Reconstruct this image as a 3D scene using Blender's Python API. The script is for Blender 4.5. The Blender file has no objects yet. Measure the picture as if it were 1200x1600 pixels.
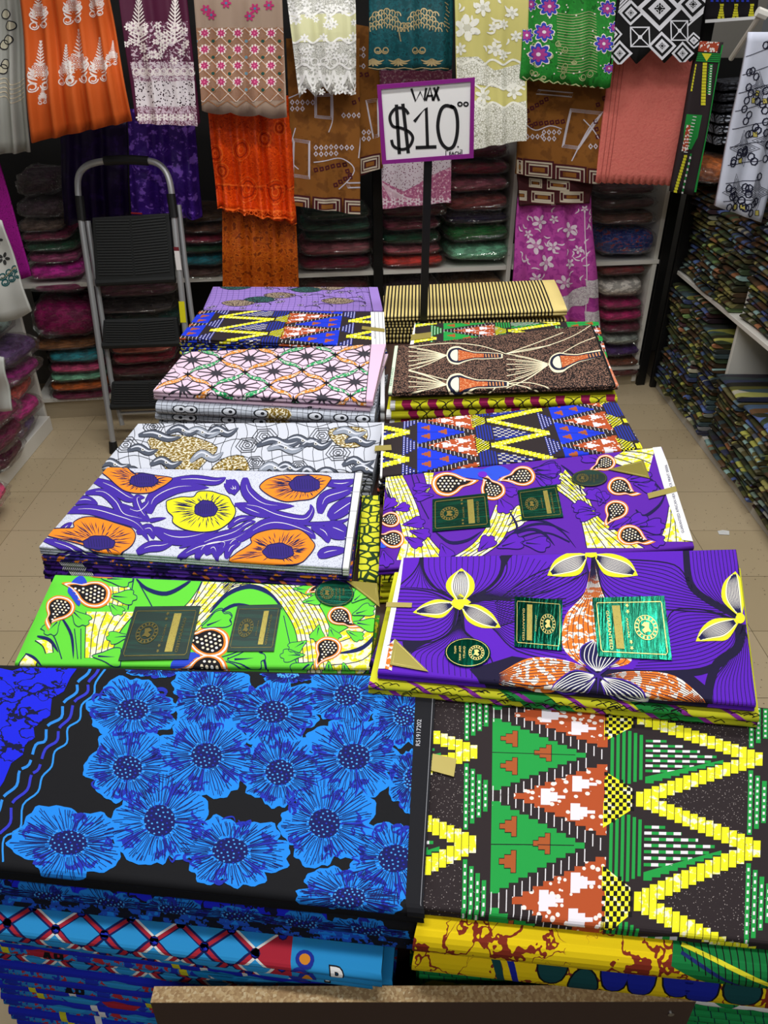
import bpy, math, random
import numpy as np
from mathutils import Vector
from mathutils.geometry import tessellate_polygon

# ------------------------------------------------------------------ camera, light, exposure
SC = bpy.context.scene
COL = SC.collection
CAM_H, CAM_TILT, FPX = 1.72, math.radians(32.3), 1200.0
cam_data = bpy.data.cameras.new('camera')
cam = bpy.data.objects.new('camera', cam_data)
COL.objects.link(cam)
cam.location = (0, 0, CAM_H)
cam.rotation_euler = (math.pi / 2 - CAM_TILT, 0, 0)
cam_data.sensor_fit = 'VERTICAL'
cam_data.sensor_height = 32.0
cam_data.lens = 32.0 * FPX / 1600.0
cam_data.clip_start = 0.02
SC.camera = cam
SC.view_settings.view_transform = 'Standard'
SC.view_settings.look = 'None'
SC.view_settings.gamma = 1.0
SC.view_settings.use_curve_mapping = False
SC.view_settings.exposure = 0.10
world = bpy.data.worlds.new('shop_ambient')
SC.world = world
world.use_nodes = True
world.node_tree.nodes['Background'].inputs[0].default_value = (0.93, 0.97, 1.0, 1)
world.node_tree.nodes['Background'].inputs[1].default_value = 0.07

def tube_or_fill_lamp(loc, power, sx, sy, rz=0.0):
    d = bpy.data.lights.new('ceiling_tube_or_fill', 'AREA')
    d.shape = 'RECTANGLE'; d.size = sx; d.size_y = sy; d.energy = power
    d.color = (1.0, 0.985, 0.955)
    o = bpy.data.objects.new('ceiling_tube_or_fill', d)
    o.location = loc; o.rotation_euler = (0, 0, rz)
    COL.objects.link(o)
tube_or_fill_lamp((-0.15, 0.75, 2.95), 25, 1.5, 0.16)
tube_or_fill_lamp((0.05, 2.05, 2.95), 33, 1.5, 0.16)
tube_or_fill_lamp((-0.75, 2.75, 2.95), 12, 1.2, 0.14)  # no tube known here; fill light added to brighten the hanging cloths
tube_or_fill_lamp((1.32, 3.05, 2.95), 14, 0.14, 1.2, math.radians(-35))
tube_or_fill_lamp((0.1, -0.9, 2.95), 17, 1.5, 0.16)

# ------------------------------------------------------------------ picture point -> place helpers
_c, _s = math.cos(CAM_TILT), math.sin(CAM_TILT)
def ray(px, py):
    yd = (py - 800) / FPX
    return Vector(((px - 600) / FPX, _c - yd * _s, -_s - yd * _c))
O = Vector((0, 0, CAM_H))
def at_z(px, py, z):
    r = ray(px, py); return O + r * ((z - CAM_H) / r.z)
def at_y(px, py, y):
    r = ray(px, py); return O + r * (y / r.y)
def at_x(px, py, x):
    r = ray(px, py); return O + r * (x / r.x)
def at_plane(px, py, p0, n):
    r = ray(px, py); return O + r * ((p0 - O).dot(n) / r.dot(n))
# the line of the back shelving (it stands a little askew to the table)
BA = Vector((-1.70, 3.62, 0)); BANG = math.atan2(.46, 3.16)
BE = Vector((math.cos(BANG), math.sin(BANG), 0)); BN = Vector((BE.y, -BE.x, 0))
def bk(px, py, off=0.0):
    return at_plane(px, py, BA + BN * off, BN)

# ------------------------------------------------------------------ materials
_mats = {}
def lin(c):
    if isinstance(c, str):
        c = [int(c[i:i + 2], 16) / 255 for i in (0, 2, 4)]
    return tuple(((x / 12.92) if x <= .04045 else ((x + .055) / 1.055) ** 2.4) for x in c[:3]) + (1.0,)

def _new(name):
    m = bpy.data.materials.new(name); m.use_nodes = True
    nt = m.node_tree
    return m, nt, nt.nodes['Principled BSDF']

def plain(c, rough=.85, spec=.25, metal=0.0, sheen=0.0, name='cloth'):
    k = ('p', c, rough, spec, metal, sheen)
    if k in _mats: return _mats[k]
    m, nt, b = _new(name)
    b.inputs['Base Color'].default_value = lin(c)
    b.inputs['Roughness'].default_value = rough
    b.inputs['Specular IOR Level'].default_value = spec
    b.inputs['Metallic'].default_value = metal
    if sheen: b.inputs['Sheen Weight'].default_value = sheen
    _mats[k] = m
    return m

def _tex(nt, kind, **kw):
    n = nt.nodes.new(kind)
    for a, v in kw.items():
        if a in n.inputs: n.inputs[a].default_value = v
        else: setattr(n, a, v)
    return n

def _coord(nt, use='UV', scale=(1, 1, 1), rot=0.0):
    t = nt.nodes.new('ShaderNodeTexCoord'); mp = nt.nodes.new('ShaderNodeMapping')
    mp.inputs['Scale'].default_value = scale
    mp.inputs['Rotation'].default_value = (0, 0, rot)
    nt.links.new(t.outputs[use], mp.inputs['Vector'])
    return mp.outputs['Vector']

def _ramp(nt, fac, stops, interp='CONSTANT'):
    r = nt.nodes.new('ShaderNodeValToRGB'); r.color_ramp.interpolation = interp
    el = r.color_ramp.elements
    while len(el) < len(stops): el.new(0.5)
    for e, (p, c) in zip(el, stops):
        e.position = p; e.color = lin(c)
    nt.links.new(fac, r.inputs['Fac'])
    return r.outputs['Color']

def textured(kind, c1, c2, scale, thr=.5, rough=.85, use='UV', spec=.25, c3=None, stretch=(1, 1, 1), rot=0., metal=0., soft=False, bump=0.):
    """procedural fill: dots / crackle / blotch / stripes / cells"""
    k = (kind, c1, c2, scale, thr, rough, use, spec, c3, stretch, rot, metal, soft, bump)
    if k in _mats: return _mats[k]
    m, nt, b = _new('cloth_' + kind)
    v = _coord(nt, use, stretch, rot)
    ip = 'EASE' if soft else 'CONSTANT'
    if kind == 'dots':
        t = _tex(nt, 'ShaderNodeTexVoronoi', Scale=scale); f = t.outputs['Distance']
        nt.links.new(v, t.inputs['Vector'])
        col = _ramp(nt, f, [(0, c2), (thr, c1)], ip)
    elif kind == 'cells':
        t = _tex(nt, 'ShaderNodeTexVoronoi', Scale=scale, feature='DISTANCE_TO_EDGE'); f = t.outputs['Distance']
        nt.links.new(v, t.inputs['Vector'])
        col = _ramp(nt, f, [(0, c2), (thr, c1)], ip)
    elif kind == 'crackle':
        w = _tex(nt, 'ShaderNodeTexNoise', Scale=scale * 1.3, Detail=3.0)
        nt.links.new(v, w.inputs['Vector'])
        mx = nt.nodes.new('ShaderNodeMixRGB'); mx.inputs[0].default_value = .05 if scale > 30 else .1
        nt.links.new(v, mx.inputs[1]); nt.links.new(w.outputs['Color'], mx.inputs[2])
        t = _tex(nt, 'ShaderNodeTexVoronoi', Scale=scale, feature='DISTANCE_TO_EDGE')
        nt.links.new(mx.outputs[0], t.inputs['Vector'])
        g = _tex(nt, 'ShaderNodeTexNoise', Scale=scale * .55)
        nt.links.new(v, g.inputs['Vector'])
        mm = nt.nodes.new('ShaderNodeMath'); mm.operation = 'MULTIPLY_ADD'
        nt.links.new(g.outputs['Fac'], mm.inputs[0]); mm.inputs[1].default_value = -.30; nt.links.new(t.outputs['Distance'], mm.inputs[2])
        ad = nt.nodes.new('ShaderNodeMath'); ad.operation = 'ADD'; ad.inputs[1].default_value = .15
        nt.links.new(mm.outputs[0], ad.inputs[0])
        col = _ramp(nt, ad.outputs[0], [(0, c2), (thr, c1)], ip)
    elif kind == 'blotch':
        t = _tex(nt, 'ShaderNodeTexNoise', Scale=scale, Detail=3.0, Roughness=.6); f = t.outputs['Fac']
        nt.links.new(v, t.inputs['Vector'])
        st = [(0, c1), (thr, c2)]
        if c3: st.append((min(.98, thr + .09), c3))
        col = _ramp(nt, f, st, ip)
    elif kind == 'stripes':
        t = _tex(nt, 'ShaderNodeTexWave', Scale=scale, Distortion=0.0); f = t.outputs['Fac']
        nt.links.new(v, t.inputs['Vector'])
        col = _ramp(nt, f, [(0, c1), (thr, c2)], ip)
    elif kind == 'wood':
        t = _tex(nt, 'ShaderNodeTexVoronoi', Scale=scale); f = t.outputs['Color']
        nt.links.new(v, t.inputs['Vector'])
        col = _ramp(nt, f, [(0, c1), (.35, c2), (.7, c3 or c1)], 'LINEAR')
    nt.links.new(col, b.inputs['Base Color'])
    if bump:
        bp = nt.nodes.new('ShaderNodeBump'); bp.inputs['Strength'].default_value = bump; bp.inputs['Distance'].default_value = .004
        nz = _tex(nt, 'ShaderNodeTexNoise', Scale=scale * 1.7, Detail=4.0)
        nt.links.new(v, nz.inputs['Vector']); nt.links.new(nz.outputs['Fac'], bp.inputs['Height'])
        nt.links.new(bp.outputs['Normal'], b.inputs['Normal'])
    b.inputs['Roughness'].default_value = rough
    b.inputs['Specular IOR Level'].default_value = spec
    b.inputs['Metallic'].default_value = metal
    _mats[k] = m
    return m

def tulle(c, alpha, rough=.7, name='tulle'):
    """thin see-through net: part of the rays pass between the threads"""
    k = ('t', c, alpha, rough)
    if k in _mats: return _mats[k]
    m, nt, b = _new(name)
    b.inputs['Base Color'].default_value = lin(c); b.inputs['Roughness'].default_value = rough
    b.inputs['Specular IOR Level'].default_value = .3
    b.inputs['Alpha'].default_value = alpha
    _mats[k] = m
    return m

# ------------------------------------------------------------------ meshes and objects
def tag(o, label=None, cat=None, group=None, kind=None):
    if label: o['label'] = label
    if cat: o['category'] = cat
    if group: o['group'] = group
    if kind: o['kind'] = kind
    return o

def mesh_obj(name, verts, faces, mats, parent=None, mi=None, uvs=None, origin=None, smooth=False):
    """one mesh object; verts are world points, moved to local about origin"""
    me = bpy.data.meshes.new(name)
    og = Vector(origin) if origin is not None else (parent['_o'] if parent is not None and '_o' in parent else None)
    og = Vector(og) if og is not None else Vector((0, 0, 0))
    me.from_pydata([(v[0] - og[0], v[1] - og[1], v[2] - og[2]) for v in verts], [], faces)
    if not isinstance(mats, (list, tuple)): mats = [mats]
    for m in mats: me.materials.append(m)
    if mi is not None: me.polygons.foreach_set('material_index', mi)
    if uvs is not None:
        ul = me.uv_layers.new(name='uv')
        flat = np.array([uvs[l.vertex_index] for l in me.loops], dtype=np.float32).ravel() if len(uvs) == len(verts) else np.array(uvs, dtype=np.float32).ravel()
        ul.data.foreach_set('uv', flat)
    if smooth: me.polygons.foreach_set('use_smooth', [True] * len(me.polygons))
    me.update()
    o = bpy.data.objects.new(name, me); COL.objects.link(o)
    if parent is not None: o.parent = parent
    else: o.location = og
    _org[o.name] = og
    return o
_org = {}
def part(name, verts, faces, mats, parent, **kw):
    return mesh_obj(name, verts, faces, mats, parent, origin=_org[parent.name] , **kw) if parent.name in _org else mesh_obj(name, verts, faces, mats, parent, **kw)
def empty(name, loc, label, cat, group=None):
    o = bpy.data.objects.new(name, None); COL.objects.link(o); o.location = loc
    o.empty_display_size = .05
    _org[o.name] = Vector(loc)
    return tag(o, label, cat, group)

def box_vf(x0, x1, y0, y1, z0, z1):
    v = [(x, y, z) for z in (z0, z1) for y in (y0, y1) for x in (x0, x1)]
    f = [(0, 2, 3, 1), (4, 5, 7, 6), (0, 1, 5, 4), (2, 6, 7, 3), (0, 4, 6, 2), (1, 3, 7, 5)]
    return v, f
def obox(p, ax, ay, az):
    """box from a corner and three edge vectors"""
    p = Vector(p)
    v = [p + ax * i + ay * j + az * k for k in (0, 1) for j in (0, 1) for i in (0, 1)]
    return v, [(0, 2, 3, 1), (4, 5, 7, 6), (0, 1, 5, 4), (2, 6, 7, 3), (0, 4, 6, 2), (1, 3, 7, 5)]
def bevel(o, w=.003, seg=2):
    m = o.modifiers.new('bevel', 'BEVEL'); m.width = w; m.segments = seg; m.limit_method = 'ANGLE'
    return o
def tube_vf(pts, r, n=10, caps=True):
    pts = [Vector(p) for p in pts]; V = []; F = []
    rs = r if isinstance(r, (list, tuple)) else [r] * len(pts)
    up = Vector((.3, 1, .2)).normalized()
    for i, p in enumerate(pts):
        d = (pts[min(i + 1, len(pts) - 1)] - pts[max(i - 1, 0)]).normalized()
        a = d.cross(up).normalized(); b = d.cross(a).normalized()
        for k in range(n):
            t = 2 * math.pi * k / n
            V.append(p + a * (rs[i] * math.cos(t)) + b * (rs[i] * math.sin(t)))
    for i in range(len(pts) - 1):
        for k in range(n):
            F.append((i * n + k, i * n + (k + 1) % n, (i + 1) * n + (k + 1) % n, (i + 1) * n + k))
    if caps:
        F.append(tuple(range(n))[::-1]); F.append(tuple(range((len(pts) - 1) * n, len(pts) * n)))
    return V, F
def join(*vfs):
    V = []; F = []
    for v, f in vfs:
        o = len(V); V += list(v); F += [tuple(i + o for i in q) for q in f]
    return V, F

def sm(pts, n=5, closed=False):
    """Catmull-Rom through the points"""
    P = [tuple(p) for p in pts]; m = len(P); out = []
    if m < 3: return P
    rng = range(m) if closed else range(m - 1)
    for i in rng:
        p0 = P[(i - 1) % m] if closed else P[max(i - 1, 0)]
        p1, p2 = P[i], P[(i + 1) % m]
        p3 = P[(i + 2) % m] if closed else P[min(i + 2, m - 1)]
        for k in range(n):
            t = k / n
            out.append(tuple(.5 * (2 * b + (c - a) * t + (2 * a - 5 * b + 4 * c - d) * t * t + (3 * b - a - 3 * c + d) * t ** 3)
                             for a, b, c, d in zip(p0, p1, p2, p3)))
    if not closed: out.append(P[-1])
    return out

# ------------------------------------------------------------------ cloth surfaces
class Surf:
    """cloth face: bilinear patch BL, BR, FR, FL (v = 1 back/top, v = 0 front/bottom) with ripples; v < 0 runs round the front folds"""
    def __init__(s, BL, BR, FR, FL, normal=None, disp=None, grid=(12, 8), thick=0.0, layers=1, out=None):
        s.BL, s.BR, s.FR, s.FL = [Vector(p) for p in (BL, BR, FR, FL)]
        s.W = ((s.BR - s.BL).length + (s.FR - s.FL).length) / 2
        s.D = ((s.BL - s.FL).length + (s.BR - s.FR).length) / 2
        n = (s.FR - s.FL).cross(s.BL - s.FL)
        s.n = normal or n.normalized()
        s.c0 = (s.BL + s.BR + s.FR + s.FL) / 4
        s.disp = disp or (lambda u, v: 0.0)
        s.nu, s.nv = grid
        s.thick, s.layers = thick, layers
        s.out = out or ((s.FL - s.BL) + (s.FR - s.BR)).normalized()
        # front profile polyline (outward, downward)
        s.prof = [(0.0, 0.0)]
        if thick:
            h = thick / layers
            for L in range(layers):
                ns = 12 if h > .028 else 6
                for k in range(1, ns + 1):
                    a = math.pi * k / ns
                    s.prof.append((h * .62 * math.sin(a), h * L + h * .5 * (1 - math.cos(a))))
        s.plen = [0.0]
        for a, b in zip(s.prof, s.prof[1:]): s.plen.append(s.plen[-1] + math.hypot(b[0] - a[0], b[1] - a[1]))
        s.vmin = -s.plen[-1] / s.D if thick else 0.0
        s.e1 = (s.FR - s.FL).normalized(); s.e2 = s.n.cross(s.e1).normalized()
        s._q = [((p - s.c0).dot(s.e1), (p - s.c0).dot(s.e2)) for p in (s.FL, s.FR, s.BL, s.BR)]
    def base(s, u, v):
        return s.FL * ((1 - u) * (1 - v)) + s.FR * (u * (1 - v)) + s.BL * ((1 - u) * v) + s.BR * (u * v)
    def p(s, u, v, off=0.0):
        if v >= 0 or not s.thick:
            return s.base(u, v) + s.n * (s.disp(u, v) + off)
        l = min(-v * s.D, s.plen[-1] - 1e-6)
        i = 0
        while i < len(s.plen) - 2 and s.plen[i + 1] < l: i += 1
        t = (l - s.plen[i]) / max(1e-9, s.plen[i + 1] - s.plen[i])
        a, b = s.prof[i], s.prof[i + 1]
        o_, d_ = a[0] + (b[0] - a[0]) * t, a[1] + (b[1] - a[1]) * t
        nx, nd = (b[1] - a[1]), -(b[0] - a[0])
        L = math.hypot(nx, nd) or 1
        q = s.base(u, 0) + s.n * s.disp(u, 0)
        q = q + s.out * (o_ + nx / L * off) - Vector((0, 0, 1)) * (d_ + nd / L * off)
        return q
    def uv(s, pts):
        """picture points -> (u, v) on this face"""
        out = []
        (ax, ay), (bx, by), (cx, cy), (dx, dy) = s._q
        for px, py in pts:
            P = at_plane(px, py, s.c0, s.n) - s.c0
            x, y = P.dot(s.e1), P.dot(s.e2)
            u = v = .5
            for _ in range(6):
                fx = ax * (1 - u) * (1 - v) + bx * u * (1 - v) + cx * (1 - u) * v + dx * u * v - x
                fy = ay * (1 - u) * (1 - v) + by * u * (1 - v) + cy * (1 - u) * v + dy * u * v - y
                ux = (bx - ax) * (1 - v) + (dx - cx) * v; uy = (by - ay) * (1 - v) + (dy - cy) * v
                vx = (cx - ax) * (1 - u) + (dx - bx) * u; vy = (cy - ay) * (1 - u) + (dy - by) * u
                det = ux * vy - uy * vx
                if abs(det) < 1e-12: break
                u -= (fx * vy - fy * vx) / det; v -= (ux * fy - uy * fx) / det
            out.append((u, v))
        return out

def clip_half(poly, ax, val, keep_less):
    out = []
    n = len(poly)
    for i in range(n):
        a, b = poly[i], poly[(i + 1) % n]
        ia = (a[ax] <= val) if keep_less else (a[ax] >= val)
        ib = (b[ax] <= val) if keep_less else (b[ax] >= val)
        if ia: out.append(a)
        if ia != ib:
            t = (val - a[ax]) / (b[ax] - a[ax])
            q = [a[0] + (b[0] - a[0]) * t, a[1] + (b[1] - a[1]) * t]; q[ax] = val
            out.append(tuple(q))
    return out

class Print:
    """flat printed / embroidered shapes laid on a Surf; one mesh, many colours"""
    def __init__(s, surf, mode='px', base=.0004, step=.00016):
        s.S = surf; s.mode = mode; s.items = []; s.tf = None; s.b, s.st = base, step
        s.rect = (0, 1, surf.vmin, 1)
    def _map(s, pts):
        if s.tf: pts = [s.tf(x, y) for x, y in pts]
        if s.mode == 'px': return s.S.uv(pts)
        if s.mode == 'm': return [(x / s.S.W, y / s.S.D) for x, y in pts]
        return list(pts)
    def poly(s, pts, mat, z=0):
        q = s._map(pts)
        if len(q) == 3: s.items.append((q, mat, z)); return
        for t in tessellate_polygon([[Vector((a, b, 0)) for a, b in q]]):
            s.items.append(([q[i] for i in t], mat, z))
    def quads(s, A, B, mat, z=0):
        """strip between two polylines"""
        A = s._map(A); B = s._map(B)
        for i in range(len(A) - 1):
            s.items.append(([A[i], A[i + 1], B[i + 1], B[i]], mat, z))
    def line(s, pts, w, mat, z=0, taper=None, closed=False):
        P = list(pts) + ([pts[0]] if closed else [])
        n = len(P)
        if n < 2: return
        L = []; R = []
        for i, (x, y) in enumerate(P):
            if closed: a, b = P[(i - 1) % (n - 1)], P[(i + 1) % (n - 1)]
            else: a, b = P[max(i - 1, 0)], P[min(i + 1, n - 1)]
            dx, dy = b[0] - a[0], b[1] - a[1]; l = math.hypot(dx, dy) or 1
            t = i / (n - 1)
            k = w / 2
            if taper == 'leaf': k *= max(.04, math.sin(math.pi * min(1, t * .92 + .08)) ** .8)
            elif taper == 'end': k *= max(.05, 1 - t)
            elif taper == 'start': k *= max(.05, t)
            L.append((x - dy / l * k, y + dx / l * k)); R.append((x + dy / l * k, y - dx / l * k))
        s.quads(L, R, mat, z)
    def ell(s, c, rx, ry, mat, z=0, rot=0., n=16):
        ca, sa = math.cos(rot), math.sin(rot)
        s.poly([(c[0] + rx * math.cos(t) * ca - ry * math.sin(t) * sa, c[1] + rx * math.cos(t) * sa + ry * math.sin(t) * ca)
                for t in (2 * math.pi * k / n for k in range(n))], mat, z)
    def ring(s, c, rx, ry, w, mat, z=0, rot=0., n=20):
        ca, sa = math.cos(rot), math.sin(rot)
        s.line([(c[0] + rx * math.cos(t) * ca - ry * math.sin(t) * sa, c[1] + rx * math.cos(t) * sa + ry * math.sin(t) * ca)
                for t in (2 * math.pi * k / n for k in range(n))], w, mat, z, closed=True)
    def rectp(s, x0, y0, x1, y1, mat, z=0):
        s.poly([(x0, y0), (x1, y0), (x1, y1), (x0, y1)], mat, z)
    def between(s, A, B, n, w, mat, z=0, ends=False, k=5):
        """n smooth lines blended between two guide lines"""
        A = sm(A, k); B = sm(B, k)
        for i in range(n):
            t = i / (n - 1) if ends else (i + 1) / (n + 1)
            s.line([(a[0] + (b[0] - a[0]) * t, a[1] + (b[1] - a[1]) * t) for a, b in zip(A, B)], w, mat, z)
    def text(s, string, o, dx, dy, mat, z=0, bold=0.0):
        """lettering: o = start of baseline, dx / dy = picture vectors of one em along and up"""
        for tri in glyphs(string, bold):
            s.items.append((s._map([(o[0] + x * dx[0] + y * dy[0], o[1] + x * dx[1] + y * dy[1]) for x, y in tri]), mat, z))
    def build(s, parent, name='print', grid=None):
        S = s.S; nu, nv = grid or (S.nu, S.nv)
        V = []; F = []; M = []; UV = []; mats = []; mid = {}
        r = s.rect
        vb = [k / nv for k in range(nv + 1)]
        if S.thick: vb = [-l / S.D for l in S.plen[::-1][:-1]] + vb
        ub = [k / nu for k in range(nu + 1)]
        for q, mat, z in s.items:
            if not (min(a for a, _ in q) < r[1] and max(a for a, _ in q) > r[0] and min(b for _, b in q) < r[3] and max(b for _, b in q) > r[2]): continue
            polys = [q]
            for ax, lo, hi in ((0, r[0], r[1]), (1, r[2], r[3])):
                q2 = polys[0]
                if min(p[ax] for p in q2) < lo: q2 = clip_half(q2, ax, lo, False)
                if len(q2) > 2 and max(p[ax] for p in q2) > hi: q2 = clip_half(q2, ax, hi, True)
                polys = [q2]
                if len(q2) < 3: break
            if len(polys[0]) < 3: continue
            for ax, bs in ((0, ub), (1, vb)):
                nxt = []
                for g in polys:
                    lo, hi = min(p[ax] for p in g), max(p[ax] for p in g)
                    cuts = [b for b in bs if lo + 1e-7 < b < hi - 1e-7]
                    for b in cuts:
                        a1 = clip_half(g, ax, b, True); g = clip_half(g, ax, b, False)
                        if len(a1) > 2: nxt.append(a1)
                        if len(g) < 3: break
                    if len(g) > 2: nxt.append(g)
                polys = nxt
            if mat.name not in mid: mid[mat.name] = len(mats); mats.append(mat)
            off = s.b + s.st * z
            for g in polys:
                o = len(V)
                if len(g) > 2:
                    ar = sum(g[i][0] * g[(i + 1) % len(g)][1] - g[(i + 1) % len(g)][0] * g[i][1] for i in range(len(g)))
                    if ar < 0: g = g[::-1]
                for u, v in g:
                    V.append(S.p(u, v, off)); UV.append((u * S.W, v * S.D))
                F.append(tuple(range(o, o + len(g)))); M.append(mid[mat.name])
        if not F: return None
        o = part(name, V, F, mats, parent, mi=M, uvs=UV); o['kind'] = 'stuff'
        return o

_gl = {}
def glyphs(string, bold=0.0):
    k = (string, bold)
    if k in _gl: return _gl[k]
    cu = bpy.data.curves.new('lettering', 'FONT'); cu.body = string; cu.size = 1.0; cu.resolution_u = 3; cu.offset = bold
    ob = bpy.data.objects.new('lettering', cu); COL.objects.link(ob)
    dg = bpy.context.evaluated_depsgraph_get(); dg.update()
    me = ob.evaluated_get(dg).to_mesh(); me.calc_loop_triangles()
    out = [[(me.vertices[i].co.x, me.vertices[i].co.y) for i in t.vertices] for t in me.loop_triangles]
    ob.evaluated_get(dg).to_mesh_clear()
    bpy.data.objects.remove(ob); bpy.data.curves.remove(cu)
    _gl[k] = out
    return out

def crop(x0, y0, s):
    return lambda x, y: (x0 + x / s, y0 + y / s)
# ------------------------------------------------------------------ the room
M_TILE = textured('dots', 'b3a283', '5e5242', 46., .11, rough=.42, use='Object', spec=.4)
M_GROUT = plain('6f6454', .9)
M_WALL = plain('8d8a84', .9)
M_BLACK = plain('0b0b0c', .45, .4)
M_WHITE = plain('d9d7d0', .5, .4)
M_GREYP = plain('b9b6ae', .6)
M_KICK = plain('a89a80', .7)

v, f = box_vf(-2.35, 2.2, -1.2, 4.75, -.12, -.004)
floor = tag(mesh_obj('floor', v, f, M_GROUT), kind='structure')
T = .3048
tv, tf_ = box_vf(-T / 2 + .0011, T / 2 - .0011, -T / 2 + .0011, T / 2 - .0011, -.004, 0)
tile_me = None
random.seed(4)
M_TILES = [M_TILE, textured('dots', 'ae9d7e', '63563f', 43., .11, rough=.42, use='Object', spec=.4), textured('dots', 'b7a688', '5a4e3d', 48., .10, rough=.4, use='Object', spec=.4)]
for i in range(-3, 9):
    for j in range(-9, 4):
        cx, cy = -1.2 + T * (i + .5), 3.19 + T * (j + .5)
        if abs(cx) < .40 and cy < 2.75: continue
        if cx > 1.65 or cy > 4.3: continue
        if tile_me is None:
            o = mesh_obj('tile', tv, tf_, M_TILES[0], floor); tile_me = o.data
        else:
            o = bpy.data.objects.new('tile', tile_me); COL.objects.link(o); o.parent = floor
        o.location = (cx, cy, 0)
        o.rotation_euler.z = random.choice((0, math.pi / 2))
        o.material_slots[0].link = 'OBJECT'; o.material_slots[0].material = random.choice(M_TILES)

def structure(name, vf, m): return tag(mesh_obj(name, vf[0], vf[1], m), kind='structure')
w0 = BA - BN * .50 - BE * .75
structure('wall_back', obox(w0, BE * 4.5, -BN * .08, Vector((0, 0, 3.1))), M_WALL)
structure('wall_left', box_vf(-2.33, -2.25, -1.2, 4.0, 0, 3.1), M_WALL)
structure('wall_right', box_vf(2.02, 2.10, -1.2, 4.7, 0, 3.1), M_WALL)
structure('ceiling', box_vf(-2.33, 2.1, -1.2, 4.8, 3.1, 3.18), plain('cfcdc8', .9))

# back shelving
bs = empty('shelving_unit', BA, 'long black-posted shelving with white boards along the back, full of bagged lace', 'shelving')
def bp(s, off, z): return BA + BE * s + BN * off + Vector((0, 0, z))
def bbox(name, s0, s1, o0, o1, z0, z1, m, par=bs):
    v, f = obox(bp(s0, o0, z0), BE * (s1 - s0), BN * (o1 - o0), Vector((0, 0, z1 - z0)))
    return part(name, v, f, m, par)
for s in (-.12, 1.665, 3.165):
    bbox('upright', s, s + .045, -.03, .012, 0, 2.4, M_BLACK)
for z in (.095, .675):
    for s0, s1 in ((-.07, .64), (.645, 1.665), (1.715, 2.345), (2.375, 3.165)):
        bbox('shelf_board', s0, s1, -.45, 0, z, z + .02, M_WHITE)
for s in (2.348, 3.135):
    bbox('divider_panel', s, s + .022, -.45, -.004, .02, 1.27, M_WHITE)
bbox('back_panel', -.1, 3.2, -.47, -.455, 0, 2.4, plain('1c1b1b', .8))
bbox('kick_board', -.1, 3.19, -.03, -.012, 0, .09, M_KICK)

# left wall shelving
ls = empty('shelving_unit', (-1.75, 3.1, 0), 'white low-based shelving by the left wall, stuffed with shiny plastic bags', 'shelving')
def pbox(name, par, m, *b, bev=.002):
    v, f = box_vf(*b); return bevel(part(name, v, f, m, par), bev, 1)
pbox('base_board', ls, M_WHITE, -2.2, -1.67, 2.0, 3.50, 0, .075)
pbox('end_panel', ls, M_WHITE, -2.2, -1.70, 3.52, 3.54, .0, .82)
pbox('shelf_board', ls, M_WHITE, -2.2, -1.74, 2.0, 3.515, .80, .82)
pbox('back_panel', ls, M_GREYP, -2.22, -2.205, 2.0, 3.53, 0, .82)

# right wall shelving
rs = empty('shelving_unit', (1.75, 3.1, 0), 'white shelving on the right wall crammed with stacks of folded wax cloth', 'shelving')
pbox('base_board', rs, M_GREYP, 1.53, 1.98, 1.6, 4.03, 0, .055)
pbox('shelf_board', rs, M_WHITE, 1.52, 1.98, 1.6, 4.03, .632, .652)
pbox('shelf_board', rs, M_WHITE, 1.56, 1.98, 1.6, 4.03, 1.28, 1.30)
for y in (2.36, 3.28):
    pbox('divider_panel', rs, M_WHITE, 1.555, 1.98, y, y + .02, .056, .631)
    pbox('divider_panel', rs, M_WHITE, 1.565, 1.98, y, y + .02, .653, 1.279)
pbox('end_panel', rs, M_BLACK, 1.50, 1.98, 4.035, 4.06, 0, 1.6)
pbox('back_panel', rs, plain('25231f', .8), 1.982, 2.0, 1.6, 4.03, 0, 1.9)

# ------------------------------------------------------------------ display table
tb = empty('display_table', (0, 1.7, 0), 'long low display table of brown chipboard carrying the folded wax cloths', 'table')
M_BROWN = plain('4a3630', .35, .45)
M_CHIP = textured('wood', 'd8c6a2', 'c3a67a', 330., c3='a58660', use='Object', rough=.8)
pbox('table_top', tb, M_BROWN, -.56, .56, .955, 3.02, .735, .760)
pbox('front_tray', tb, M_BROWN, -.56, .56, .505, .93, .33, .36)
pbox('riser_panel', tb, M_BROWN, -.56, .56, .932, .953, .0, .755)
for x in (-.54, .50):
    for y, h in ((.53, .33), (1.7, .735), (2.95, .735)):
        pbox('leg', tb, M_BROWN, x, x + .04, y, y + .04, 0, h)
ZB = .728
e0, e1 = at_z(241, 1541, ZB), at_z(1080, 1539, ZB)
e0.z = e1.z = 0
ed = e1 - e0; en = Vector((ed.y, -ed.x, 0)).normalized() * .0185
v, f = obox(e0 + en, ed, -en, Vector((0, 0, ZB - .0015)))
eb = part('end_board', v, f, M_BROWN, tb)
v, f = obox(e0 + en + Vector((0, 0, ZB - .0014)), ed, -en, Vector((0, 0, .0014)))
ebe = part('raw_edge', v, f, M_CHIP, eb); ebe['label'] = 'raw speckled chipboard edge'
v, f = tube_vf([e0 + ed * .962 + en * 1.0 + Vector((0, 0, ZB - .03)), e0 + ed * .962 + en * 1.08 + Vector((0, 0, ZB - .03))], .004)
part('screw', v, f, plain('c9c9c9', .3, .5, 1.0), eb)

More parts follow.
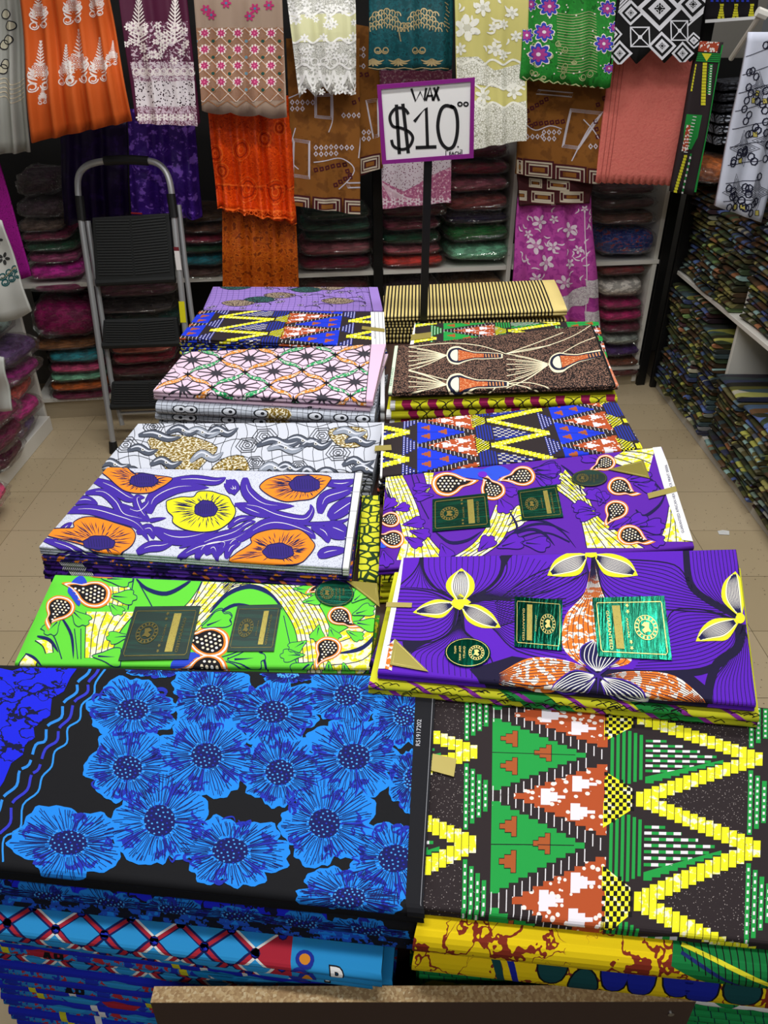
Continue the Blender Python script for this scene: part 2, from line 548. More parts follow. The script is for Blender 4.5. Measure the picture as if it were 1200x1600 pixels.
# ------------------------------------------------------------------ folded cloth
def ripple(seed, amp, fu=2.2, fv=1.4):
    r = random.Random(seed); a, b, c = r.uniform(0, 6), r.uniform(0, 6), r.uniform(0, 6)
    return lambda u, v: amp * (.5 + .5 * math.sin(fu * 2 * u + a) * math.cos(fv * 2 * v + b) + .35 * math.sin(7.3 * u + 3 * v + c)) * min(1, 4 * max(0, v)) * min(1, max(0., (1 - v)) * 5)
def folded(name, label, cat, group, BL, BR, FR, FL, thick, layers, mats, seed=0, amp=.002, grid=(14, 8), parent=None, disp=None):
    S = Surf(BL, BR, FR, FL, disp=disp or ripple(seed, amp), grid=grid, thick=thick, layers=layers)
    if S.n.z < 0: S.n = -S.n; S.e2 = -S.e2; S._q = [((p - S.c0).dot(S.e1), (p - S.c0).dot(S.e2)) for p in (S.FL, S.FR, S.BL, S.BR)]
    V = []; F = []; UV = []
    nu, nv = grid
    Z = Vector((0, 0, 1))
    prof = S.plen[1:]
    ring = None
    for i in range(nu + 1):
        u = i / nu; col = []; cuv = []
        for j in range(nv, -1, -1):
            col.append(S.p(u, j / nv)); cuv.append((u * S.W, j / nv * S.D))
        for l in prof:
            col.append(S.p(u, -l / S.D)); cuv.append((u * S.W, -l))
        for j in range(1, nv + 1):
            q = S.base(u, j / nv) - Z * thick; q.z += S.disp(u, 0) * max(0, 1 - j * 2 / nv) if disp else 0
            col.append(q); cuv.append((u * S.W, S.D - j / nv * S.D))
        b0 = S.base(u, 1)
        for a in (.25, .5, .75):
            t = math.pi * a
            col.append(b0 - S.out * (thick * .5 * math.sin(t)) - Z * (thick * (1 - .5 * (1 + math.cos(t)))) if False else b0 - S.out * (thick * .4 * math.sin(t)) - Z * (thick * (.5 + .5 * math.cos(t))))
            cuv.append((u * S.W, S.D))
        if ring is None: ring = len(col)
        V += col; UV += cuv
    for i in range(nu):
        for k in range(ring):
            a, b = i * ring + k, i * ring + (k + 1) % ring
            F.append((a, b, b + ring, a + ring))
    for i in (0, nu):
        o = i * ring
        np_ = len(prof)
        # end caps: strip between top and bottom, fold lobes as fans
        for j in range(nv):
            t0, t1 = o + nv - j, o + nv - j - 1
            b0_, b1_ = o + nv + np_ + j, o + nv + np_ + j + 1
            q = (t0, t1, b1_, b0_)
            F.append(q if i else q[::-1])
        q = tuple(o + nv + k for k in range(np_ + 1)); F.append(q if i else q[::-1])
        q = tuple([o + nv + np_ + nv + k for k in range(4)] + [o]); F.append(q if i else q[::-1])
    if not isinstance(mats, (list, tuple)): mats = [mats]
    og = (S.FL + S.FR + S.BL + S.BR) / 4 - Z * thick
    o = mesh_obj(name, V, F, mats, None, uvs=UV, origin=og, smooth=False)
    tag(o, label, cat, group)
    me = o.data
    me.polygons.foreach_set('use_smooth', [k < nu * ring for k in range(len(me.polygons))])
    return o, S

CAT = 'fabric'
def top_cloth(label, quad, z, thick, layers, mat, seed=0, amp=.002, group=None, grid=(14, 8)):
    zs = z if isinstance(z, (list, tuple)) else [z] * 4
    P = [at_z(x, y, zz) for (x, y), zz in zip(quad, zs)]
    return folded('folded_wax_cloth', label, CAT, group, *P, thick, layers, mat, seed, amp, grid)

def under(S, n, thicks, mats, labels, seed, group, layers=1, jit=.008, z0=None, grow=0.0, zfloor=.761, trim=.03, fsh=0.0, fsh0=0.0):
    """cloths lying below the one whose face is S, straight down to the table top"""
    r = random.Random(seed); z = z0 if z0 is not None else min(S.FL.z, S.FR.z, S.BL.z, S.BR.z) - S.thick
    out = []
    for k in range(n):
        th = thicks[min(k, len(thicks) - 1)]
        def J(p, sx, sy):
            return Vector((p.x + r.uniform(-jit, jit) + sx * grow, p.y + r.uniform(-jit, jit) * .7 + sy * grow, z - .0018))
        P = [J(S.BL, -1, 1), J(S.BR, 1, 1), J(S.FR, 1, -1), J(S.FL, -1, -1)]
        P[0].y -= trim; P[1].y -= trim
        P[2].y += fsh if k else fsh0; P[3].y += fsh if k else fsh0
        o, s2 = folded('folded_wax_cloth', labels[min(k, len(labels) - 1)], CAT, group, *P, th, layers if k < 6 else 1, mats[k % len(mats)], seed + k, 0.0, (8, 3))
        out.append((o, s2)); z -= th + .0018
        if z - thicks[min(k + 1, len(thicks) - 1)] < zfloor: break
    return out
# ------------------------------------------------------------------ the cloths on the table: ground colours and stacks
TOP = {}
def T_(key, *a, **k):
    o, S = top_cloth(*a, **k); TOP[key] = (o, S); return o, S

K_DARK = textured('dots', '2b2326', 'a39a98', 300., .17)
K_PLAIN = plain('2b2326')
T_('L1', 'black wax cloth with big blue flowers and blue crackled border, front of the table', [(-85, 1040), (682, 1059), (661, 1414), (-90, 1335)], .862, .030, 2, plain('101116'), 1, .0022, grid=(16, 9))
T_('L2', 'lime and yellow swirl wax cloth with two dark green labels behind the blue-flower cloth', [(86, 899), (590, 921), (578, 1040), (24, 1034)], .828, .016, 2, plain('62d53c'), 2, .0015)
T_('L3', 'white wax cloth with orange and yellow poppies and purple vines', [(168, 731), (566, 740), (545, 886), (62, 853)], .862, .018, 3, textured('dots', 'ccd1e2', '34345e', 420., .25), 3, .0022)
T_('L4', 'grey white wax cloth with scrolling leaves and gold speckled patches', [(216, 662), (600, 660), (583, 735), (160, 729)], .834, .018, 2, plain('c9cedb'), 4, .002)
T_('L5', 'pale pink wax cloth with charcoal starbursts and orange green chains', [(290, 550), (603, 538), (583, 624), (240, 609)], [.872, .872, .878, .872], .018, 2, plain('e3c7dc'), 5, .002)
T_('L6', 'blue and brown stepped-triangle wax cloth beside the white selvages, left row', [(313, 485), (600, 488), (603, 540), (281, 527)], .868, .016, 2, K_PLAIN, 6, .0015)
T_('L7', 'lavender doodle-print wax cloth at the far left end of the table', [(333, 448), (590, 449), (598, 484), (318, 482)], .852, .018, 2, plain('9f82d6'), 7, .001)
T_('R1', 'brown wax cloth with green triangles and yellow zigzags, front right of the table', [(668, 1064), (1330, 1119), (1310, 1478), (655, 1412)], .858, .016, 2, K_DARK, 11, .002, grid=(16, 9))
T_('R2', 'deep purple orchid wax cloth with shiny green foil labels', [(628, 872), (1150, 859), (1181, 1097), (591, 1046)], [.899, .903, .903, .899], .016, 2, plain('221c3d'), 12, .002)
T_('R3', 'purple and yellow swirl wax cloth with two square green labels', [(603, 746), (1034, 699), (1084, 852), (592, 886)], [.846, .850, .850, .846], .018, 2, plain('5a1fa8'), 13, .0018)
T_('R4', 'blue and brown stepped-triangle wax cloth with orange speckled wedges, right row', [(597, 662), (962, 627), (1003, 698), (594, 742)], [.838, .850, .840, .838], .018, 2, K_PLAIN, 14, .002)
T_('R5', 'brown speckled wax cloth with cream fans and orange bottle shapes', [(617, 541), (924, 507), (966, 601), (607, 612)], [.878, .880, .880, .878], .014, 2, textured('dots', '231a19', '9a7462', 230., .40), 15, .0015)
b = TOP['R5'][1]
o, S = folded('folded_wax_cloth', 'green and brown stepped-triangle wax cloth sticking out behind the bottle-print cloth', CAT, None,
              Vector((.105, 2.560, .8625)), Vector((.735, 2.575, .8645)), b.FR + Vector((0, .03, -.0165)), b.FL + Vector((.03, .03, -.0165)), .012, 1, K_PLAIN, 16, 0.0, (10, 6))
TOP['R6'] = (o, S)
T_('R7', 'cream wax cloth with fine black stripes at the far right end of the table', [(602, 447), (866, 437), (886, 483), (597, 493)], [.866, .880, .876, .862], .022, 2, plain('e4cf86'), 17, .003)

# cloth lower in each stack
M_BLUEFL = textured('blotch', '0f1424', '1d55c8', 38., .5, c3='1a8af0')
M_DIAM = plain('2795d8')
M_DARKMIX = textured('blotch', '1c35c0', '2a8ad8', 45., .47, c3='b92f3a')
M_PURP = textured('blotch', '2c1266', '4b1f96', 26., .5, c3='1d0f44')
M_GREYW = textured('cells', 'c3c9d6', '23252c', 60., .05)
M_YELMAG = textured('blotch', 'd8d21d', 'd8d21d', 30., .56, c3='8b1248')
M_GREENMIX = textured('blotch', '12803c', '0e5f30', 40., .5, c3='dcd436')
M_BROWNMIX = textured('blotch', '241b1d', '3a2b2c', 60., .5, c3='b5533a')
M_STRIPE = textured('stripes', 'd9c57c', '151312', 62., .5)
M_BLUEK = textured('blotch', '1d1a24', '1538c4', 46., .48, c3='d3d338')
M_LIMEMIX = textured('blotch', '4dc232', 'e4e02a', 34., .5, c3='1d2a70')
M_PINKMIX = textured('blotch', 'e0c4d8', 'e0c4d8', 46., .55, c3='2a2530')
M_LAV = textured('blotch', '9f82d6', '9f82d6', 46., .55, c3='352a52')
LOW = {}
def stack(key, spec, seed, group, layers=2, zf=.761, fsh=0.0, grow=0.0):
    """spec: (thick, material, label) of the cloths below the top one, downwards"""
    o, S = TOP[key]
    LOW[key] = under(S, len(spec), [a for a, _, _ in spec], [b for _, b, _ in spec], [c for _, _, c in spec], seed, group, layers=layers, zfloor=zf, fsh=fsh, grow=grow)
    return LOW[key]
def fit(key, spec, extra_mat, name):
    """add cloths of equal make until the stack meets the table"""
    S = TOP[key][1]; z = min(S.FL.z, S.FR.z, S.BL.z, S.BR.z) - S.thick - sum(a + .0018 for a, _, _ in spec) - .7605
    n = max(1, round(z / .03)); t = z / n - .0018
    words = ['topmost', 'second', 'third', 'fourth', 'fifth']
    return spec + [(t, extra_mat, 'folded wax cloth low in the %s stack%s' % (name, '' if n == 1 else ', %s of the lowest ones' % words[k])) for k in range(n)]
stack('L3', fit('L3', [(.012, textured('blotch', '221a55', '3b2a8e', 40., .5, c3='e0812a'), 'poppy wax cloth folded directly under the orange poppy cloth'),
             (.020, M_PURP, 'purple wax cloth, upper one of two below the poppy cloths'), (.022, M_PURP, 'purple wax cloth, lower one of two below the poppy cloths')], M_LIMEMIX, 'poppy'), 300, 'cloths stacked under the poppy cloth')
stack('L2', fit('L2', [], M_LIMEMIX, 'lime swirl'), 310, 'cloths stacked under the lime cloth')
stack('L4', fit('L4', [(.016, M_GREYW, 'grey white wax cloth second in the scrolling leaf stack')], M_GREYW, 'scrolling leaf'), 320, 'cloths stacked under the grey leaf cloth')
stack('L5', fit('L5', [(.010, M_PINKMIX, 'pink starburst wax cloth second in its stack'), (.034, M_GREYW, 'plump grey white net-print wax cloth rolled under the pink starburst cloth')], M_GREYW, 'pink starburst'), 330, 'cloths stacked under the pink starburst cloth', layers=1)
stack('L6', fit('L6', [(.012, M_BLUEK, 'blue and brown wax cloth second in the left far stack'), (.012, M_BLUEK, 'blue and brown wax cloth third in the left far stack')], M_BLUEK, 'left blue and brown'), 340, 'cloths stacked under the left blue and brown cloth')
stack('L7', fit('L7', [], M_LAV, 'lavender'), 350, 'cloths stacked under the lavender cloth')
stack('R2', fit('R2', [(.022, plain('d9d92e'), 'yellow wax cloth with purple and green leaf bands just under the orchid cloth')], M_PURP, 'orchid'), 420, 'cloths stacked under the orchid cloth', fsh=.07, grow=.006)
stack('R3', fit('R3', [(.014, textured('cells', 'd9d92a', '262a12', 40., .05), 'yellow honeycomb wax cloth under the purple and yellow swirl cloth')], M_YELMAG, 'purple swirl'), 430, 'cloths stacked under the purple swirl cloth')
stack('R4', fit('R4', [(.012, M_BLUEK, 'blue and brown wax cloth second in the right row stack')], M_BROWNMIX, 'right blue and brown'), 440, 'cloths stacked under the right blue and brown cloth')
S5 = TOP['R5'][1]
r5 = under(S5, 4, [.024, .024, .020, .017], [plain('d5d222')] * 4, ['yellow wax cloth with magenta bars, upper layer below the bottle-print cloth', 'yellow wax cloth with magenta bars, second layer below the bottle-print cloth',
     'yellow wax cloth with magenta bars, third layer below the bottle-print cloth', 'yellow wax cloth with magenta bars, lowest layer below the bottle-print cloth'], 455, 'yellow and magenta cloths under the bottle-print cloth', z0=S5.FL.z - .0295, jit=.006)
LOW['R5'] = r5
stack('R7', fit('R7', [(.020, M_STRIPE, 'striped cream wax cloth second in its stack'), (.020, M_STRIPE, 'striped cream wax cloth third in its stack')], M_STRIPE, 'striped cream'), 470, 'cloths stacked under the striped cloth')

# front stacks: fold after fold down to the tray
S1 = TOP['L1'][1]
LOW['L1'] = under(S1, 2, [.030, .022], [plain('17181e'), M_BLUEFL], ['blue-flower wax cloth second from the top of the front left stack', 'blue-flower wax cloth third from the top of the front left stack'], 500, 'blue-flower cloths in the front left stack', layers=2, jit=.006)
zt = S1.FL.z - .0875
def shifted(dy, dx0, dx1, z, tilt=0.0):
    return (Vector((S1.BL.x + dx0, S1.BL.y, z)), Vector((S1.BR.x + dx1, S1.BR.y, z)), Vector((S1.FR.x + dx1, S1.FR.y + dy, z)), Vector((S1.FL.x + dx0, S1.FL.y + dy, z)))
DI = []
words = ['topmost', 'second', 'third', 'fourth', 'fifth', 'sixth', 'seventh', 'eighth', 'ninth', 'tenth', 'eleventh', 'twelfth', 'thirteenth', 'fourteenth', 'fifteenth', 'sixteenth']
for k in range(14):
    th = ([.024, .020, .018, .030, .026] + [.030] * 9)[k]
    if zt - th < .361: break
    r_ = random.Random(70 + k)
    P = shifted((-.034, -.022, -.012, -.008)[min(k, 3)] + r_.uniform(-.004, .004), r_.uniform(-.01, .01), -.045 + r_.uniform(-.015, .01), zt)
    o, S = folded('folded_wax_cloth', 'sky blue diamond-print wax cloth, %s in the pile below the blue-flower cloths' % words[k], CAT, 'sky blue diamond cloths in the front left stack', *P, th, 2, M_DIAM if k < 3 or k == 4 else M_DARKMIX, 80 + k, 0.0, (10, 4))
    DI.append((o, S)); zt -= th + .0018
S1r = TOP['R1'][1]
LOW['R1'] = under(S1r, 1, [.084], [plain('eecb1c')], ['bright yellow wax cloth with red crackle, puffed out below the zigzag cloth'], 520, None, layers=2, jit=.0, fsh0=-.006)
zt = S1r.FL.z - .016 - .0876
for k in range(16):
    th = .024
    if zt - th < .361: break
    r_ = random.Random(170 + k)
    P = [Vector((p.x + r_.uniform(-.01, .01), p.y + r_.uniform(.02, .03), zt)) for p in (S1r.BL, S1r.BR, S1r.FR, S1r.FL)]
    o, S = folded('folded_wax_cloth', 'green leaf-print wax cloth, %s in the front pile below the yellow crackle cloth' % words[k], CAT, 'green cloths in the front right stack', *P, th, 2, M_GREENMIX, 180 + k, 0.0, (8, 3))
    LOW['R1'].append((o, S)); zt -= th + .0018

# narrow cloth ends wedged in the gap between the two rows
for (x0, x1, y0, y1, z, m, lb) in ((-.050, -.010, 1.20, 1.50, .815, textured('cells', 'cfd02e', '1f3a1c', 46., .09), 'narrow yellow honeycomb cloth end wedged between the poppy and swirl stacks'),
                                   (-.012, -.002, 1.56, 1.84, .822, textured('blotch', '17181c', '17181c', 60., .5, c3='d5d8de'), 'narrow black and white cloth end wedged in the middle gap'),
                                   (-.010, .002, 1.96, 2.26, .84, plain('d9dbe0'), 'narrow white selvage bundle wedged between the pink and bottle-print stacks')):
    folded('folded_wax_cloth', lb, CAT, None, Vector((x0, y1, z)), Vector((x1, y1, z)), Vector((x1, y0, z)), Vector((x0, y0, z)), z - .7605, 3, m, 77, 0.0, (3, 6))
# ------------------------------------------------------------------ prints of the cloths on the table
W_ = plain('e9e9e6'); NAVY = plain('1a1a4c'); BLK = plain('0d0d10'); INK = plain('16161e')

def flower_blue(pr, c, rx, ry, seed, rot=0.):
    r = random.Random(seed)
    az, dk, mid = plain('1c86ea'), plain('10165c'), plain('1d2fae')
    npet = r.choice((5, 6, 7)); ph = r.uniform(0, 6)
    amp = [r.uniform(.82, 1.16) for _ in range(npet)]; hs = [(k, r.uniform(.012, .035), r.uniform(0, 6)) for k in (3, 5, 11, 17, 23)]
    def rad(t):
        k = ((t - ph) / (2 * math.pi) * npet) % npet
        i = int(k); f_ = k - i
        a = amp[i] * (1 - f_) + amp[(i + 1) % npet] * f_
        return a * (.78 + .24 * abs(math.sin(math.pi * f_)) ** .5) + sum(h * math.sin(q * t + p_) for q, h, p_ in hs)
    rx *= 1.13; ry *= 1.13
    def P(t, q): return (c[0] + rx * q * math.cos(t), c[1] + ry * q * math.sin(t))
    N = 96
    pr.poly([P(2 * math.pi * k / N, rad(2 * math.pi * k / N)) for k in range(N)], az, 1)
    # darker veins where petals meet
    for i in range(npet):
        t = ph + 2 * math.pi * i / npet
        w = .13
        pr.poly([P(t - w, rad(t - w) * .96), P(t - w * .3, rad(t) * .7), P(t - .05, .3), P(t + .05, .3), P(t + w * .5, rad(t) * .62), P(t + w, rad(t + w) * .97), P(t, rad(t) * .82)], mid, 2)
        for k in range(5):
            t2 = t + r.uniform(-.3, .3); q = r.uniform(.55, .85)
            pr.line(sm([P(t2 - .12, q), P(t2, q + r.uniform(-.1, .1)), P(t2 + .14, q + .06), P(t2 + .2, q - .08)], 3), r.uniform(2.5, 6), mid, 2, taper='leaf')
    n = 84
    for k in range(n):
        t = 2 * math.pi * k / n + r.uniform(-.02, .02)
        q1 = rad(t) * r.uniform(.72, .97); q0 = r.uniform(.30, .42)
        bend = r.uniform(-.05, .05)
        pr.line([P(t, q0), P(t + bend, (q0 + q1) / 2), P(t, q1)], r.uniform(.8, 1.35), dk, 3)
    for k in range(40):
        t = r.uniform(0, 2 * math.pi); q = .90 * rad(t); q0 = q - r.uniform(.08, .2)
        pr.line([P(t, q0), P(t + .01, q + .02)], .9, dk, 3)
    pr.ell(c, rx * .33, ry * .33, dk, 4, n=14)
    lt = plain('4aa4ee')
    for k in range(46):
        q = .38 * math.sqrt((k + .5) / 46); t = k * 2.39996
        pr.ell(P(t, q), 1.7, 1.35, lt if k % 4 else mid, 5, n=6)

def do_L1():
    o, S = TOP['L1']; pr = Print(S)
    c5 = crop(0, 1020, 3)
    pr.tf = c5
    blue = textured('crackle', '1723e0', '0c0f38', 22., .030)
    pr.poly([(-60, 60), (60, 86), (130, 60), (200, -10), (300, 0), (392, 10), (372, 60), (332, 115), (300, 185), (245, 220), (237, 300), (160, 360), (166, 405), (120, 440), (110, 485), (55, 525), (20, 610), (0, 640), (-60, 680)], blue, 1)
    for pts, col, w in (([(430, 40), (415, 95), (365, 140), (360, 190), (300, 240), (290, 310), (225, 350), (215, 420), (170, 440), (140, 530), (95, 560), (80, 630), (20, 680), (0, 740), (-30, 800)], '2a86e0', 13),
                        ([(470, 62), (450, 100), (415, 140), (410, 190), (350, 235), (330, 310), (280, 360), (270, 420), (215, 460), (185, 550), (150, 580), (130, 650), (60, 710), (50, 800), (0, 850), (-30, 900)], '2f36c4', 13),
                        ([(515, 50), (450, 140), (440, 200), (385, 250), (375, 320), (320, 360), (315, 430), (260, 470), (245, 540), (200, 590), (180, 660), (110, 720), (95, 830), (20, 870), (15, 980)], '2a8ee6', 9)):
        P = sm(pts, 4)
        if w == 13:
            r = random.Random(3); i = 0
            while i < len(P) - 2:
                j = min(len(P) - 1, i + r.randint(3, 8)); pr.line(P[i:j + 1], w, plain(col), 1); i = j + (1 if r.random() < .5 else 0)
        else: pr.line(P, w, plain(col), 1)
    pr.tf = None
    fl = [(208, 1110, 66, 44), (328, 1088, 55, 46), (200, 1202, 62, 52), (323, 1182, 65, 54), (107, 1318, 80, 50), (250, 1284, 66, 66), (360, 1330, 76, 54),
          (427, 1113, 66, 46), (543, 1087, 54, 46), (437, 1207, 60, 54), (553, 1183, 68, 54), (507, 1287, 66, 62), (633, 1120, 46, 44), (646, 1218, 38, 48), (617, 1342, 70, 58), (545, 1402, 70, 40), (245, 1042, 44, 16), (450, 1055, 40, 12)]
    for i, (x, y, a, b) in enumerate(fl): flower_blue(pr, (x, y), a, b, i + 10)
    pr.poly([(651, 1040), (690, 1040), (668, 1440), (632, 1440)], plain('17181e'), 7)
    pr.line([(678, 1058), (657, 1416)], 1.0, plain('8d8f96'), 8)
    pr.text('RS1917202', (656, 1168), (.5, -9.2), (-9.6, -.3), plain('c9ccd4'), 8)
    pr.text('VERITA', (675, 1087), (.6, -9.5), (-9.6, -.3), plain('c9ccd4'), 8)
    pr.build(o)
    # the next cloth down shows the same flowers and a blue border on its front folds
    o2, s2 = LOW['L1'][0]; p2 = Print(s2, 'm')
    W = s2.W; f0 = s2.vmin * s2.D
    p2.rectp(.0, f0 * .22, W * .80, f0 * .02, textured('crackle', '1723e0', '0c0f38', 22., .04), 1)
    for i in range(7):
        x = .05 + i * .092
        sc = p2.tf; p2.tf = lambda a, b, x=x: (x + a * .00085, f0 * .66 + b * .00085)
        flower_blue(p2, (0, 0), 62, 34, 50 + i); p2.tf = sc
    p2.build(o2)
do_L1()

def diamonds(o, S, rows, shift):
    pr = Print(S, 'm'); W, D = S.W, S.D; f0 = S.vmin * D
    red, blu, sky, navy = plain('b3263a'), plain('1b2fc4'), plain('2c9ade'), plain('141c5a')
    x1 = W * .80; a = .074; h = .052
    pr.rectp(0, f0, x1, D * .3, red, 0)
    for j in range(-4, 5):
        for i in range(-1, int(x1 / a) + 1):
            cx = (i + .5 * (j % 2)) * a + shift; cy = .004 + j * h * .5
            if cx > x1 - .012: continue
            def dia(k, m, z): pr.poly([(cx - a * k, cy), (cx, cy - h * k), (cx + a * k, cy), (cx, cy + h * k)], m, z)
            if (j // 2 + i) % 2 == 0 and j % 2 == 0 or j % 2:
                dia(.44, W_ if (i + j) % 2 else navy, 1); dia(.37, sky, 2)
            else:
                dia(.44, navy, 1); dia(.40, sky, 2)
            for ex, ey in ((.5, 0), (0, .5)):
                q = (cx + a * ex, cy + h * ey)
                pr.ell(q, a * .10, h * .13, navy, 3, n=8); pr.ell(q, a * .08, h * .10, blu, 4, n=8)
    for k, (dx, dy, m) in enumerate(((.02, .004, 'e0902a'), (.012, -.016, 'b3263a'), (.022, -.034, 'e0902a'))):
        pr.ell((x1 + dx, dy), .0135, .011, plain('1b2f9c'), 5, n=14); pr.ell((x1 + dx, dy), .008, .0065, plain(m), 6, n=12)
    pr.text('P', (x1 + .055, -.022), (.034, 0), (0, .030), plain('101018'), 4, bold=.09)
    pr.text('P', (x1 + .055, -.022), (.034, 0), (0, .030), plain('ececec'), 5, bold=.035)
    pr.build(o)
for k, (o, S) in enumerate(DI):
    if k in (0, 1, 2, 4): diamonds(o, S, 3, -.02 + .017 * k)
    else:
        pr = Print(S, 'm'); r = random.Random(k); f0 = S.vmin * S.D
        pr.rectp(.0, f0 * .45, S.W, f0 * .05, plain('1a2bc8'), 0)
        for x, w, c in ((.02, .012, 'd8d22a'), (.16, .012, 'e6e6e6'), (.18, .01, 'b3263a'), (.30, .012, 'd8d22a'), (.33, .008, 'e6e6e6')):
            x += r.uniform(-.06, .22)
            if r.random() < .7: pr.poly([(x, 0), (x + w, 0), (x + w + .02, f0), (x + .02, f0)], plain(c), 1)
            pr.poly(sm([(x + .05, f0 * .5), (x + .08, f0 * .2), (x + .13, f0 * .45), (x + .09, f0 * .9)], 3, True), plain(r.choice(['2c9ade', '2c9ade', 'b3263a', '148ad0'])), 1)
        if k in (3, 6): pr.text('AP', (.105, f0 * .95), (.03, 0), (0, .03), plain('101018'), 2, bold=.05)
        pr.build(o)

# stepped-triangle design, in its own repeat units (a across, b along)
THEME = {'green': ('1f9c44', '1f9c44', 'e6e4ea'), 'blue': ('1838d8', '20329c', 'e6e4ea')}
def stepped(pr, P0, PA, PB, theme, ia, ib, S, fine=True):
    (u0, v0), (u1, v1), (u2, v2) = S.uv([P0, PA, PB])
    eu = ((u1 - u0) / 315, (v1 - v0) / 315); ev = ((u2 - u0) / 290, (v2 - v0) / 290)
    pr.mode = 'uv'
    g, g2, wh = [plain(c) for c in THEME[theme]]
    yel = textured('blotch', 'f0ec26', 'f0ec26', 75., .54, c3='f4f4d8', soft=True)
    brn = textured('cells', 'b24f27', 'ece5e0', 62., .10, use='UV', soft=False) if False else textured('dots', 'b24f27', 'efe6e2', 95., .31)
    brn2, gold = plain('a8562a'), plain('e9e4ee')
    for I in ia:
        for J in ib:
            def tf(a, b, I=I, J=J):
                a = a - 100 + 940 * I; b = b + 290 * J
                return (u0 + a * eu[0] + b * ev[0], v0 + a * eu[1] + b * ev[1])
            pr.tf = tf
            # plain dark fields (the rest of the ground is dotted)
            pr.poly([(85, -145), (480, -145), (600, -145), (930, 0), (600, 145), (85, 145)], K_PLAIN, 0)
            pr.poly([(-5, -60), (85, -100), (85, 100), (-5, 60)], K_PLAIN, 0)
            n = 10; pts = []
            for k in range(n):
                a0, a1, h = 100 + 315 * k / n, 100 + 315 * (k + 1) / n, 132 * (1 - (k + .35) / n)
                pts += [(a0, h), (a1, h)]
            pr.poly(pts + [(x, -y) for x, y in pts[::-1]], g, 1)
            pr.line([(100, 0), (380, 0)], 2.2, INK, 2)
            for (ta, tb_) in ((158, 52), (158, -46), (272, 4)):
                tr = [(ta - 30, -8), (ta - 30, 8), (ta - 12, 8), (ta - 12, 18), (ta + 10, 18), (ta + 10, 30), (ta + 28, 30), (ta + 28, -30), (ta + 10, -30), (ta + 10, -18), (ta - 12, -18), (ta - 12, -8)]
                tr = [(x, y + tb_) for x, y in tr]
                pr.poly(tr, brn2, 2)
                if fine: pr.line(tr, 2.2, INK, 3, closed=True)
            # white ticks in the dark zigzag
            for k in range(15):
                a = 100 + 26 * k
                h = 132 * (1 - (a - 100) / 315) + 4
                for sgn in (1, -1):
                    if a < 415 or sgn == 1:
                        hh = max(h, -20)
                        pr.line([(a + 4, sgn * (hh + 4)), (a + 4, sgn * (hh + 40))], 3.4, wh, 1)
            # speckled brown triangle pointing back
            n = 9; pts = []
            for k in range(n):
                a0, a1, h = 175 + 312 * k / n, 175 + 312 * (k + 1) / n, 118 * (k + .7) / n
                pts += [(a0, 145 + h), (a1, 145 + h)]
            pr.poly(pts + [(x, 290 - y) for x, y in pts[::-1]], brn, 2)
            for (ta, tb_) in ((300, 145), (405, 190), (400, 100)):
                tr = [(ta - 34, -26), (ta - 34, 26), (ta - 2, 26), (ta - 2, 15), (ta + 22, 15), (ta + 22, 5), (ta + 48, 5), (ta + 48, -5), (ta + 22, -5), (ta + 22, -15), (ta - 2, -15), (ta - 2, -26)]
                pr.poly([(x, y + tb_) for x, y in tr], gold, 3)
            # yellow check wedge
            pr.poly([(475, 145 - 92), (475, 145 + 92), (570, 145 + 34), (570, 145 - 34)], yel, 2)
            q = 12.5
            for x in range(8):
                for y in range(-7, 8):
                    ax, by = 477 + x * q, 145 + y * q
                    if (x + y) % 2 == 0 and abs(by + q / 2 - 145) < 86 - 56 * (x / 7.6):
                        pr.rectp(ax, by, ax + q, by + q, BLK, 3)
            # striped inner triangle
            for k in range(6):
                a = 497 + 19 * k; h = 116 - 7 * k
                pr.rectp(a, -h, a + 11, h, g2, 1)
            for k, b in enumerate(range(-54, 66, 18)):
                end = 860 - abs(b + 6) * 3.0; a = 612; i = k
                while a < end:
                    pr.poly([(a, b), (min(a + 24, end), b), (min(a + 24, end), b + 9), (a, b + 9)], wh if i % 2 else g2, 1)
                    a += 24; i += 1
            pts = []
            for k in range(9):
                a0, a1 = 612 + 28 * k, 640 + 28 * k; h = -92 + 9.0 * k
                pts += [(a0, h), (a1, h)]
            pr.poly(pts + [(864, -6), (612, -70)], g2, 1)
            # yellow stepped zigzag
            N = 15
            for k in range(N + 1):
                a = 583 + 25.5 * k; b = 145 * (1 - k / N)
                for sgn in ((1, -1) if 0 < k < N else (1,)):
                    pr.rectp(a, sgn * b - 24, a + 23.5, sgn * b + 24, yel, 2)
                    if fine: pr.rectp(a + 23.5, sgn * b - 23, a + 25, sgn * b + 23, INK, 3)
            # green bars with white dashes
            for k in range(4):
                a = 5 + 22 * k; h = 104 - 18 * k
                pr.rectp(a, 145 - h, a + 15, 145 + h, g2, 1)
                b = 145 - h + 6 + (k % 2) * 9
                while b < 145 + h - 10:
                    pr.rectp(a + 4, b, a + 11, b + 9, wh, 2); b += 20
    pr.tf = None; pr.mode = 'px'

GOLD = plain('a3954c', .5, .4, .25, name='gold_foil')
GOLDT = textured('dots', 'a89b4e', '6f662c', 420., .25, rough=.4, metal=.45)
SELV = plain('e6e7ea')
def strip(o, S, name, pts, mat, z=.0022, th=.0008, lab=None):
    """thin loose piece (tag, tape, label) lying on the cloth"""
    V = []; n = len(pts); uv = S.uv(pts)
    for q in (z, z + th): V += [S.p(u, max(v, -.2), q) for u, v in uv]
    F = [tuple(range(n))[::-1], tuple(range(n, 2 * n))] + [(i, (i + 1) % n, n + (i + 1) % n, n + i) for i in range(n)]
    p = part(name, V, F, mat, o, uvs=[((u) * S.W, v * S.D) for u, v in uv] * 2)
    if lab: p['label'] = lab
    return p

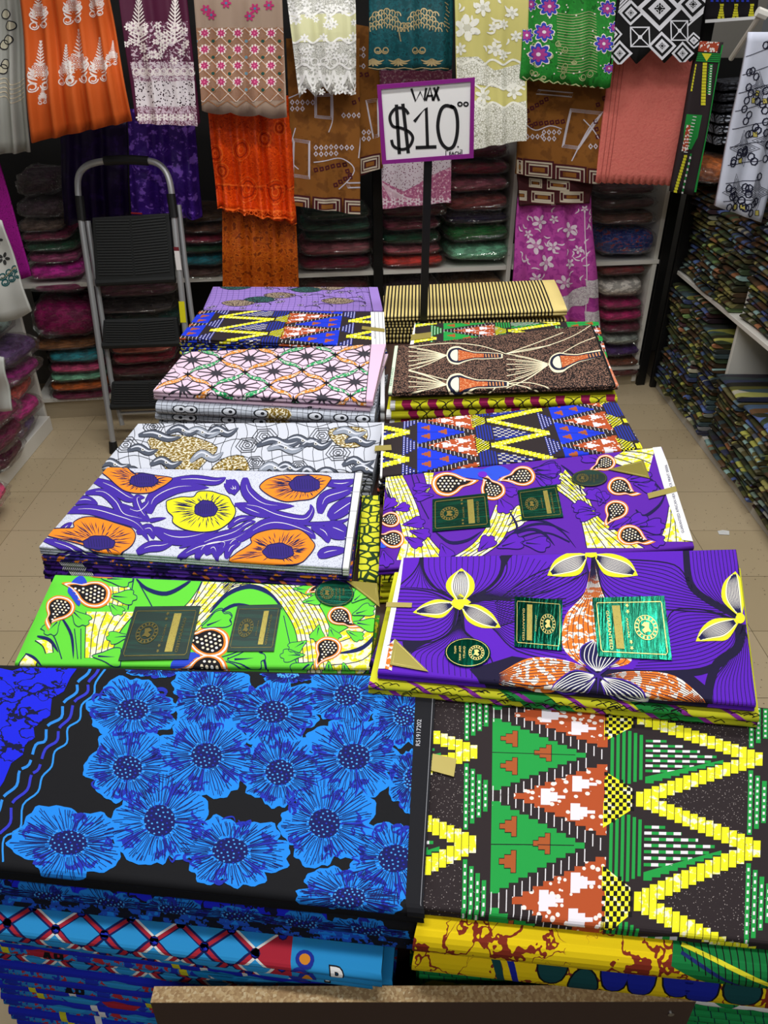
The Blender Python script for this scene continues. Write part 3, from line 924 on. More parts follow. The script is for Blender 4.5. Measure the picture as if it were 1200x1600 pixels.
def do_R1():
    o, S = TOP['R1']; pr = Print(S)
    stepped(pr, (767, 1321), (913, 1323), (769, 1177), 'green', (-1, 0, 1), (-1, 0, 1, 2), S)
    pr.poly([(660, 1055), (681, 1062), (677, 1140), (666, 1230), (655, 1230)], SELV, 5)
    pr.build(o)
    strip(o, S, 'gold_tag', [(676, 1181), (713, 1189), (709, 1217), (673, 1207)], GOLD)
    o2, S2 = LOW['R1'][0]; p2 = Print(S2, 'm'); f0 = S2.vmin * S2.D; W = S2.W
    p2.rectp(0, f0, W, .02, textured('crackle', 'f8d80e', '8a2f1c', 20., .024), 0)
    grn, nv, tl = plain('0f7d3d'), plain('1424a4'), plain('0f4a4e')
    p2.poly([(W * .62, .02), (W, .02), (W, f0 * .75), (W * .80, f0 * .42), (W * .62, f0 * .16)], grn, 1)
    for x, y, a, b, m in ((.215, .58, .020, .024, tl), (.265, .74, .019, .020, tl), (.31, .56, .019, .030, nv), (.35, .58, .019, .030, nv), (.405, .60, .020, .022, nv), (.44, .62, .022, .026, nv), (.50, .64, .024, .018, tl)):
        p2.ell((x * W / .62, f0 * y), a * 1.12, b * 1.1, BLK, 2, n=16); p2.ell((x * W / .62, f0 * y), a, b, m, 3, n=16)
    p2.line(sm([(.10, f0 * .50), (.12, f0 * .7), (.13, f0 * .98)]), .010, tl, 3); p2.line(sm([(.12, f0 * .50), (.14, f0 * .7), (.15, f0 * .98)]), .008, nv, 3)
    for k in range(22):
        x = W * .63 + k * W * .017; p2.line([(x, .01), (x + .012, f0 * (.12 + .028 * k))], .0014, BLK, 2)
    p2.line([(W * .64, f0 * .06), (W * .82, f0 * .34), (W, f0 * .62)], .004, plain('1a2a6e'), 2)
    p2.line([(W * .64, 0), (W * .84, f0 * .22), (W, f0 * .40)], .005, plain('eee832'), 2)
    p2.build(o2)
    # green fan print on the folds below
    for k, (og, Sg) in enumerate(LOW['R1'][1:]):
        pg = Print(Sg, 'm'); f1 = Sg.vmin * Sg.D; r = random.Random(k)
        pg.rectp(0, f1, Sg.W, .01, plain('128a45' if k % 2 else '1a9850'), 0)
        for i in range(26):
            x = i * Sg.W / 26 + r.uniform(0, .01); pg.line([(x, .005), (x + .018, f1)], .0015, plain('0b2a3c'), 1)
        for i in range(5):
            x = r.uniform(0, Sg.W); c = r.choice(['e07a2e', '16245c', 'e6df3a', 'e9e9e9'])
            pg.line(sm([(x, f1 * .3), (x + .03, f1 * .12), (x + .06, f1 * .3), (x + .09, f1 * .6)]), .010, plain(c), 2, taper='leaf')
        if k == 0:
            pg.text('H TEX', (.0, f1 * .85), (.022, 0), (0, .022), INK, 3, bold=.02)
        pg.build(og)
do_R1()

def do_steps(key, P0, PA, PB, ia, ib, theme):
    o, S = TOP[key]; pr = Print(S); stepped(pr, P0, PA, PB, theme, ia, ib, S, fine=False); return o, S, pr
o, S, pr = do_steps('R4', (652, 717), (730, 717), (652, 676), (-1, 0, 1), (-1, 0, 1, 2), 'blue')
pr.poly([(588, 655), (600, 661), (597, 745), (588, 745)], SELV, 5); pr.build(o)
strip(o, S, 'gold_tag', [(586, 697), (611, 696), (612, 704), (585, 705)], GOLD)
o, S, pr = do_steps('L6', (533, 503), (462, 508), (529, 527), (-1, 0, 1), (-2, -1, 0, 1, 2), 'blue')
pr.poly([(579, 484), (602, 486), (604, 545), (581, 545)], SELV, 5)
for x in (585, 591, 597): pr.line([(x, 486), (x + 3, 545)], .8, plain('8a8d98'), 6)
pr.text('REGISTERED', (587, 530), (.0, -3.6), (-3.6, 0), INK, 6); pr.build(o)
strip(o, S, 'gold_tag', [(566, 511), (601, 515), (601, 520), (565, 516)], GOLD)
o, S, pr = do_steps('R6', (693, 529), (760, 529), (693, 505), (-1, 0, 1), (-2, -1, 0, 1, 2), 'green')
pr.poly([(640, 495), (650, 497), (646, 545), (632, 545)], SELV, 5); pr.build(o)
strip(o, S, 'gold_tag', [(644, 524), (674, 520), (673, 529), (641, 533)], GOLD)
# ------------------------------------------------------------------ more prints: flowers, swirls, leaves
def lens(pr, A, B, fill, ink, n, w, z, edge=None, ew=2.0, inner=None):
    A = sm(A, 5); B = sm(B, 5)
    if fill: pr.poly(A + B[::-1], fill, z)
    if inner:
        k = .2
        m = min(len(A), len(B))
        A2 = [(a[0] + (b[0] - a[0]) * k, a[1] + (b[1] - a[1]) * k) for a, b in zip(A, B)]
        B2 = [(a[0] + (b[0] - a[0]) * (1 - k), a[1] + (b[1] - a[1]) * (1 - k)) for a, b in zip(A, B)]
        lo, hi = int(m * .12), int(m * .9)
        pr.poly(A2[lo:hi] + B2[lo:hi][::-1], inner, z + 1)
        A, B = A2[lo:hi], B2[lo:hi]; z += 1
    for i in range(n):
        t = (i + 1) / (n + 1)
        pr.line([(a[0] + (b[0] - a[0]) * t, a[1] + (b[1] - a[1]) * t) for a, b in zip(A, B)], w, ink, z + 1)
    if edge:
        pr.line(A, ew, edge, z + 1); pr.line(B, ew, edge, z + 1)

FOIL = textured('blotch', '06352a', '0a4a3a', 9., .5, rough=.30, metal=.85, c3='0f6a52', stretch=(1, 14, 1), soft=True, bump=.25, spec=.5)
FOILB = textured('blotch', '064634', '0a5a45', 9., .5, rough=.18, metal=1.0, c3='118066', stretch=(14, 1, 1), soft=True, bump=.2, spec=.5)
FDARK = textured('blotch', '04201c', '062a24', 9., .5, rough=.45, metal=.3, c3='083a30', stretch=(1, 10, 1), soft=True, spec=.5)
def emblem(pr, c, ax, ay, z, m):
    """round badge; ax / ay = half axes as picture vectors"""
    def P(x, y): return (c[0] + x * ax[0] + y * ay[0], c[1] + x * ax[1] + y * ay[1])
    w = math.hypot(*ax) * .055
    for q in (.98, .66): pr.line([P(q * math.cos(t), q * math.sin(t)) for t in (k * math.pi / 12 for k in range(24))], w, m, z, closed=True)
    for k in range(16):
        t = k * math.pi / 8
        pr.line([P(.72 * math.cos(t), .72 * math.sin(t)), P(.92 * math.cos(t), .92 * math.sin(t))], w * 2.4, m, z)
    pr.poly([P(-.3, -.4), (P(.1, -.45)), P(.4, -.2), P(.1, -.05), P(.38, .2), P(.2, .45), P(-.1, .3), P(-.4, .35), P(-.22, 0)], m, z)
def star(pr, c, ax, ay, z, m):
    pr.poly([(c[0] + r * (math.cos(t) * ax[0] + math.sin(t) * ay[0]), c[1] + r * (math.cos(t) * ax[1] + math.sin(t) * ay[1])) for r, t in ((1 if k % 2 == 0 else .42, math.pi * k / 5) for k in range(10))], m, z)
def foil_label(o, S, q, mat, flip=False, gold='b8a24c', big=True):
    """rectangular label: q = corners TL, TR, BR, BL in the picture"""
    lab = strip(o, S, 'foil_label', q, mat, .0024, .0007, 'dark green foil label with gold crest')
    pr = Print(S, base=.0034); g = plain(gold, .35, .5, .7)
    def P(x, y):
        a = [q[0][i] + (q[1][i] - q[0][i]) * x for i in (0, 1)]; b = [q[3][i] + (q[2][i] - q[3][i]) * x for i in (0, 1)]
        return (a[0] + (b[0] - a[0]) * y, a[1] + (b[1] - a[1]) * y)
    X = (lambda x: 1 - x) if flip else (lambda x: x)
    w = math.dist(q[0], q[1]) * .011
    pr.line([P(.06, .09), P(.94, .09), P(.95, .12), P(.95, .88), P(.93, .92), P(.07, .92), P(.05, .88), P(.05, .12)], w, g, 0, closed=True)
    c = P(X(.30), .5); ax = tuple(b - a for a, b in zip(c, P(X(.46), .5))); ay = tuple(b - a for a, b in zip(c, P(X(.30), .70)))
    emblem(pr, c, ax, ay, 0, g)
    pr.poly([P(X(.63), .14), P(X(.74), .14), P(X(.74), .86), P(X(.63), .86)], GOLDT, 0)
    d = tuple((b - a) for a, b in zip(P(.5, .2), P(.5, .28))); e = tuple((b - a) for a, b in zip(P(X(.5), .2), P(X(.46), .2)))
    if big:
        for y in (.14, .24, .74, .84): star(pr, P(X(.53), y), tuple(.5 * t for t in d), tuple(.7 * t for t in e), 0, g)
    sg = 1 if not flip else 1
    pr.text('GUARANTEED', P(X(.83), .22 if not flip else .22), tuple(1.25 * t for t in d), tuple(1.5 * t for t in e) if not flip else tuple(1.5 * t for t in e), g, 0)
    pr.text('AFRICAN', P(X(.565), .34), tuple(1.0 * t for t in d), tuple(1.0 * t for t in e), g, 0)
    pr.build(lab, 'lettering')
def foil_oval(o, S, c, rx, ry, mat, rot=0., side=1, gold='b8a24c'):
    ca, sa = math.cos(rot), math.sin(rot)
    f = lambda x, y: (c[0] + rx * x * ca - ry * y * sa, c[1] + rx * x * sa + ry * y * ca)
    lab = strip(o, S, 'foil_label', [f(math.cos(2 * math.pi * k / 28), math.sin(2 * math.pi * k / 28)) for k in range(28)], mat, .0024, .0007, 'oval dark green foil label with gold crest')
    pr = Print(S, base=.0034); g = plain(gold, .35, .5, .7)
    pr.line([f(.93 * math.cos(2 * math.pi * k / 28), .93 * math.sin(2 * math.pi * k / 28)) for k in range(28)], rx * .02, g, 0, closed=True)
    c2 = f(side * .38, 0); emblem(pr, c2, (rx * .34 * ca, rx * .34 * sa), (-ry * .5 * sa, ry * .5 * ca), 0, g)
    for k, x in enumerate((-.12, -.3, -.5)): pr.text(('QUALITY', 'REAL WAX', 'PRINT')[k], f(side * x, -.42), (0, ry * .2), (-rx * .13, 0), g, 0)
    pr.build(lab, 'lettering')
def gold_corner(o, S, pts):
    strip(o, S, 'gold_corner_label', pts, plain('8f8434', .4, .5, .35), .0024, .0007, 'olive gold triangular label')
    pr = Print(S, base=.0034); g = plain('c9bd6c', .4, .5, .5)
    c = (sum(p[0] for p in pts) / 3, sum(p[1] for p in pts) / 3)
    pr.line([(c[0] + (p[0] - c[0]) * .8, c[1] + (p[1] - c[1]) * .8) for p in pts], 1.0, g, 0, closed=True)
    pr.build(o, 'label_border')

# ---- orchid cloth
def do_R2():
    o, S = TOP['R2']; pr = Print(S); C, D = crop(560, 680, 3.636), crop(800, 680, 3)
    pur, dark = plain('5a1cbc'), plain('1a1436')
    yel, orng = plain('e6e32c'), textured('blotch', 'e87a26', 'e87a26', 75., .43, c3='f6ece4')
    pr.tf = None; pr.poly([(560, 840), (1220, 840), (1220, 1130), (560, 1130)], pur, 0)
    pr.tf = C
    for A, B, n in (([(580, 950), (450, 880), (375, 780), (368, 680)], [(580, 950), (720, 880), (800, 790), (815, 670)], 13),
                    ([(560, 965), (420, 900), (300, 880), (225, 878)], [(560, 975), (520, 1100), (400, 1170), (180, 1165)], 13),
                    ([(575, 990), (540, 1110), (430, 1180), (300, 1240), (290, 1330)], [(575, 990), (600, 1110), (700, 1200), (760, 1290), (775, 1400)], 14),
                    ([(600, 960), (720, 935), (900, 945), (1180, 930)], [(600, 975), (760, 1100), (900, 1230), (1180, 1300)], 15),
                    ([(230, 860), (300, 800), (340, 740), (352, 690)], [(500, 900), (420, 860), (375, 790), (366, 690)], 7),
                    ([(620, 930), (760, 880), (840, 780), (835, 660)], [(640, 945), (900, 930), (1100, 880), (1300, 780)], 13)):
        lens(pr, A, B, None, dark, n, 3.2, 1, dark, 7)
    for P, w in (([(600, 940), (720, 890), (805, 800), (830, 680), (835, 650)], 34), ([(620, 955), (760, 938), (930, 945)], 18), ([(545, 935), (420, 885), (240, 866)], 16), ([(560, 990), (530, 1110), (430, 1175), (270, 1195)], 18), ([(590, 990), (600, 1110), (640, 1155), (720, 1210)], 20)):
        pr.line(sm(P), w, dark, 2, taper='end' if w < 30 else 'start')
    pr.poly([(250, 1175), (420, 1170), (330, 1215), (290, 1240), (255, 1210)], dark, 2)
    pr.poly([(800, 690), (860, 670), (900, 660), (860, 700), (825, 760)], dark, 2)
    Yp = [([(560, 950), (500, 880), (512, 820), (585, 760)], [(600, 945), (655, 890), (650, 820), (585, 760)]),
          ([(545, 955), (450, 938), (370, 965), (310, 1012)], [(545, 975), (480, 1040), (390, 1035), (310, 1012)]),
          ([(590, 970), (680, 970), (760, 1020), (808, 1100)], [(585, 985), (620, 1060), (700, 1100), (808, 1100)])]
    for A, B in Yp: lens(pr, A, B, yel, NAVY, 8, 4.0, 4, plain('f0efc0'), 7, inner=plain('ece9e0'))
    pr.poly([(555, 925), (580, 905), (605, 930), (640, 955), (600, 985), (575, 1000), (545, 985), (520, 960)], yel, 6)
    pr.tf = D
    for A, B, n in (([(350, 590), (200, 615), (60, 680), (-80, 790)], [(360, 640), (340, 740), (230, 805), (-60, 900)], 12),
                    ([(400, 590), (560, 585), (760, 610), (830, 700)], [(400, 620), (430, 730), (560, 800), (1000, 840)], 12),
                    ([(1050, 850), (900, 760), (830, 690), (812, 550)], [(1050, 850), (1060, 750), (1060, 620), (1050, 530)], 13),
                    ([(1040, 865), (900, 822), (760, 822), (715, 900)], [(1050, 900), (1030, 1010), (880, 1095), (560, 1110)], 15),
                    ([(1080, 900), (1010, 1060), (930, 1160), (925, 1280)], [(1080, 900), (1120, 1000), (1140, 1150), (1160, 1260)], 11)):
        lens(pr, A, B, None, dark, n, 2.8, 1, dark, 6)
    for P, w in (([(380, 560), (350, 740), (240, 812)], 14), ([(385, 560), (405, 700), (440, 770)], 26), ([(1050, 850), (900, 765), (830, 690), (815, 540)], 30), ([(1060, 880), (900, 822), (720, 820)], 14), ([(1075, 890), (1055, 1000), (960, 1075), (920, 1200), (920, 1270)], 44), ([(1000, 1060), (880, 1110), (690, 1125)], 34)):
        pr.line(sm(P), w, dark, 2, taper='end' if w < 20 else 'leaf' if w < 30 else None)
    pr.poly([(0, 1040), (200, 1070), (330, 1100), (500, 1100), (700, 1105), (850, 1130), (935, 1200), (925, 1290), (-60, 1260), (-200, 1100)], dark, 2)
    for A, B in (([(372, 590), (340, 740), (250, 850), (238, 1000), (330, 1085)], [(385, 590), (420, 730), (500, 900), (560, 1060), (440, 1095)]),
                 ([(380, 1110), (250, 1060), (80, 1050), (-60, 1120)], [(380, 1130), (300, 1180), (150, 1215), (-60, 1160)]),
                 ([(430, 1130), (560, 1110), (760, 1130), (910, 1250)], [(430, 1150), (520, 1200), (640, 1250), (880, 1270)])):
        lens(pr, A, B, orng, dark, 11, 3.0, 3)
    for A, B in (([(390, 1110), (325, 1060), (325, 1000), (375, 970)], [(415, 1110), (480, 1070), (500, 1040), (420, 980)]),
                 ([(380, 1125), (290, 1108), (220, 1150), (175, 1198)], [(390, 1150), (350, 1205), (260, 1222), (175, 1198)]),
                 ([(430, 1140), (520, 1150), (600, 1190), (645, 1255)], [(415, 1160), (450, 1225), (540, 1262), (645, 1258)])):
        lens(pr, A, B, plain('1c1a4e'), W_, 8, 4.0, 5, plain('4a2aa8'), 5)
    for P in ([(400, 1130), (330, 1085)], [(400, 1130), (470, 1085)], [(400, 1130), (340, 1170)], [(400, 1130), (460, 1170)], [(405, 1130), (400, 1210)]):
        pr.line(P, 14, plain('3c1f86'), 8, taper='end')
    Yp = [([(350, 560), (270, 553), (200, 590), (165, 660)], [(350, 580), (320, 650), (250, 665), (165, 660)]),
          ([(390, 560), (470, 558), (550, 590), (590, 660)], [(390, 580), (430, 650), (500, 668), (590, 660)]),
          ([(1055, 850), (985, 780), (990, 700), (1045, 645)], [(1078, 850), (1088, 760), (1075, 690), (1045, 645)]),
          ([(1045, 865), (950, 865), (890, 905), (860, 970)], [(1060, 885), (1010, 960), (940, 968), (860, 970)])]
    for A, B in Yp: lens(pr, A, B, yel, NAVY, 8, 3.4, 6, plain('f0efc0'), 5, inner=plain('ece9e0'))
    pr.ell((370, 560), 28, 16, yel, 8); pr.ell((1068, 865), 22, 24, yel, 8)
    # selvage with its lettering
    pr.tf = C
    pr.poly([(218, 690), (258, 690), (240, 850), (215, 990), (150, 1330), (80, 1330), (130, 1080), (170, 900)], SELV, 7)
    pr.text('GUARANTEED AFRICAN HIGH TEX BLOCK PRINT', (206, 760), (-6.5, 27), (24, 6), plain('2a2a55'), 8, bold=.012)
    pr.poly([(150, 1330), (178, 1190), (205, 1165), (190, 1340)], orng, 7)
    for k in range(5): pr.line([(165 + k * 5, 1200 + k * 28), (198, 1190 + k * 30)], 3, dark, 8)
    pr.tf = None
    pr.build(o)
    C_ = lambda pts: [C(*p) for p in pts]; D_ = lambda pts: [D(*p) for p in pts]
    foil_label(o, S, D_([(12, 765), (235, 780), (232, 1020), (10, 1000)]), FOILB, flip=True, gold='d8c878', big=False)
    foil_label(o, S, D_([(375, 768), (712, 760), (748, 1062), (402, 1045)]), FOILB, flip=True, gold='d8c878')
    foil_oval(o, S, C(620, 1245), 36, 22.5, FOILB, .04, 1, gold='d8c878')
    gold_corner(o, S, C_([(205, 1163), (398, 1352), (178, 1312)]))
    strip(o, S, 'gold_tag', C_([(160, 958), (305, 962), (302, 988), (156, 984)]), GOLD)
    # cloth just below: yellow leaf bands, purple lines, green patches
    o2, S2 = LOW['R2'][0]; p2 = Print(S2, 'm'); f0 = S2.vmin * S2.D; W = S2.W; r = random.Random(5)
    grn, purp = plain('1f8a3e'), plain('8a2aa0')
    for k, x in enumerate((.20, .40, .62)):
        p2.poly([(x, .01), (x + .07, .01), (x + .14, f0), (x + .06, f0)], grn, 0)
    for k in range(9):
        x = k * .08 - .02; p2.line([(x, .01), (x + .085, f0)], .006, purp, 1)
    for k in range(150):
        x = r.uniform(0, W); y = r.uniform(f0, 0); p2.line([(x, y), (x + .010, y + .004), (x + .016, y)], .0013, BLK, 2)
    p2.build(o2)
do_R2()

# ---- swirl design (two colourways)
def paisley(pr, c, r, ang, cur, z, rim='e8842a'):
    """comma of pale dots in a white and orange rim; ang = tail direction"""
    ca, sa = math.cos(ang), math.sin(ang)
    def F(x, y): return (c[0] + r * (x * ca - y * sa), c[1] + r * .8 * (x * sa + y * ca))
    body = [(-.95, .05), (-.75, -.62), (-.15, -.95), (.5, -.85), (1.0, -.55), (1.55, -.35), (2.0, cur * .15 - .45), (1.6, .05), (1.05, .25), (.65, .7), (.1, .98), (-.6, .78)]
    for k, (m, zz) in enumerate(((plain(rim), 0), (W_, 1), (plain(rim), 2), (plain('16131a'), 3))):
        q = 1 - .09 * k
        pr.poly([F(x * q + (.02 * k), y * q) for x, y in sm(body, 3, True)], m, z + zz)
    for i in range(-3, 7):
        for j in range(-3, 4):
            x, y = i * .25 + (j % 2) * .125, j * .23
            if (x * x + y * y < .42) or (0 < x < 1.35 and abs(y + .18) < .40 - .24 * x):
                pr.ell(F(x, y), r * .078, r * .062, plain('efe2c6') if (i + j) % 3 else W_, z + 4, n=6)
def ginkgo(pr, c, r, ang, fill, ink, z):
    ca, sa = math.cos(ang), math.sin(ang)
    def F(x, y): return (c[0] + r * (x * ca - y * sa), c[1] + r * .75 * (x * sa + y * ca))
    P = sm([(-1, 0), (-.3, -.35), (.35, -.72), (.8, -.7), (.82, -.35), (1.08, -.2), (1.1, .15), (.85, .3), (.8, .65), (.35, .7), (-.3, .35)], 3, True)
    pr.poly([F(x, y) for x, y in P], fill, z)
    pr.line([F(x, y) for x, y in P], max(1.0, r * .055), ink, z + 1, closed=True)
    pr.line([F(-.6, 0), F(.0, .02), F(.45, .0)], r * .12, ink, z + 1, taper='end')
YEL = textured('blotch', 'ecea24', 'ecea24', 65., .45, c3='f6f6d4', soft=True)
def band(pr, A, B, n, z, w, ink=None):
    A = sm(A, 5); B = sm(B, 5); pr.poly(A + B[::-1], YEL, z)
    m = min(len(A), len(B))
    for i in range(n + 2):
        t = i / (n + 1)
        pr.line([(a[0] + (b[0] - a[0]) * t, a[1] + (b[1] - a[1]) * t) for a, b in zip(A[:m], B[:m])], w, ink or NAVY, z + 1)

def do_L2():
    o, S = TOP['L2']; pr = Print(S); A_, B_ = crop(0, 700, 3), crop(300, 700, 3)
    lime, dk, blue = plain('62d53c'), plain('14205c'), plain('2a48cc')
    pr.tf = A_
    band(pr, [(405, 770), (402, 860), (398, 985)], [(640, 770), (560, 870), (520, 985)], 4, 1, 4)
    band(pr, [(500, 650), (505, 700), (500, 740)], [(610, 655), (612, 700), (600, 740)], 3, 1, 4)
    band(pr, [(165, 905), (200, 930), (215, 965)], [(238, 900), (245, 925), (250, 960)], 0, 1, 5)
    band(pr, [(70, 1045), (90, 1010), (125, 965)], [(150, 1045), (165, 1020), (180, 1000)], 0, 1, 5)
    band(pr, [(960, 590), (930, 660), (880, 730), (800, 800)], [(1230, 590), (1110, 690), (1010, 790), (930, 880)], 6, 1, 4)
    for P, w in (([(640, 615), (690, 662), (780, 684), (870, 640), (912, 600)], 20), ([(655, 640), (700, 720), (720, 760)], 5), ([(1050, 745), (1120, 685), (1220, 648)], 20), ([(175, 885), (235, 905), (275, 960)], 17), ([(120, 965), (160, 985), (195, 1020)], 14), ([(285, 790), (335, 880), (345, 990)], 14), ([(190, 850), (250, 880), (290, 990)], 5), ([(350, 850), (365, 990)], 4), ([(380, 850), (380, 990)], 4), ([(630, 600), (600, 760)], 5), ([(960, 600), (900, 740)], 5)):
        pr.line(sm(P), w, dk, 2, taper='leaf' if w > 12 else None)
    for (x, y, r, a) in ((545, 615, 70, .05), (570, 700, 65, .1), (540, 755, 45, .9), (250, 840, 55, 2.2), (370, 795, 60, .9), (560, 890, 55, 3.0), (505, 980, 75, .05), (1010, 810, 75, -.45), (1120, 990, 90, .0)):
        ginkgo(pr, (x, y), r, a, lime, dk, 3)
    pr.poly(sm([(345, 620), (385, 600), (410, 640), (385, 690), (372, 745), (335, 700), (318, 670)], 3, True), blue, 5)
    pr.poly(sm([(380, 570), (450, 590), (540, 600), (520, 612), (440, 608), (370, 590)], 3, True), plain('e8842a'), 4)
    pr.poly(sm([(820, 990), (900, 960), (960, 985), (900, 1040), (800, 1040)], 3, True), blue, 5)
    paisley(pr, (445, 690), 84, 3.7, 1, 5); paisley(pr, (285, 750), 72, -.9 + math.pi, -1, 5)
    paisley(pr, (990, 915), 95, 3.5, 1, 5); paisley(pr, (980, 1040), 95, 3.2, 1, 5)
    pr.tf = B_
    band(pr, [(150, 690), (180, 660), (215, 645), (270, 640), (350, 665), (425, 750), (490, 880), (500, 1070)], [(140, 620), (190, 590), (250, 570), (340, 560), (470, 590), (560, 690), (640, 830), (700, 1070)], 7, 1, 4)
    pr.poly(sm([(95, 770), (165, 690), (270, 655), (365, 690), (420, 760), (470, 900), (480, 1070), (330, 1070), (100, 1070), (60, 900)], 4), lime, 3)
    for P, w in (([(85, 775), (165, 690), (270, 652), (370, 690), (425, 765)], 22), ([(110, 790), (200, 740), (300, 750)], 16), ([(690, 965), (790, 945), (860, 880), (900, 800)], 18), ([(500, 610), (560, 700), (600, 740)], 4), ([(430, 790), (470, 960), (520, 1070)], 4), ([(300, 900), (340, 1000), (350, 1070)], 12)):
        pr.line(sm(P), w, dk, 4, taper='leaf' if w > 10 else None)
    band(pr, [(690, 870), (800, 800), (900, 690)], [(620, 1070), (800, 1060), (900, 960)], 3, 2, 4)
    for (x, y, r, a) in ((520, 665, 48, .1), (545, 615, 45, .5), (560, 720, 45, -.2), (590, 870, 50, 1.7), (660, 875, 45, 1.2), (800, 770, 55, -.4), (810, 830, 60, .2), (760, 880, 45, .6), (500, 930, 50, 2.5), (475, 975, 55, 3.1), (520, 1030, 60, 2.6), (640, 1040, 50, 1.6), (720, 1040, 45, 1.3), (110, 820, 75, -.5), (250, 990, 85, -.1), (780, 700, 50, -.9)):
        ginkgo(pr, (x, y), r, a, lime, dk, 5)
    paisley(pr, (640, 640), 62, 2.8, 1, 7); paisley(pr, (690, 790), 58, .9, -1, 7); paisley(pr, (640, 940), 66, 2.2, 1, 7)
    pr.tf = None; pr.build(o)
    foil_label(o, S, [A_(*p) for p in ((635, 750), (942, 747), (885, 996), (556, 1002))], FDARK, gold='6e6432')
    foil_label(o, S, [B_(*p) for p in ((215, 745), (421, 741), (385, 960), (164, 961))], FDARK, gold='6e6432', big=False)
    foil_oval(o, S, B_(668, 688), 30.5, 20.5, FOIL, .05, -1, gold='8a7c40')
    gold_corner(o, S, [B_(*p) for p in ((722, 627), (868, 640), (880, 752))])
do_L2()

def do_R3():
    o, S = TOP['R3']; pr = Print(S); C, D = crop(560, 680, 3.636), crop(800, 680, 3)
    pur, dk, blue = plain('5a1cb8'), plain('18124a'), plain('2b4fd6')
    pr.tf = C
    band(pr, [(140, 225), (160, 330), (215, 450), (250, 580), (215, 710)], [(245, 215), (330, 400), (375, 540), (450, 640), (520, 700)], 5, 1, 4.5)
    band(pr, [(545, 690), (650, 620), (730, 520), (780, 400)], [(700, 690), (800, 620), (850, 540), (900, 420)], 4, 1, 4.5)
    band(pr, [(370, 215), (390, 300), (380, 330)], [(430, 215), (410, 300), (390, 335)], 1, 1, 4)
    band(pr, [(1000, 190), (1080, 250), (1180, 330)], [(1090, 175), (1180, 230), (1290, 300)], 2, 1, 4)
    for P, w in (([(440, 555), (520, 612), (620, 600), (700, 550)], 18), ([(830, 590), (960, 520), (1080, 510), (1200, 560)], 14), ([(800, 640), (960, 570), (1080, 560), (1200, 610)], 9), ([(160, 300), (200, 420), (215, 470)], 16), ([(860, 440), (900, 520), (880, 560)], 14), ([(300, 220), (340, 360), (400, 480)], 6), ([(330, 230), (370, 330)], 5)):
        pr.line(sm(P), w, dk, 2, taper='leaf' if w > 12 else None)
    for (x, y, r, a) in ((370, 300, 55, 2.9), (375, 350, 55, 3.1), (170, 400, 55, -.9), (240, 420, 50, -.3), (310, 505, 62, -.2), (345, 560, 60, .3), (310, 605, 58, .6), (820, 400, 65, 1.2), (490, 660, 62, 1.2), (720, 625, 68, -.9), (860, 620, 80, -.4), (1000, 620, 80, .1), (150, 700, 60, 1.4), (850, 320, 50, .4), (1060, 200, 80, .1), (1040, 250, 60, .6)):
        ginkgo(pr, (x, y), r, a, pur, dk, 3)
    for P in ([(705, 228), (600, 215), (540, 240), (500, 265)], [(705, 228), (760, 240), (780, 280), (770, 310)], [(705, 228), (790, 205), (850, 235), (900, 260)]):
        pr.line(sm(P), 62, blue, 5, taper=None)
    paisley(pr, (500, 283), 92, .0, 1, 6); paisley(pr, (765, 320), 72, -1.9, -1, 6); paisley(pr, (935, 235), 74, 3.05, 1, 6)
    pr.ell((705, 228), 26, 18, plain('6a22c4'), 11)
    paisley(pr, (185, 485), 56, 3.3, 1, 6); paisley(pr, (200, 595), 66, 3.5, 1, 6); pr.ell((140, 605), 34, 40, blue, 5)
    pr.tf = D
    band(pr, [(200, 250), (300, 330), (330, 430), (350, 530)], [(250, 160), (350, 280), (420, 400), (620, 530)], 5, 1, 4)
    band(pr, [(450, 120), (560, 165), (630, 215)], [(550, 60), (620, 55), (672, 55)], 3, 1, 4)
    band(pr, [(735, 335), (720, 420), (690, 500)], [(775, 360), (810, 430), (850, 500)], 3, 1, 4)
    band(pr, [(-20, 400), (30, 330), (90, 400)], [(-20, 460), (40, 430), (60, 410)], 1, 1, 4)
    for P, w in (([(-20, 425), (60, 400), (160, 410), (240, 460), (300, 530)], 9), ([(-20, 480), (80, 445), (150, 465), (200, 520)], 14), ([(580, 350), (620, 380), (690, 330), (720, 270)], 14), ([(230, 140), (300, 200), (330, 290)], 10), ([(560, 190), (640, 200), (700, 260)], 6)):
        pr.line(sm(P), w, dk, 2, taper='leaf' if w > 8 else None)
    for (x, y, r, a) in ((150, 165, 70, -.1), (165, 205, 60, .4), (400, 290, 55, 3.9), (340, 340, 55, 3.4), (360, 375, 55, 3.0), (420, 300, 45, 5.0), (590, 200, 60, -.3), (620, 240, 55, .3), (500, 420, 60, -.6), (570, 410, 65, -.4), (640, 430, 70, .0), (660, 490, 55, .5), (380, 110, 55, 3.6)):
        ginkgo(pr, (x, y), r, a, pur, dk, 3)
    paisley(pr, (440, 130), 48, 2.7, 1, 6); paisley(pr, (500, 240), 56, .7, -1, 6); paisley(pr, (490, 350), 58, 2.2, 1, 6); paisley(pr, (550, 470), 62, .6, -1, 6)
    pr.poly([(655, 50), (695, 50), (870, 505), (795, 495), (735, 330), (690, 180)], SELV, 12)
    pr.text('GUARANTEED AFRICAN HEX BLOCK PRINT 00006', (806, 462), (-3.6, -11.6 * 1.22), (-17, 4.2), plain('2a2a55'), 13, bold=.012)
    pr.tf = None; pr.build(o)
    foil_label(o, S, [C(*p) for p in ((420, 375), (730, 338), (750, 530), (420, 556))], FOIL, gold='a8934a')
    foil_label(o, S, [D(*p) for p in ((25, 265), (208, 235), (240, 390), (46, 408))], FOIL, gold='a8934a', big=False)
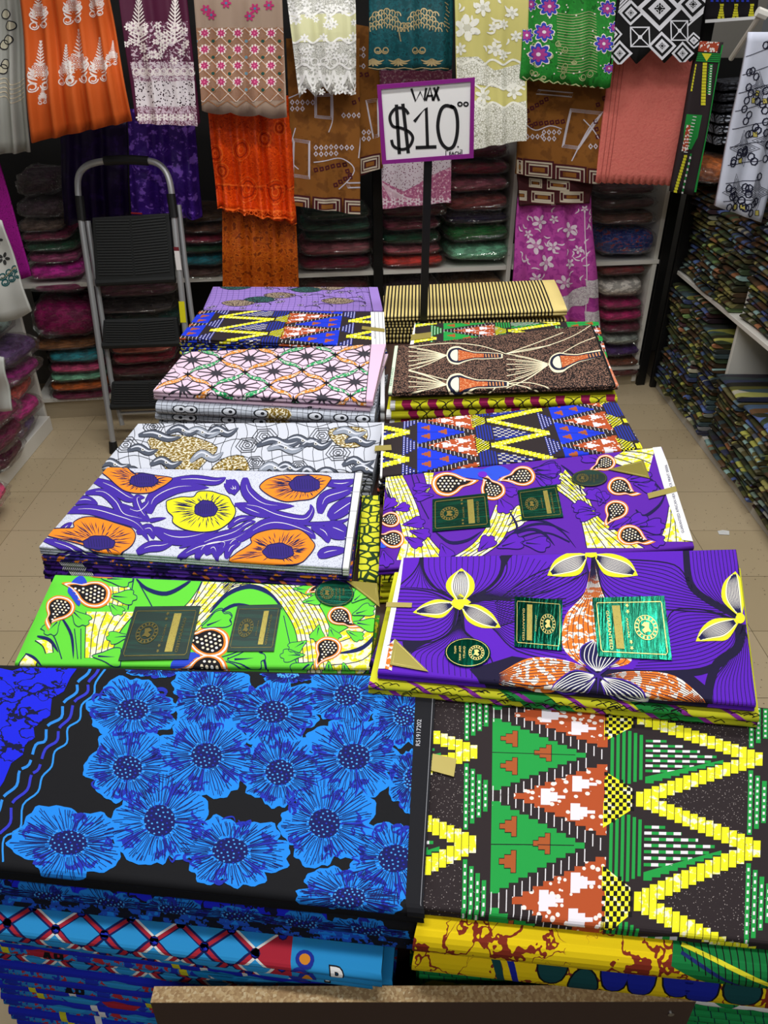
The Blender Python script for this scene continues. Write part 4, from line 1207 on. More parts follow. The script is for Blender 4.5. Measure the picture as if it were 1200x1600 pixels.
    foil_oval(o, S, D(362, 205), 28, 13, FDARK, .0, -1, gold='8a7c40')
    gold_corner(o, S, [D(*p) for p in ((450, 165), (615, 122), (645, 208))])
    strip(o, S, 'gold_tag', [D(*p) for p in ((633, 278), (765, 245), (772, 270), (640, 303))], GOLD)
do_R3()

# ---- poppies
def poppy(pr, out, c, rx, ry, col, seed, z=4):
    r = random.Random(seed); P = sm(out, 4, True); f = plain(col)
    pr.poly(P, f, z); pr.line(P, 1.6, NAVY, z + 1, closed=True)
    N = len(P)
    for k in range(54):
        q = P[int(k * N / 54) % N]
        a0 = r.uniform(.45, .6) if k % 2 else .34; a1 = r.uniform(.75, .97) if k % 2 else r.uniform(.55, .85)
        m = lambda t: (c[0] + (q[0] - c[0]) * t, c[1] + (q[1] - c[1]) * t)
        pr.line([m(a0), m((a0 + a1) / 2), m(a1)], r.uniform(1.1, 2.1), NAVY, z + 1, taper='leaf')
    blob = [(c[0] + rx * (1 + .05 * math.sin(7 * t + seed) + .04 * math.sin(3 * t)) * math.cos(t), c[1] + ry * (1 + .05 * math.sin(7 * t + seed) + .04 * math.sin(3 * t)) * math.sin(t)) for t in (k * math.pi / 12 for k in range(24))]
    pr.poly(blob, plain('2f2178'), z + 2); pr.line(blob, 1.4, NAVY, z + 3, closed=True)
    for k in range(9): pr.line([(c[0] - rx * .7 + k * rx * .17, c[1] - ry * .6), (c[0] - rx * .6 + k * rx * .16, c[1] + ry * .6)], .7, NAVY, z + 3)
def do_L3():
    o, S = TOP['L3']; pr = Print(S); vio = plain('4128a0'); A_, B_ = crop(0, 700, 3), crop(300, 700, 3)
    def vine(P, w):
        w *= 1.45; P = sm(P, 5); pr.line(P, w + 7, NAVY, 1, taper='leaf'); pr.line(P, w, vio, 2, taper='leaf')
        if w > 20: pr.line([(x + w * .08, y - w * .06) for x, y in P[3:-3]], 3, W_, 3, taper='leaf')
    pr.tf = A_
    for P, w in (([(430, 150), (520, 185), (600, 235), (640, 240)], 34), ([(400, 215), (480, 210), (540, 255), (575, 310), (640, 330), (700, 345)], 30), ([(330, 260), (400, 245), (460, 265)], 26), ([(290, 300), (420, 290), (540, 320), (640, 360), (700, 440)], 36),
                 ([(700, 345), (660, 300), (640, 240), (680, 235)], 26), ([(560, 265), (640, 300), (690, 265), (690, 235)], 26), ([(700, 310), (720, 240), (830, 190), (980, 190)], 44), ([(720, 380), (800, 420), (900, 420), (1040, 380)], 46), ([(700, 345), (720, 340), (780, 330)], 12), ([(640, 400), (700, 380), (720, 430)], 30),
                 ([(640, 490), (700, 465), (760, 460), (820, 440)], 34), ([(830, 520), (900, 480), (960, 460), (1100, 430), (1200, 370)], 30), ([(840, 470), (940, 440), (1080, 420)], 12), ([(780, 160), (900, 150), (1010, 160), (1060, 140)], 28), ([(1090, 150), (1100, 200), (1060, 150)], 34), ([(1110, 270), (1180, 300), (1260, 330)], 26),
                 ([(960, 500), (1000, 470), (1020, 530)], 30), ([(1060, 480), (1090, 440), (1130, 430)], 20), ([(250, 440), (300, 380), (340, 350)], 18), ([(200, 430), (300, 460), (420, 510), (560, 520)], 26), ([(1100, 400), (1160, 360), (1200, 350)], 16), ([(100, 540), (300, 500), (420, 490)], 16)):
        vine(P, w)
    pr.tf = B_
    for P, w in (([(175, 150), (190, 200), (150, 170)], 30), ([(250, 140), (260, 210), (340, 270), (480, 275)], 40), ([(200, 270), (300, 280), (400, 320), (520, 340), (560, 300), (555, 265)], 30), ([(440, 350), (560, 360), (690, 350), (740, 330)], 12), ([(600, 310), (620, 240), (700, 210), (770, 190)], 40), ([(640, 330), (680, 300), (740, 260), (770, 250)], 50),
                 ([(620, 370), (680, 390), (740, 420)], 60), ([(560, 370), (620, 400), (640, 450)], 34), ([(220, 440), (330, 370), (420, 360), (540, 400), (580, 430)], 40), ([(0, 470), (100, 430), (200, 400), (280, 340)], 30), ([(20, 520), (60, 460), (150, 450), (110, 520)], 34), ([(590, 510), (640, 490), (730, 480)], 34), ([(610, 160), (700, 170), (770, 150)], 26), ([(160, 520), (180, 470), (230, 450)], 24), ([(170, 380), (220, 340), (300, 330)], 20)):
        vine(P, w)
    pr.tf = None
    OR, YE = 'f28a22', 'ece61e'
    poppy(pr, [(158, 737), (167, 729), (187, 726), (200, 732), (208, 740), (222, 740), (245, 744), (269, 748), (262, 757), (250, 764), (235, 771), (213, 772), (195, 768), (183, 760), (170, 748)], (225, 752), 22, 11, OR, 1)
    poppy(pr, [(260, 788), (263, 783), (283, 778), (302, 778), (310, 770), (328, 769), (343, 773), (357, 778), (363, 788), (368, 797), (367, 807), (360, 817), (347, 827), (333, 832), (313, 833), (293, 830), (280, 825), (270, 817), (270, 808), (262, 800)], (322, 797), 18, 13, YE, 2)
    poppy(pr, [(73, 837), (80, 828), (97, 826), (115, 825), (115, 817), (127, 810), (143, 808), (163, 812), (182, 818), (198, 823), (207, 827), (212, 837), (208, 850), (197, 860), (180, 867), (160, 863), (143, 860), (130, 853), (110, 847), (90, 842)], (155, 849), 25, 11, OR, 3)
    poppy(pr, [(406, 763), (410, 755), (423, 747), (450, 742), (513, 744), (512, 757), (500, 770), (487, 780), (467, 783), (447, 785), (430, 780), (417, 773)], (476, 757), 24, 13, OR, 4)
    poppy(pr, [(363, 878), (367, 867), (383, 857), (393, 850), (392, 843), (403, 835), (427, 829), (450, 830), (467, 829), (480, 837), (485, 843), (492, 852), (490, 860), (482, 870), (470, 880), (447, 882)], (435, 863), 24, 12, OR, 5)
    pr.poly([(555, 735), (572, 735), (551, 905), (533, 905)], SELV, 9); pr.line([(555, 737), (533, 900)], 1.6, NAVY, 10)
    for y in (770, 800, 842): pr.line([(548 - (y - 770) * .13, y), (566 - (y - 770) * .13, y)], 1, plain('9a9ca8'), 10)
    pr.build(o)
do_L3()

# ---- scrolling leaves on grey white
def do_L4():
    o, S = TOP['L4']; pr = Print(S); A_, B_ = crop(0, 380, 3), crop(280, 380, 3)
    gold = textured('blotch', '7d6416', '7d6416', 150., .44, c3='efe9d2'); ln = plain('22252e'); g1, g2 = plain('4b5261'), plain('8d95a4')
    pr.tf = B_
    for q in ([(-150, 930), (-60, 900), (70, 910), (180, 960), (130, 1020), (60, 1080), (-40, 1080)], [(145, 1085), (200, 1015), (300, 1000), (320, 1085)], [(700, 880), (790, 860), (880, 880), (860, 950), (770, 960), (720, 930)]):
        pr.poly(sm(q, 3, True), gold, 1); pr.line(sm(q, 3, True), 3, ln, 2, closed=True)
    # nested angular contours and net lines
    for (x, y, k) in ((320, 950, 55), (400, 910, 60), (670, 905, 60), (745, 985, 58), (355, 1030, 45), (-250, 945, 60), (-380, 980, 55), (560, 1050, 45), (180, 880, 50), (-120, 860, 50), (830, 1040, 40)):
        for q in (1, .72, .44, .2):
            pr.line([(x + k * q * a, y + k * q * .62 * b) for a, b in ((-1, .2), (-.5, -.9), (.5, -1), (1, -.1), (.6, .9), (-.5, 1))], 4, ln, 1, closed=True)
    for k in range(28):
        x = -420 + k * 48; pr.line(sm([(x, 820), (x + 20, 900), (x - 10, 980), (x + 10, 1100)]), 2.4, ln, 1)
    for y in (850, 935, 1010, 1075): pr.line(sm([(-450 + k * 120, y + (14 if k % 2 else -14)) for k in range(13)]), 2.4, ln, 1)
    r = random.Random(9)
    for (x, y) in ((-330, 895), (-170, 970), (-300, 1040), (-60, 1030), (110, 890), (200, 885), (470, 940), (500, 965), (130, 1000), (580, 930), (640, 945), (800, 890), (850, 930), (520, 1055), (300, 1090), (450, 1055), (620, 1075), (840, 1030), (720, 1080), (-200, 1075), (-430, 1030), (880, 1060), (20, 880), (-90, 905)):
        a = r.uniform(-.5, .4); L = r.uniform(75, 110)
        P = sm([(x - L * math.cos(a), y - L * .4 * math.sin(a) + 14), (x - L * .3, y - 12), (x + L * .35, y + 12), (x + L * math.cos(a), y + L * .3 * math.sin(a) - 8)], 5)
        pr.line(P, 42, ln, 2, taper='leaf'); pr.line(P, 34, g1 if r.random() < .6 else g2, 3, taper='leaf'); pr.line([(p[0], p[1] - 5) for p in P[2:-2]], 9, plain('c9cedb'), 4, taper='leaf')
        pr.ell((x, y), 8, 6, W_, 5, n=8); pr.ell((x, y), 4.5, 3.5, BLK, 6, n=6)
    pr.tf = None; pr.build(o)
    # plump roll below the pink cloth: net of fine lines with round knots
    for idx in (1, 2):
        if idx >= len(LOW['L5']): continue
        o2, S2 = LOW['L5'][idx]; p2 = Print(S2, 'm'); W = S2.W; f0 = S2.vmin * S2.D
        p2.rectp(0, f0, W, .02, plain('c3cad8'), 0)
        for k in range(40): p2.line([(k * W / 40, .01), (k * W / 40 + .006 * math.sin(k), f0)], .0011, ln, 1)
        for k in range(5): p2.line(sm([(i * W / 12, f0 * (k + .5) / 5 + .003 * math.sin(i * 1.7 + k)) for i in range(13)], 3), .0011, ln, 1)
        for x in (.07, .10, .21, .30, .45, .52, .58):
            p2.ell((x, f0 * .4), .022, .012, ln, 2, n=12); p2.ell((x, f0 * .4), .017, .009, plain('d4d9e4'), 3, n=12); p2.ell((x + .004, f0 * .4), .006, .004, ln, 4, n=8)
        p2.poly(sm([(.30, f0 * .2), (.36, f0 * .05), (.385, f0 * .4), (.36, f0 * .8), (.32, f0 * .7)], 3, True), gold, 2)
        p2.build(o2)
do_L4()

# ---- starbursts
def do_L5():
    o, S = TOP['L5']; pr = Print(S); pr.tf = crop(280, 380, 3)
    ch, org, grn = plain('37353f'), plain('e28a2c'), plain('1f9a58')
    e1, e2 = (268, -11), (113, 62)
    P = lambda i, j: (330 + i * e1[0] + j * e2[0], 540 + i * e1[1] + j * e2[1])
    for j in range(-2, 5):
        for i in range(-4, 4):
            c = P(i, j)
            if not (-150 < c[0] < 1020 and 430 < c[1] < 780): continue
            for k in range(10):
                t = math.pi * k / 5 + .2
                q = (c[0] + 88 * math.cos(t), c[1] + 42 * math.sin(t))
                pr.line([c, q], 5, ch, 1)
                t2 = t + math.pi / 10
                pr.line([(c[0] + 84 * math.cos(t), c[1] + 40 * math.sin(t)), (c[0] + 98 * math.cos(t2), c[1] + 47 * math.sin(t2)), (c[0] + 84 * math.cos(t + math.pi / 5), c[1] + 40 * math.sin(t + math.pi / 5))], 3.0, ch, 1)
            pr.poly([(c[0] + r * math.cos(t), c[1] + .5 * r * math.sin(t)) for r, t in ((60 if k % 2 == 0 else 22, math.pi * k / 10 + .2) for k in range(20))], ch, 2)
            n0 = (c[0] + e1[0] * .5, c[1] + e1[1] * .5)
            for e, col in ((e2, org if (i + j) % 2 else grn), ((e2[0] - e1[0], e2[1] - e1[1]), grn if (i + 2 * j) % 2 else org)):
                n1 = (n0[0] + e[0], n0[1] + e[1])
                M = [(n0[0] + (n1[0] - n0[0]) * t, n0[1] + (n1[1] - n0[1]) * t + 7 * math.sin(6.28 * t)) for t in (k / 10 for k in range(11))]
                pr.line(M, 22, ch, 3, taper='leaf'); pr.line(M, 15, plain('e9e0e6') if False else (textured('blotch', 'e28a2c', 'e28a2c', 120., .45, c3='f0ddd0') if col is org else textured('blotch', '1f9a58', '1f9a58', 120., .45, c3='e8e0e6')), 4, taper='leaf')
            pr.poly([(n0[0] + r * math.cos(t), n0[1] + .6 * r * math.sin(t)) for r, t in ((30 if k % 2 == 0 else 9, math.pi * k / 6 + .5) for k in range(12))], BLK, 5)
    pr.tf = None
    pr.poly([(580, 530), (608, 525), (590, 635), (571, 632)], plain('e9bcd8'), 7); pr.line([(580, 532), (571, 630)], 1.2, ch, 8)
    pr.build(o)
do_L5()

# ---- lavender doodles
def do_L7():
    o, S = TOP['L7']; pr = Print(S, 'm'); r = random.Random(2); W, D = S.W, S.D; ln = plain('231c33')
    for k in range(30): pr.line(sm([(k * W / 30, -.02), (k * W / 30 + .006, D * .4), (k * W / 30 - .004, D)], 3), .0013, plain('5c4a90'), 1)
    for k in range(12): pr.line([(0, k * D / 12), (W, k * D / 12 + .004)], .0013, plain('5c4a90'), 1)
    for (x, y, c) in ((.09, .25, 'teal'), (.37, .22, 'teal'), (.20, .10, 'teal'), (.27, .15, 'cream'), (.49, .09, 'cream'), (.12, .06, 'cream'), (.46, .25, 'cream')):
        m = textured('cells', '3b6f6a', '1c2a30', 130., .12) if c == 'teal' else textured('cells', 'b8a58e', '4a3d3a', 130., .12)
        P = sm([(x + a * .062, y * 1.1 + b * .045) for a, b in ((-1, 0), (-.4, -.8), (.5, -.7), (1, .1), (.3, .8), (-.5, .7))], 3, True)
        pr.poly(P, m, 2); pr.line(P, .002, ln, 3, closed=True)
    for k in range(26):
        x, y = r.uniform(0, W * .93), r.uniform(0, D); pr.ell((x, y), .011, .009, plain('cbb9ee'), 2, n=10); pr.ring((x, y), .011, .009, .0022, ln, 3, n=10); pr.ell((x, y), .006, .005, ln, 4, n=8)
    for k in range(16):
        x, y = r.uniform(0, W * .9), r.uniform(0, D); pr.line(sm([(x, y), (x + .02, y + .018), (x + .05, y + .012), (x + .06, y - .012)], 4), .004, ln, 2)
    pr.rectp(W * .945, -.03, W, D, plain('a486da'), 5); pr.rectp(W * .942, -.03, W * .946, D, ln, 6)
    pr.build(o)
do_L7()

# ---- bottles and fans
def do_R5():
    o, S = TOP['R5']; pr = Print(S); pr.tf = crop(560, 380, 3)
    cr, br, nv = plain('efe6c4'), textured('blotch', 'b8592c', 'b8592c', 130., .47, c3='e0a070'), plain('191d38')
    for (x, y, x2, y2) in ((418, 528, 668, 530), (418, 662, 695, 662), (898, 568, 1160, 515)):
        dx, dy = x2 - x, y2 - y; F = lambda t, n: (x + dx * t - dy * n / 250, y + dy * t + dx * n / 250)
        body = sm([F(0, 0), F(.06, -28), F(.2, -36), F(.32, -26), F(.5, -15), F(.68, -14), F(.98, -9), F(1, 0), F(.98, 9), F(.68, 14), F(.5, 15), F(.32, 26), F(.2, 36), F(.06, 28)], 4, True)
        pr.poly([(p[0] + (p[0] - F(.45, 0)[0]) * .05, p[1] + (p[1] - F(.45, 0)[1]) * .22) for p in body], cr, 3)
        pr.poly(body, nv, 4)
        pr.poly(sm([F(.05, 0), F(.09, -20), F(.18, -26), F(.19, 0), F(.18, 26), F(.09, 20)], 4, True), plain('dfe3cc'), 5)
        pr.poly([F(.2, -27), F(.32, -20), F(.5, -10), F(.68, -9), F(.68, 9), F(.5, 10), F(.32, 20), F(.2, 27)], br, 5)
        for k in range(5): pr.poly([F(.70 + .055 * k, -8), F(.725 + .055 * k, -8), F(.735 + .055 * k, 8), F(.71 + .055 * k, 8)], plain('c98a5a'), 5)
    fans = ([(235, y) for y in (488, 510, 532, 555, 578, 596)], (415, 528)), ([(235, y) for y in (600, 625, 650, 675, 700)], (415, 665)), ([(695, y) for y in (520, 545, 570, 597, 625, 655, 680)], (895, 568))
    for starts, e in fans:
        for k, s_ in enumerate(starts):
            m = ((s_[0] + e[0]) / 2, (s_[1] * .62 + e[1] * .38))
            pr.line(sm([s_, m, e], 4), 3.2, cr, 2)
            if k < len(starts) - 1: pr.line(sm([(s_[0] + 40, s_[1] + 11), ((s_[0] + e[0]) / 2 + 10, (s_[1] + 11) * .62 + e[1] * .38), e], 4), 2.4, cr, 2)
    for P in ([(235, 596), (400, 640), (420, 640)], [(235, 488), (420, 470), (560, 480), (650, 505), (690, 520)], [(690, 520), (850, 492), (1000, 440), (1090, 385)], [(690, 520), (830, 470), (960, 420)], [(480, 690), (600, 700), (690, 660), (850, 690)], [(690, 660), (800, 655), (900, 680)], [(950, 520), (1040, 470), (1150, 430)], [(690, 520), (780, 500), (900, 480)]):
        pr.line(sm(P, 4), 3.2, cr, 2)
    pr.tf = None
    pr.poly([(925, 500), (938, 508), (975, 602), (962, 606)], textured('blotch', 'c97a5a', 'c97a5a', 90., .5, c3='efe6e4'), 6)
    pr.line([(923, 505), (961, 604)], 3, BLK, 7)
    pr.poly([(608, 535), (622, 540), (612, 615), (601, 615)], plain('cfe0c8'), 6)
    pr.text('REGISTERED', (612, 604), (.6, -5.2), (-5.2, -.4), plain('2a5a50'), 7)
    pr.build(o)
    mag, ln = plain('8b1248'), plain('1d1a12')
    for k, (o2, S2) in enumerate(LOW['R5']):
        p2 = Print(S2, 'm'); f0 = S2.vmin * S2.D; W = S2.W
        for i in range(9):
            x = .035 + i * .074 + (.03 if k % 2 else 0)
            p2.poly([(x, .01), (x + .028, .01), (x + .022, f0 * .3), (x + .030, f0 * .6), (x + .024, f0), (x - .002, f0), (x + .006, f0 * .6), (x - .003, f0 * .3)], mag, 1)
            p2.line(sm([(x + .03, 0), (x + .05, f0 * .3), (x + .04, f0 * .6), (x + .06, f0)], 3), .003, ln, 1); p2.line(sm([(x + .07, 0), (x + .05, f0 * .4), (x + .065, f0)], 3), .003, ln, 1)
        p2.rectp(0, f0, .014, .01, SELV, 2)
        p2.build(o2)
do_R5()

def do_R7():
    o, S = TOP['R7']; pr = Print(S, 'm'); W, D = S.W, S.D; k = plain('171412')
    n = 48
    for i in range(n):
        x = W * .935 * i / n; pr.poly([(x, S.vmin * D), (x + .0056, S.vmin * D), (x + .0056, D), (x, D)], k, 1)
    pr.build(o)
    for o2, S2 in LOW['R7']:
        p2 = Print(S2, 'm')
        for i in range(n + 3):
            x = S2.W * i / (n + 3); p2.poly([(x, S2.vmin * D), (x + .0066, S2.vmin * D), (x + .0066, .02), (x, .02)], k, 1)
        o2.data.materials[0] = plain('d9c57c'); p2.build(o2)
do_R7()

# purple folds with white feathering and the honeycomb under the swirl cloth
for idx in (1, 2):
    o2, S2 = LOW['L3'][idx]; p2 = Print(S2, 'm'); f0 = S2.vmin * S2.D; r = random.Random(idx)
    for k in range(12):
        x = .01 + k * .004 + idx * .02; p2.line(sm([(x, .0), (x + .012, f0 * .4), (x + .006, f0 * .9)], 3), .0016, W_, 1)
    for k in range(7):
        x = .10 + k * .075; p2.poly(sm([(x, f0 * .2), (x + .03, f0 * .05), (x + .05, f0 * .5), (x + .02, f0 * .8)], 3, True), plain('5f2fb4'), 1)
    for k in range(6): p2.line([(.30 + k * .05, f0 * .2), (.33 + k * .05, f0 * .8)], .006, plain('c96a3a'), 2)
    p2.build(o2)
# ------------------------------------------------------------------ cloths hanging along the back
def hang(label, quad, off=None, y=None, mat=None, pleats=(3, .008), thick=.012, hem=None, seed=0, grid=(40, 14), name='hanging_cloth', group=None, back=None, flare=1.0):
    P = [bk(px, py, off) if y is None else at_y(px, py, y) for px, py in quad]      # TL TR BR BL
    r = random.Random(seed); n, a = pleats; ph, ph2 = r.uniform(0, 6), r.uniform(0, 6)
    disp = lambda u, v: a * (math.sin(2 * math.pi * n * u + ph + .5 * v) + .45 * math.sin(2 * math.pi * n * 1.7 * u + ph2)) * (.35 + .65 * (1 - v) * flare) + .004 * math.sin(9 * v + ph2) * a / .008
    gu, gv = grid
    tab = [[disp(i / gu, j / gv) for i in range(gu + 1)] for j in range(gv + 1)]
    def lin_disp(u, v):        # same facets as the cloth mesh, so that embroidery follows every pleat
        x, y_ = min(max(u, 0.), 1.) * gu, min(max(v, 0.), 1.) * gv; i, j = min(int(x), gu - 1), min(int(y_), gv - 1); x -= i; y_ -= j
        return (tab[j][i] * (1 - x) + tab[j][i + 1] * x) * (1 - y_) + (tab[j + 1][i] * (1 - x) + tab[j + 1][i + 1] * x) * y_
    S = Surf(*P, disp=lin_disp, grid=grid)
    if S.n.y > 0:
        S.n = -S.n; S.e2 = S.n.cross(S.e1).normalized(); S._q = [((p - S.c0).dot(S.e1), (p - S.c0).dot(S.e2)) for p in (S.FL, S.FR, S.BL, S.BR)]
    nu, nv = grid; V = []; F = []; UV = []
    hm = hem or (lambda u: 0.0)
    for side in (0, 1):
        for j in range(nv + 1):
            for i in range(nu + 1):
                u, v = i / nu, j / nv
                vv = v - hm(u) / S.D * max(0, 1 - v * nv) if j == 0 else v
                V.append(S.p(u, vv, -thick * side)); UV.append((u * S.W, v * S.D))
    m = (nu + 1) * (nv + 1)
    for j in range(nv):
        for i in range(nu):
            a0 = j * (nu + 1) + i; q = (a0, a0 + 1, a0 + nu + 2, a0 + nu + 1)
            F.append(q); F.append(tuple(m + k for k in q[::-1]))
    bd = [i for i in range(nu + 1)] + [(j + 1) * (nu + 1) - 1 for j in range(1, nv + 1)] + [nv * (nu + 1) + i for i in range(nu - 1, -1, -1)] + [j * (nu + 1) for j in range(nv - 1, 0, -1)]
    for k in range(len(bd)):
        a0, b0 = bd[k], bd[(k + 1) % len(bd)]; F.append((b0, a0, a0 + m, b0 + m))
    og = (P[2] + P[3]) / 2
    o = mesh_obj(name, V, F, mat, None, uvs=UV, origin=og, smooth=True)
    tag(o, label, 'fabric', group)
    S.vmin = min(0., -max(hm(k / 40) for k in range(41)) / S.D)
    return o, S
def HP(S): p = Print(S, base=.0012, step=.00025); p.rect = (0, 1, S.vmin, 1); return p
def scal(n, amp): return lambda u: amp * abs(math.sin(math.pi * n * u))
def zig(n, amp): return lambda u: amp * abs(((u * n) % 1) * 2 - 1)

# rails the cloths are folded over (just above the picture)
for off, z, lb in ((.405, 1.99, 'front steel rail the upper row of cloths hangs from'), (.27, 1.96, 'rear steel rail the lower row of cloths hangs from')):
    v, f = tube_vf([bp(-.5, off, z), bp(3.2, off, z)], .012)
    tag(mesh_obj('hanging_rail', v, f, plain('8b8d90', .3, .5, 1.0), None, origin=bp(1.3, off, z)), lb, 'rail')

def fern(pr, c, h, w, m, z=1, n=9):
    pr.line([(c[0], c[1]), (c[0], c[1] - h)], w * .06, m, z)
    for k in range(n):
        t = k / n; y = c[1] - h * t; q = w * (1 - t) * .5 + w * .06
        for s_ in (-1, 1):
            pr.line(sm([(c[0], y), (c[0] + s_ * q * .45, y - h * .07), (c[0] + s_ * q * .8, y - h * .13)], 3), min(w * .13, 6.5), m, z, taper='leaf')
def scroll(pr, c, r, w, m, z=1, s_=1, turns=1.4):
    pr.line([(c[0] + s_ * r * (1 - .6 * k / 18) * math.cos(k * turns * 2 * math.pi / 18), c[1] + r * (1 - .6 * k / 18) * math.sin(k * turns * 2 * math.pi / 18)) for k in range(19)], w, m, z)
def blossom(pr, c, r, m, ctr=None, n=6, z=1, rot=0., sq=1.0):
    for k in range(n):
        t = 2 * math.pi * k / n + rot
        pr.ell((c[0] + r * .62 * math.cos(t), c[1] + sq * r * .62 * math.sin(t)), r * .44, r * .26, m, z, rot=t, n=8)
    if ctr: pr.ell(c, r * .28, r * .28 * sq, ctr, z + 1, n=8)

THR = plain('e7dfdc', .6)       # pale embroidery thread
M_TOPD = -70
# 1 grey-white net with outlined petals
o, S = hang('grey white net lace with black outlined petals at the far left', [(-60, M_TOPD), (30, M_TOPD), (47, 238), (-60, 246)], .375, mat=tulle('a9aaa4', .93), pleats=(4, .024), seed=1)
pr = HP(S)
for (x, y) in ((8, 22), (15, 40), (5, 70), (12, 62), (4, 108), (8, 100)):
    P = sm([(x - 7, y), (x - 2, y - 7), (x + 6, y - 5), (x + 8, y + 2), (x + 3, y + 7), (x - 5, y + 6)], 3, True)
    pr.poly(P, plain('c2bda8'), 1); pr.line(P, 1.6, INK, 2, closed=True)
for k in range(5): pr.line(sm([(-10, 128 + 7 * k), (8, 122 + 7 * k), (22, 132 + 7 * k), (40, 122 + 7 * k)]), 1.6, plain('d5c9b0'), 1)
pr.build(o, 'embroidery_print')
# 2 orange net with white embroidery
o, S = hang('orange net cloth with white scroll embroidery, flaring at the hem', [(26, M_TOPD), (158, M_TOPD), (205, 190), (46, 224)], .455, mat=tulle('c8591d', .95), pleats=(5, .026), seed=2, thick=.02)
pr = HP(S); pr.tf = crop(0, 0, 3)
for (x, y, s_) in ((185, 330, 1.), (310, 320, .8), (365, 290, 1.1), (465, 300, .9), (180, 50, .9), (340, 25, .9), (450, 10, .7), (525, 260, .5), (200, 450, .4)):
    fern(pr, (x, y - 20 * s_), 120 * s_, 56 * s_, THR, 1, 8)
    for j in range(5):
        for i in range(-3, 4):
            if abs(i) + abs(j - 2) < 5: pr.ring((x + i * 11 * s_ + (j % 2) * 5, y - 30 * s_ + j * 13 * s_), 5 * s_, 5 * s_, 2.6, THR, 1, n=6)
    for sg_ in (-1, 1):
        for q in range(4): pr.line(sm([(x + sg_ * 10 * s_, y + (10 + 18 * q) * s_), (x + sg_ * 34 * s_, y + (0 + 18 * q) * s_), (x + sg_ * 46 * s_, y + (-16 + 18 * q) * s_)], 3), 9 * s_, THR, 1, taper='leaf')
    for a, b, r_ in ((-28, 78, 24), (26, 70, 22), (-34, 20, 18), (34, 10, 18)): scroll(pr, (x + a * s_, y + b * s_), r_ * s_, 6 * s_, THR, 1, 1 if a < 0 else -1)
    for k in range(12): pr.ell((x + (k % 4 - 1.5) * 14 * s_, y + (k // 4) * 14 * s_ + 6), 4 * s_, 4 * s_, plain('d9a58a'), 2, n=6)
pr.tf = None; pr.build(o, 'embroidery_print')
# 3 burgundy with white lace border
o, S = hang('burgundy cloth with dense white lace border and scalloped hem', [(176, M_TOPD), (285, M_TOPD), (313, 190), (212, 186)], .415, mat=plain('47102f', .6), pleats=(3, .012), seed=3, hem=scal(7, .016), grid=(42, 14))
pr = HP(S); pr.tf = crop(0, 0, 3)
lace = textured('cells', '47102f', 'd9cfd4', 150., .12); net = textured('dots', 'd9d2d6', '2a0c1c', 120., .33)
pr.poly([(590, 100), (880, 100), (895, 290), (622, 300)], textured('blotch', '6a3a54', '47102f', 90., .46, c3='c9b6c2'), 1)
pr.poly([(610, 290), (908, 290), (912, 380), (628, 385)], textured('blotch', 'cfc4ca', '7a4a66', 80., .5, c3='d9d2d6'), 2)
pr.poly([(628, 382), (912, 378), (918, 498), (640, 502)], net, 2)
pr.poly([(640, 500), (920, 496), (928, 600), (655, 600)], textured('blotch', 'c3aebb', '6a2f4c', 90., .5, c3='dccfd6'), 2)
for x in (650, 820): fern(pr, (x, 200), 220, 110, THR, 3, 13)
rb = random.Random(33)
for k in range(40): blossom(pr, (rb.uniform(590 + 0, 890), rb.uniform(110, 290)), rb.uniform(10, 22), THR, plain('9a7a8c'), 6, 3)
for k in range(9): scroll(pr, (640 + k * 32, 335), 20, 6, THR, 3); blossom(pr, (655 + k * 30, 550), 17, THR, None, 6, 3)
pr.tf = None; pr.build(o, 'embroidery_print')
# 4 beige with jewelled lattice
o, S = hang('beige net cloth with a copper lattice of pink flowers and green gems', [(298, M_TOPD), (438, M_TOPD), (448, 182), (316, 172)], .43, mat=tulle('a08a79', .96), pleats=(3, .014), seed=4, hem=scal(3, .012), grid=(30, 14))
pr = HP(S); pr.tf = crop(280, 0, 3)
pr.poly([(72, 130), (490, 130), (492, 470), (90, 470)], tulle('a8785c', .5), 0)
cop, pk, gr, wt = plain('b98560', .35, .5, .5), plain('b3316a'), plain('1f4a44'), plain('e3d8d0')
for i in range(-4, 12):
    for s_ in (1, -1):
        a = [(70 + i * 78, 130), (70 + i * 78 + s_ * 310, 470)]
        a = [(min(490, max(70, x)), y) for x, y in a]
        x0, x1 = 70 + i * 78, 70 + i * 78 + s_ * 350
        pts = [(x0 + (x1 - x0) * t, 130 + 345 * t) for t in (k / 24 for k in range(25))]
        pts = [p for p in pts if 75 < p[0] < 490]
        if len(pts) > 1: pr.line(pts, 9, cop, 1); pr.line([(x + 4, y) for x, y in pts], 2.5, wt, 2)
for j in range(8):
    for i in range(8):
        x, y = 80 + i * 78 + (39 if j % 2 else 0) - 39, 155 + j * 38
        if not 70 < x < 490 or y > 460: continue
        if j % 2 == 0: blossom(pr, (x, y), 24, wt, None, 9, 3); blossom(pr, (x, y), 18, pk, plain('d76a94'), 7, 4)
        else: pr.ell((x, y), 14, 14, cop, 3, n=8); pr.ell((x, y), 9, 9, gr if i % 3 else plain('6a8a98'), 4, n=6)
for x, y in ((125, 45), (355, 40), (220, 15), (420, 25), (150, 70), (330, 75)): blossom(pr, (x, y), 24, pk, plain('4a7a98'), 6, 3)
pr.line([(90 + k * 45, 470 if k % 2 else 500) for k in range(10)], 6, cop, 2)
pr.tf = None; pr.build(o, 'embroidery_print')
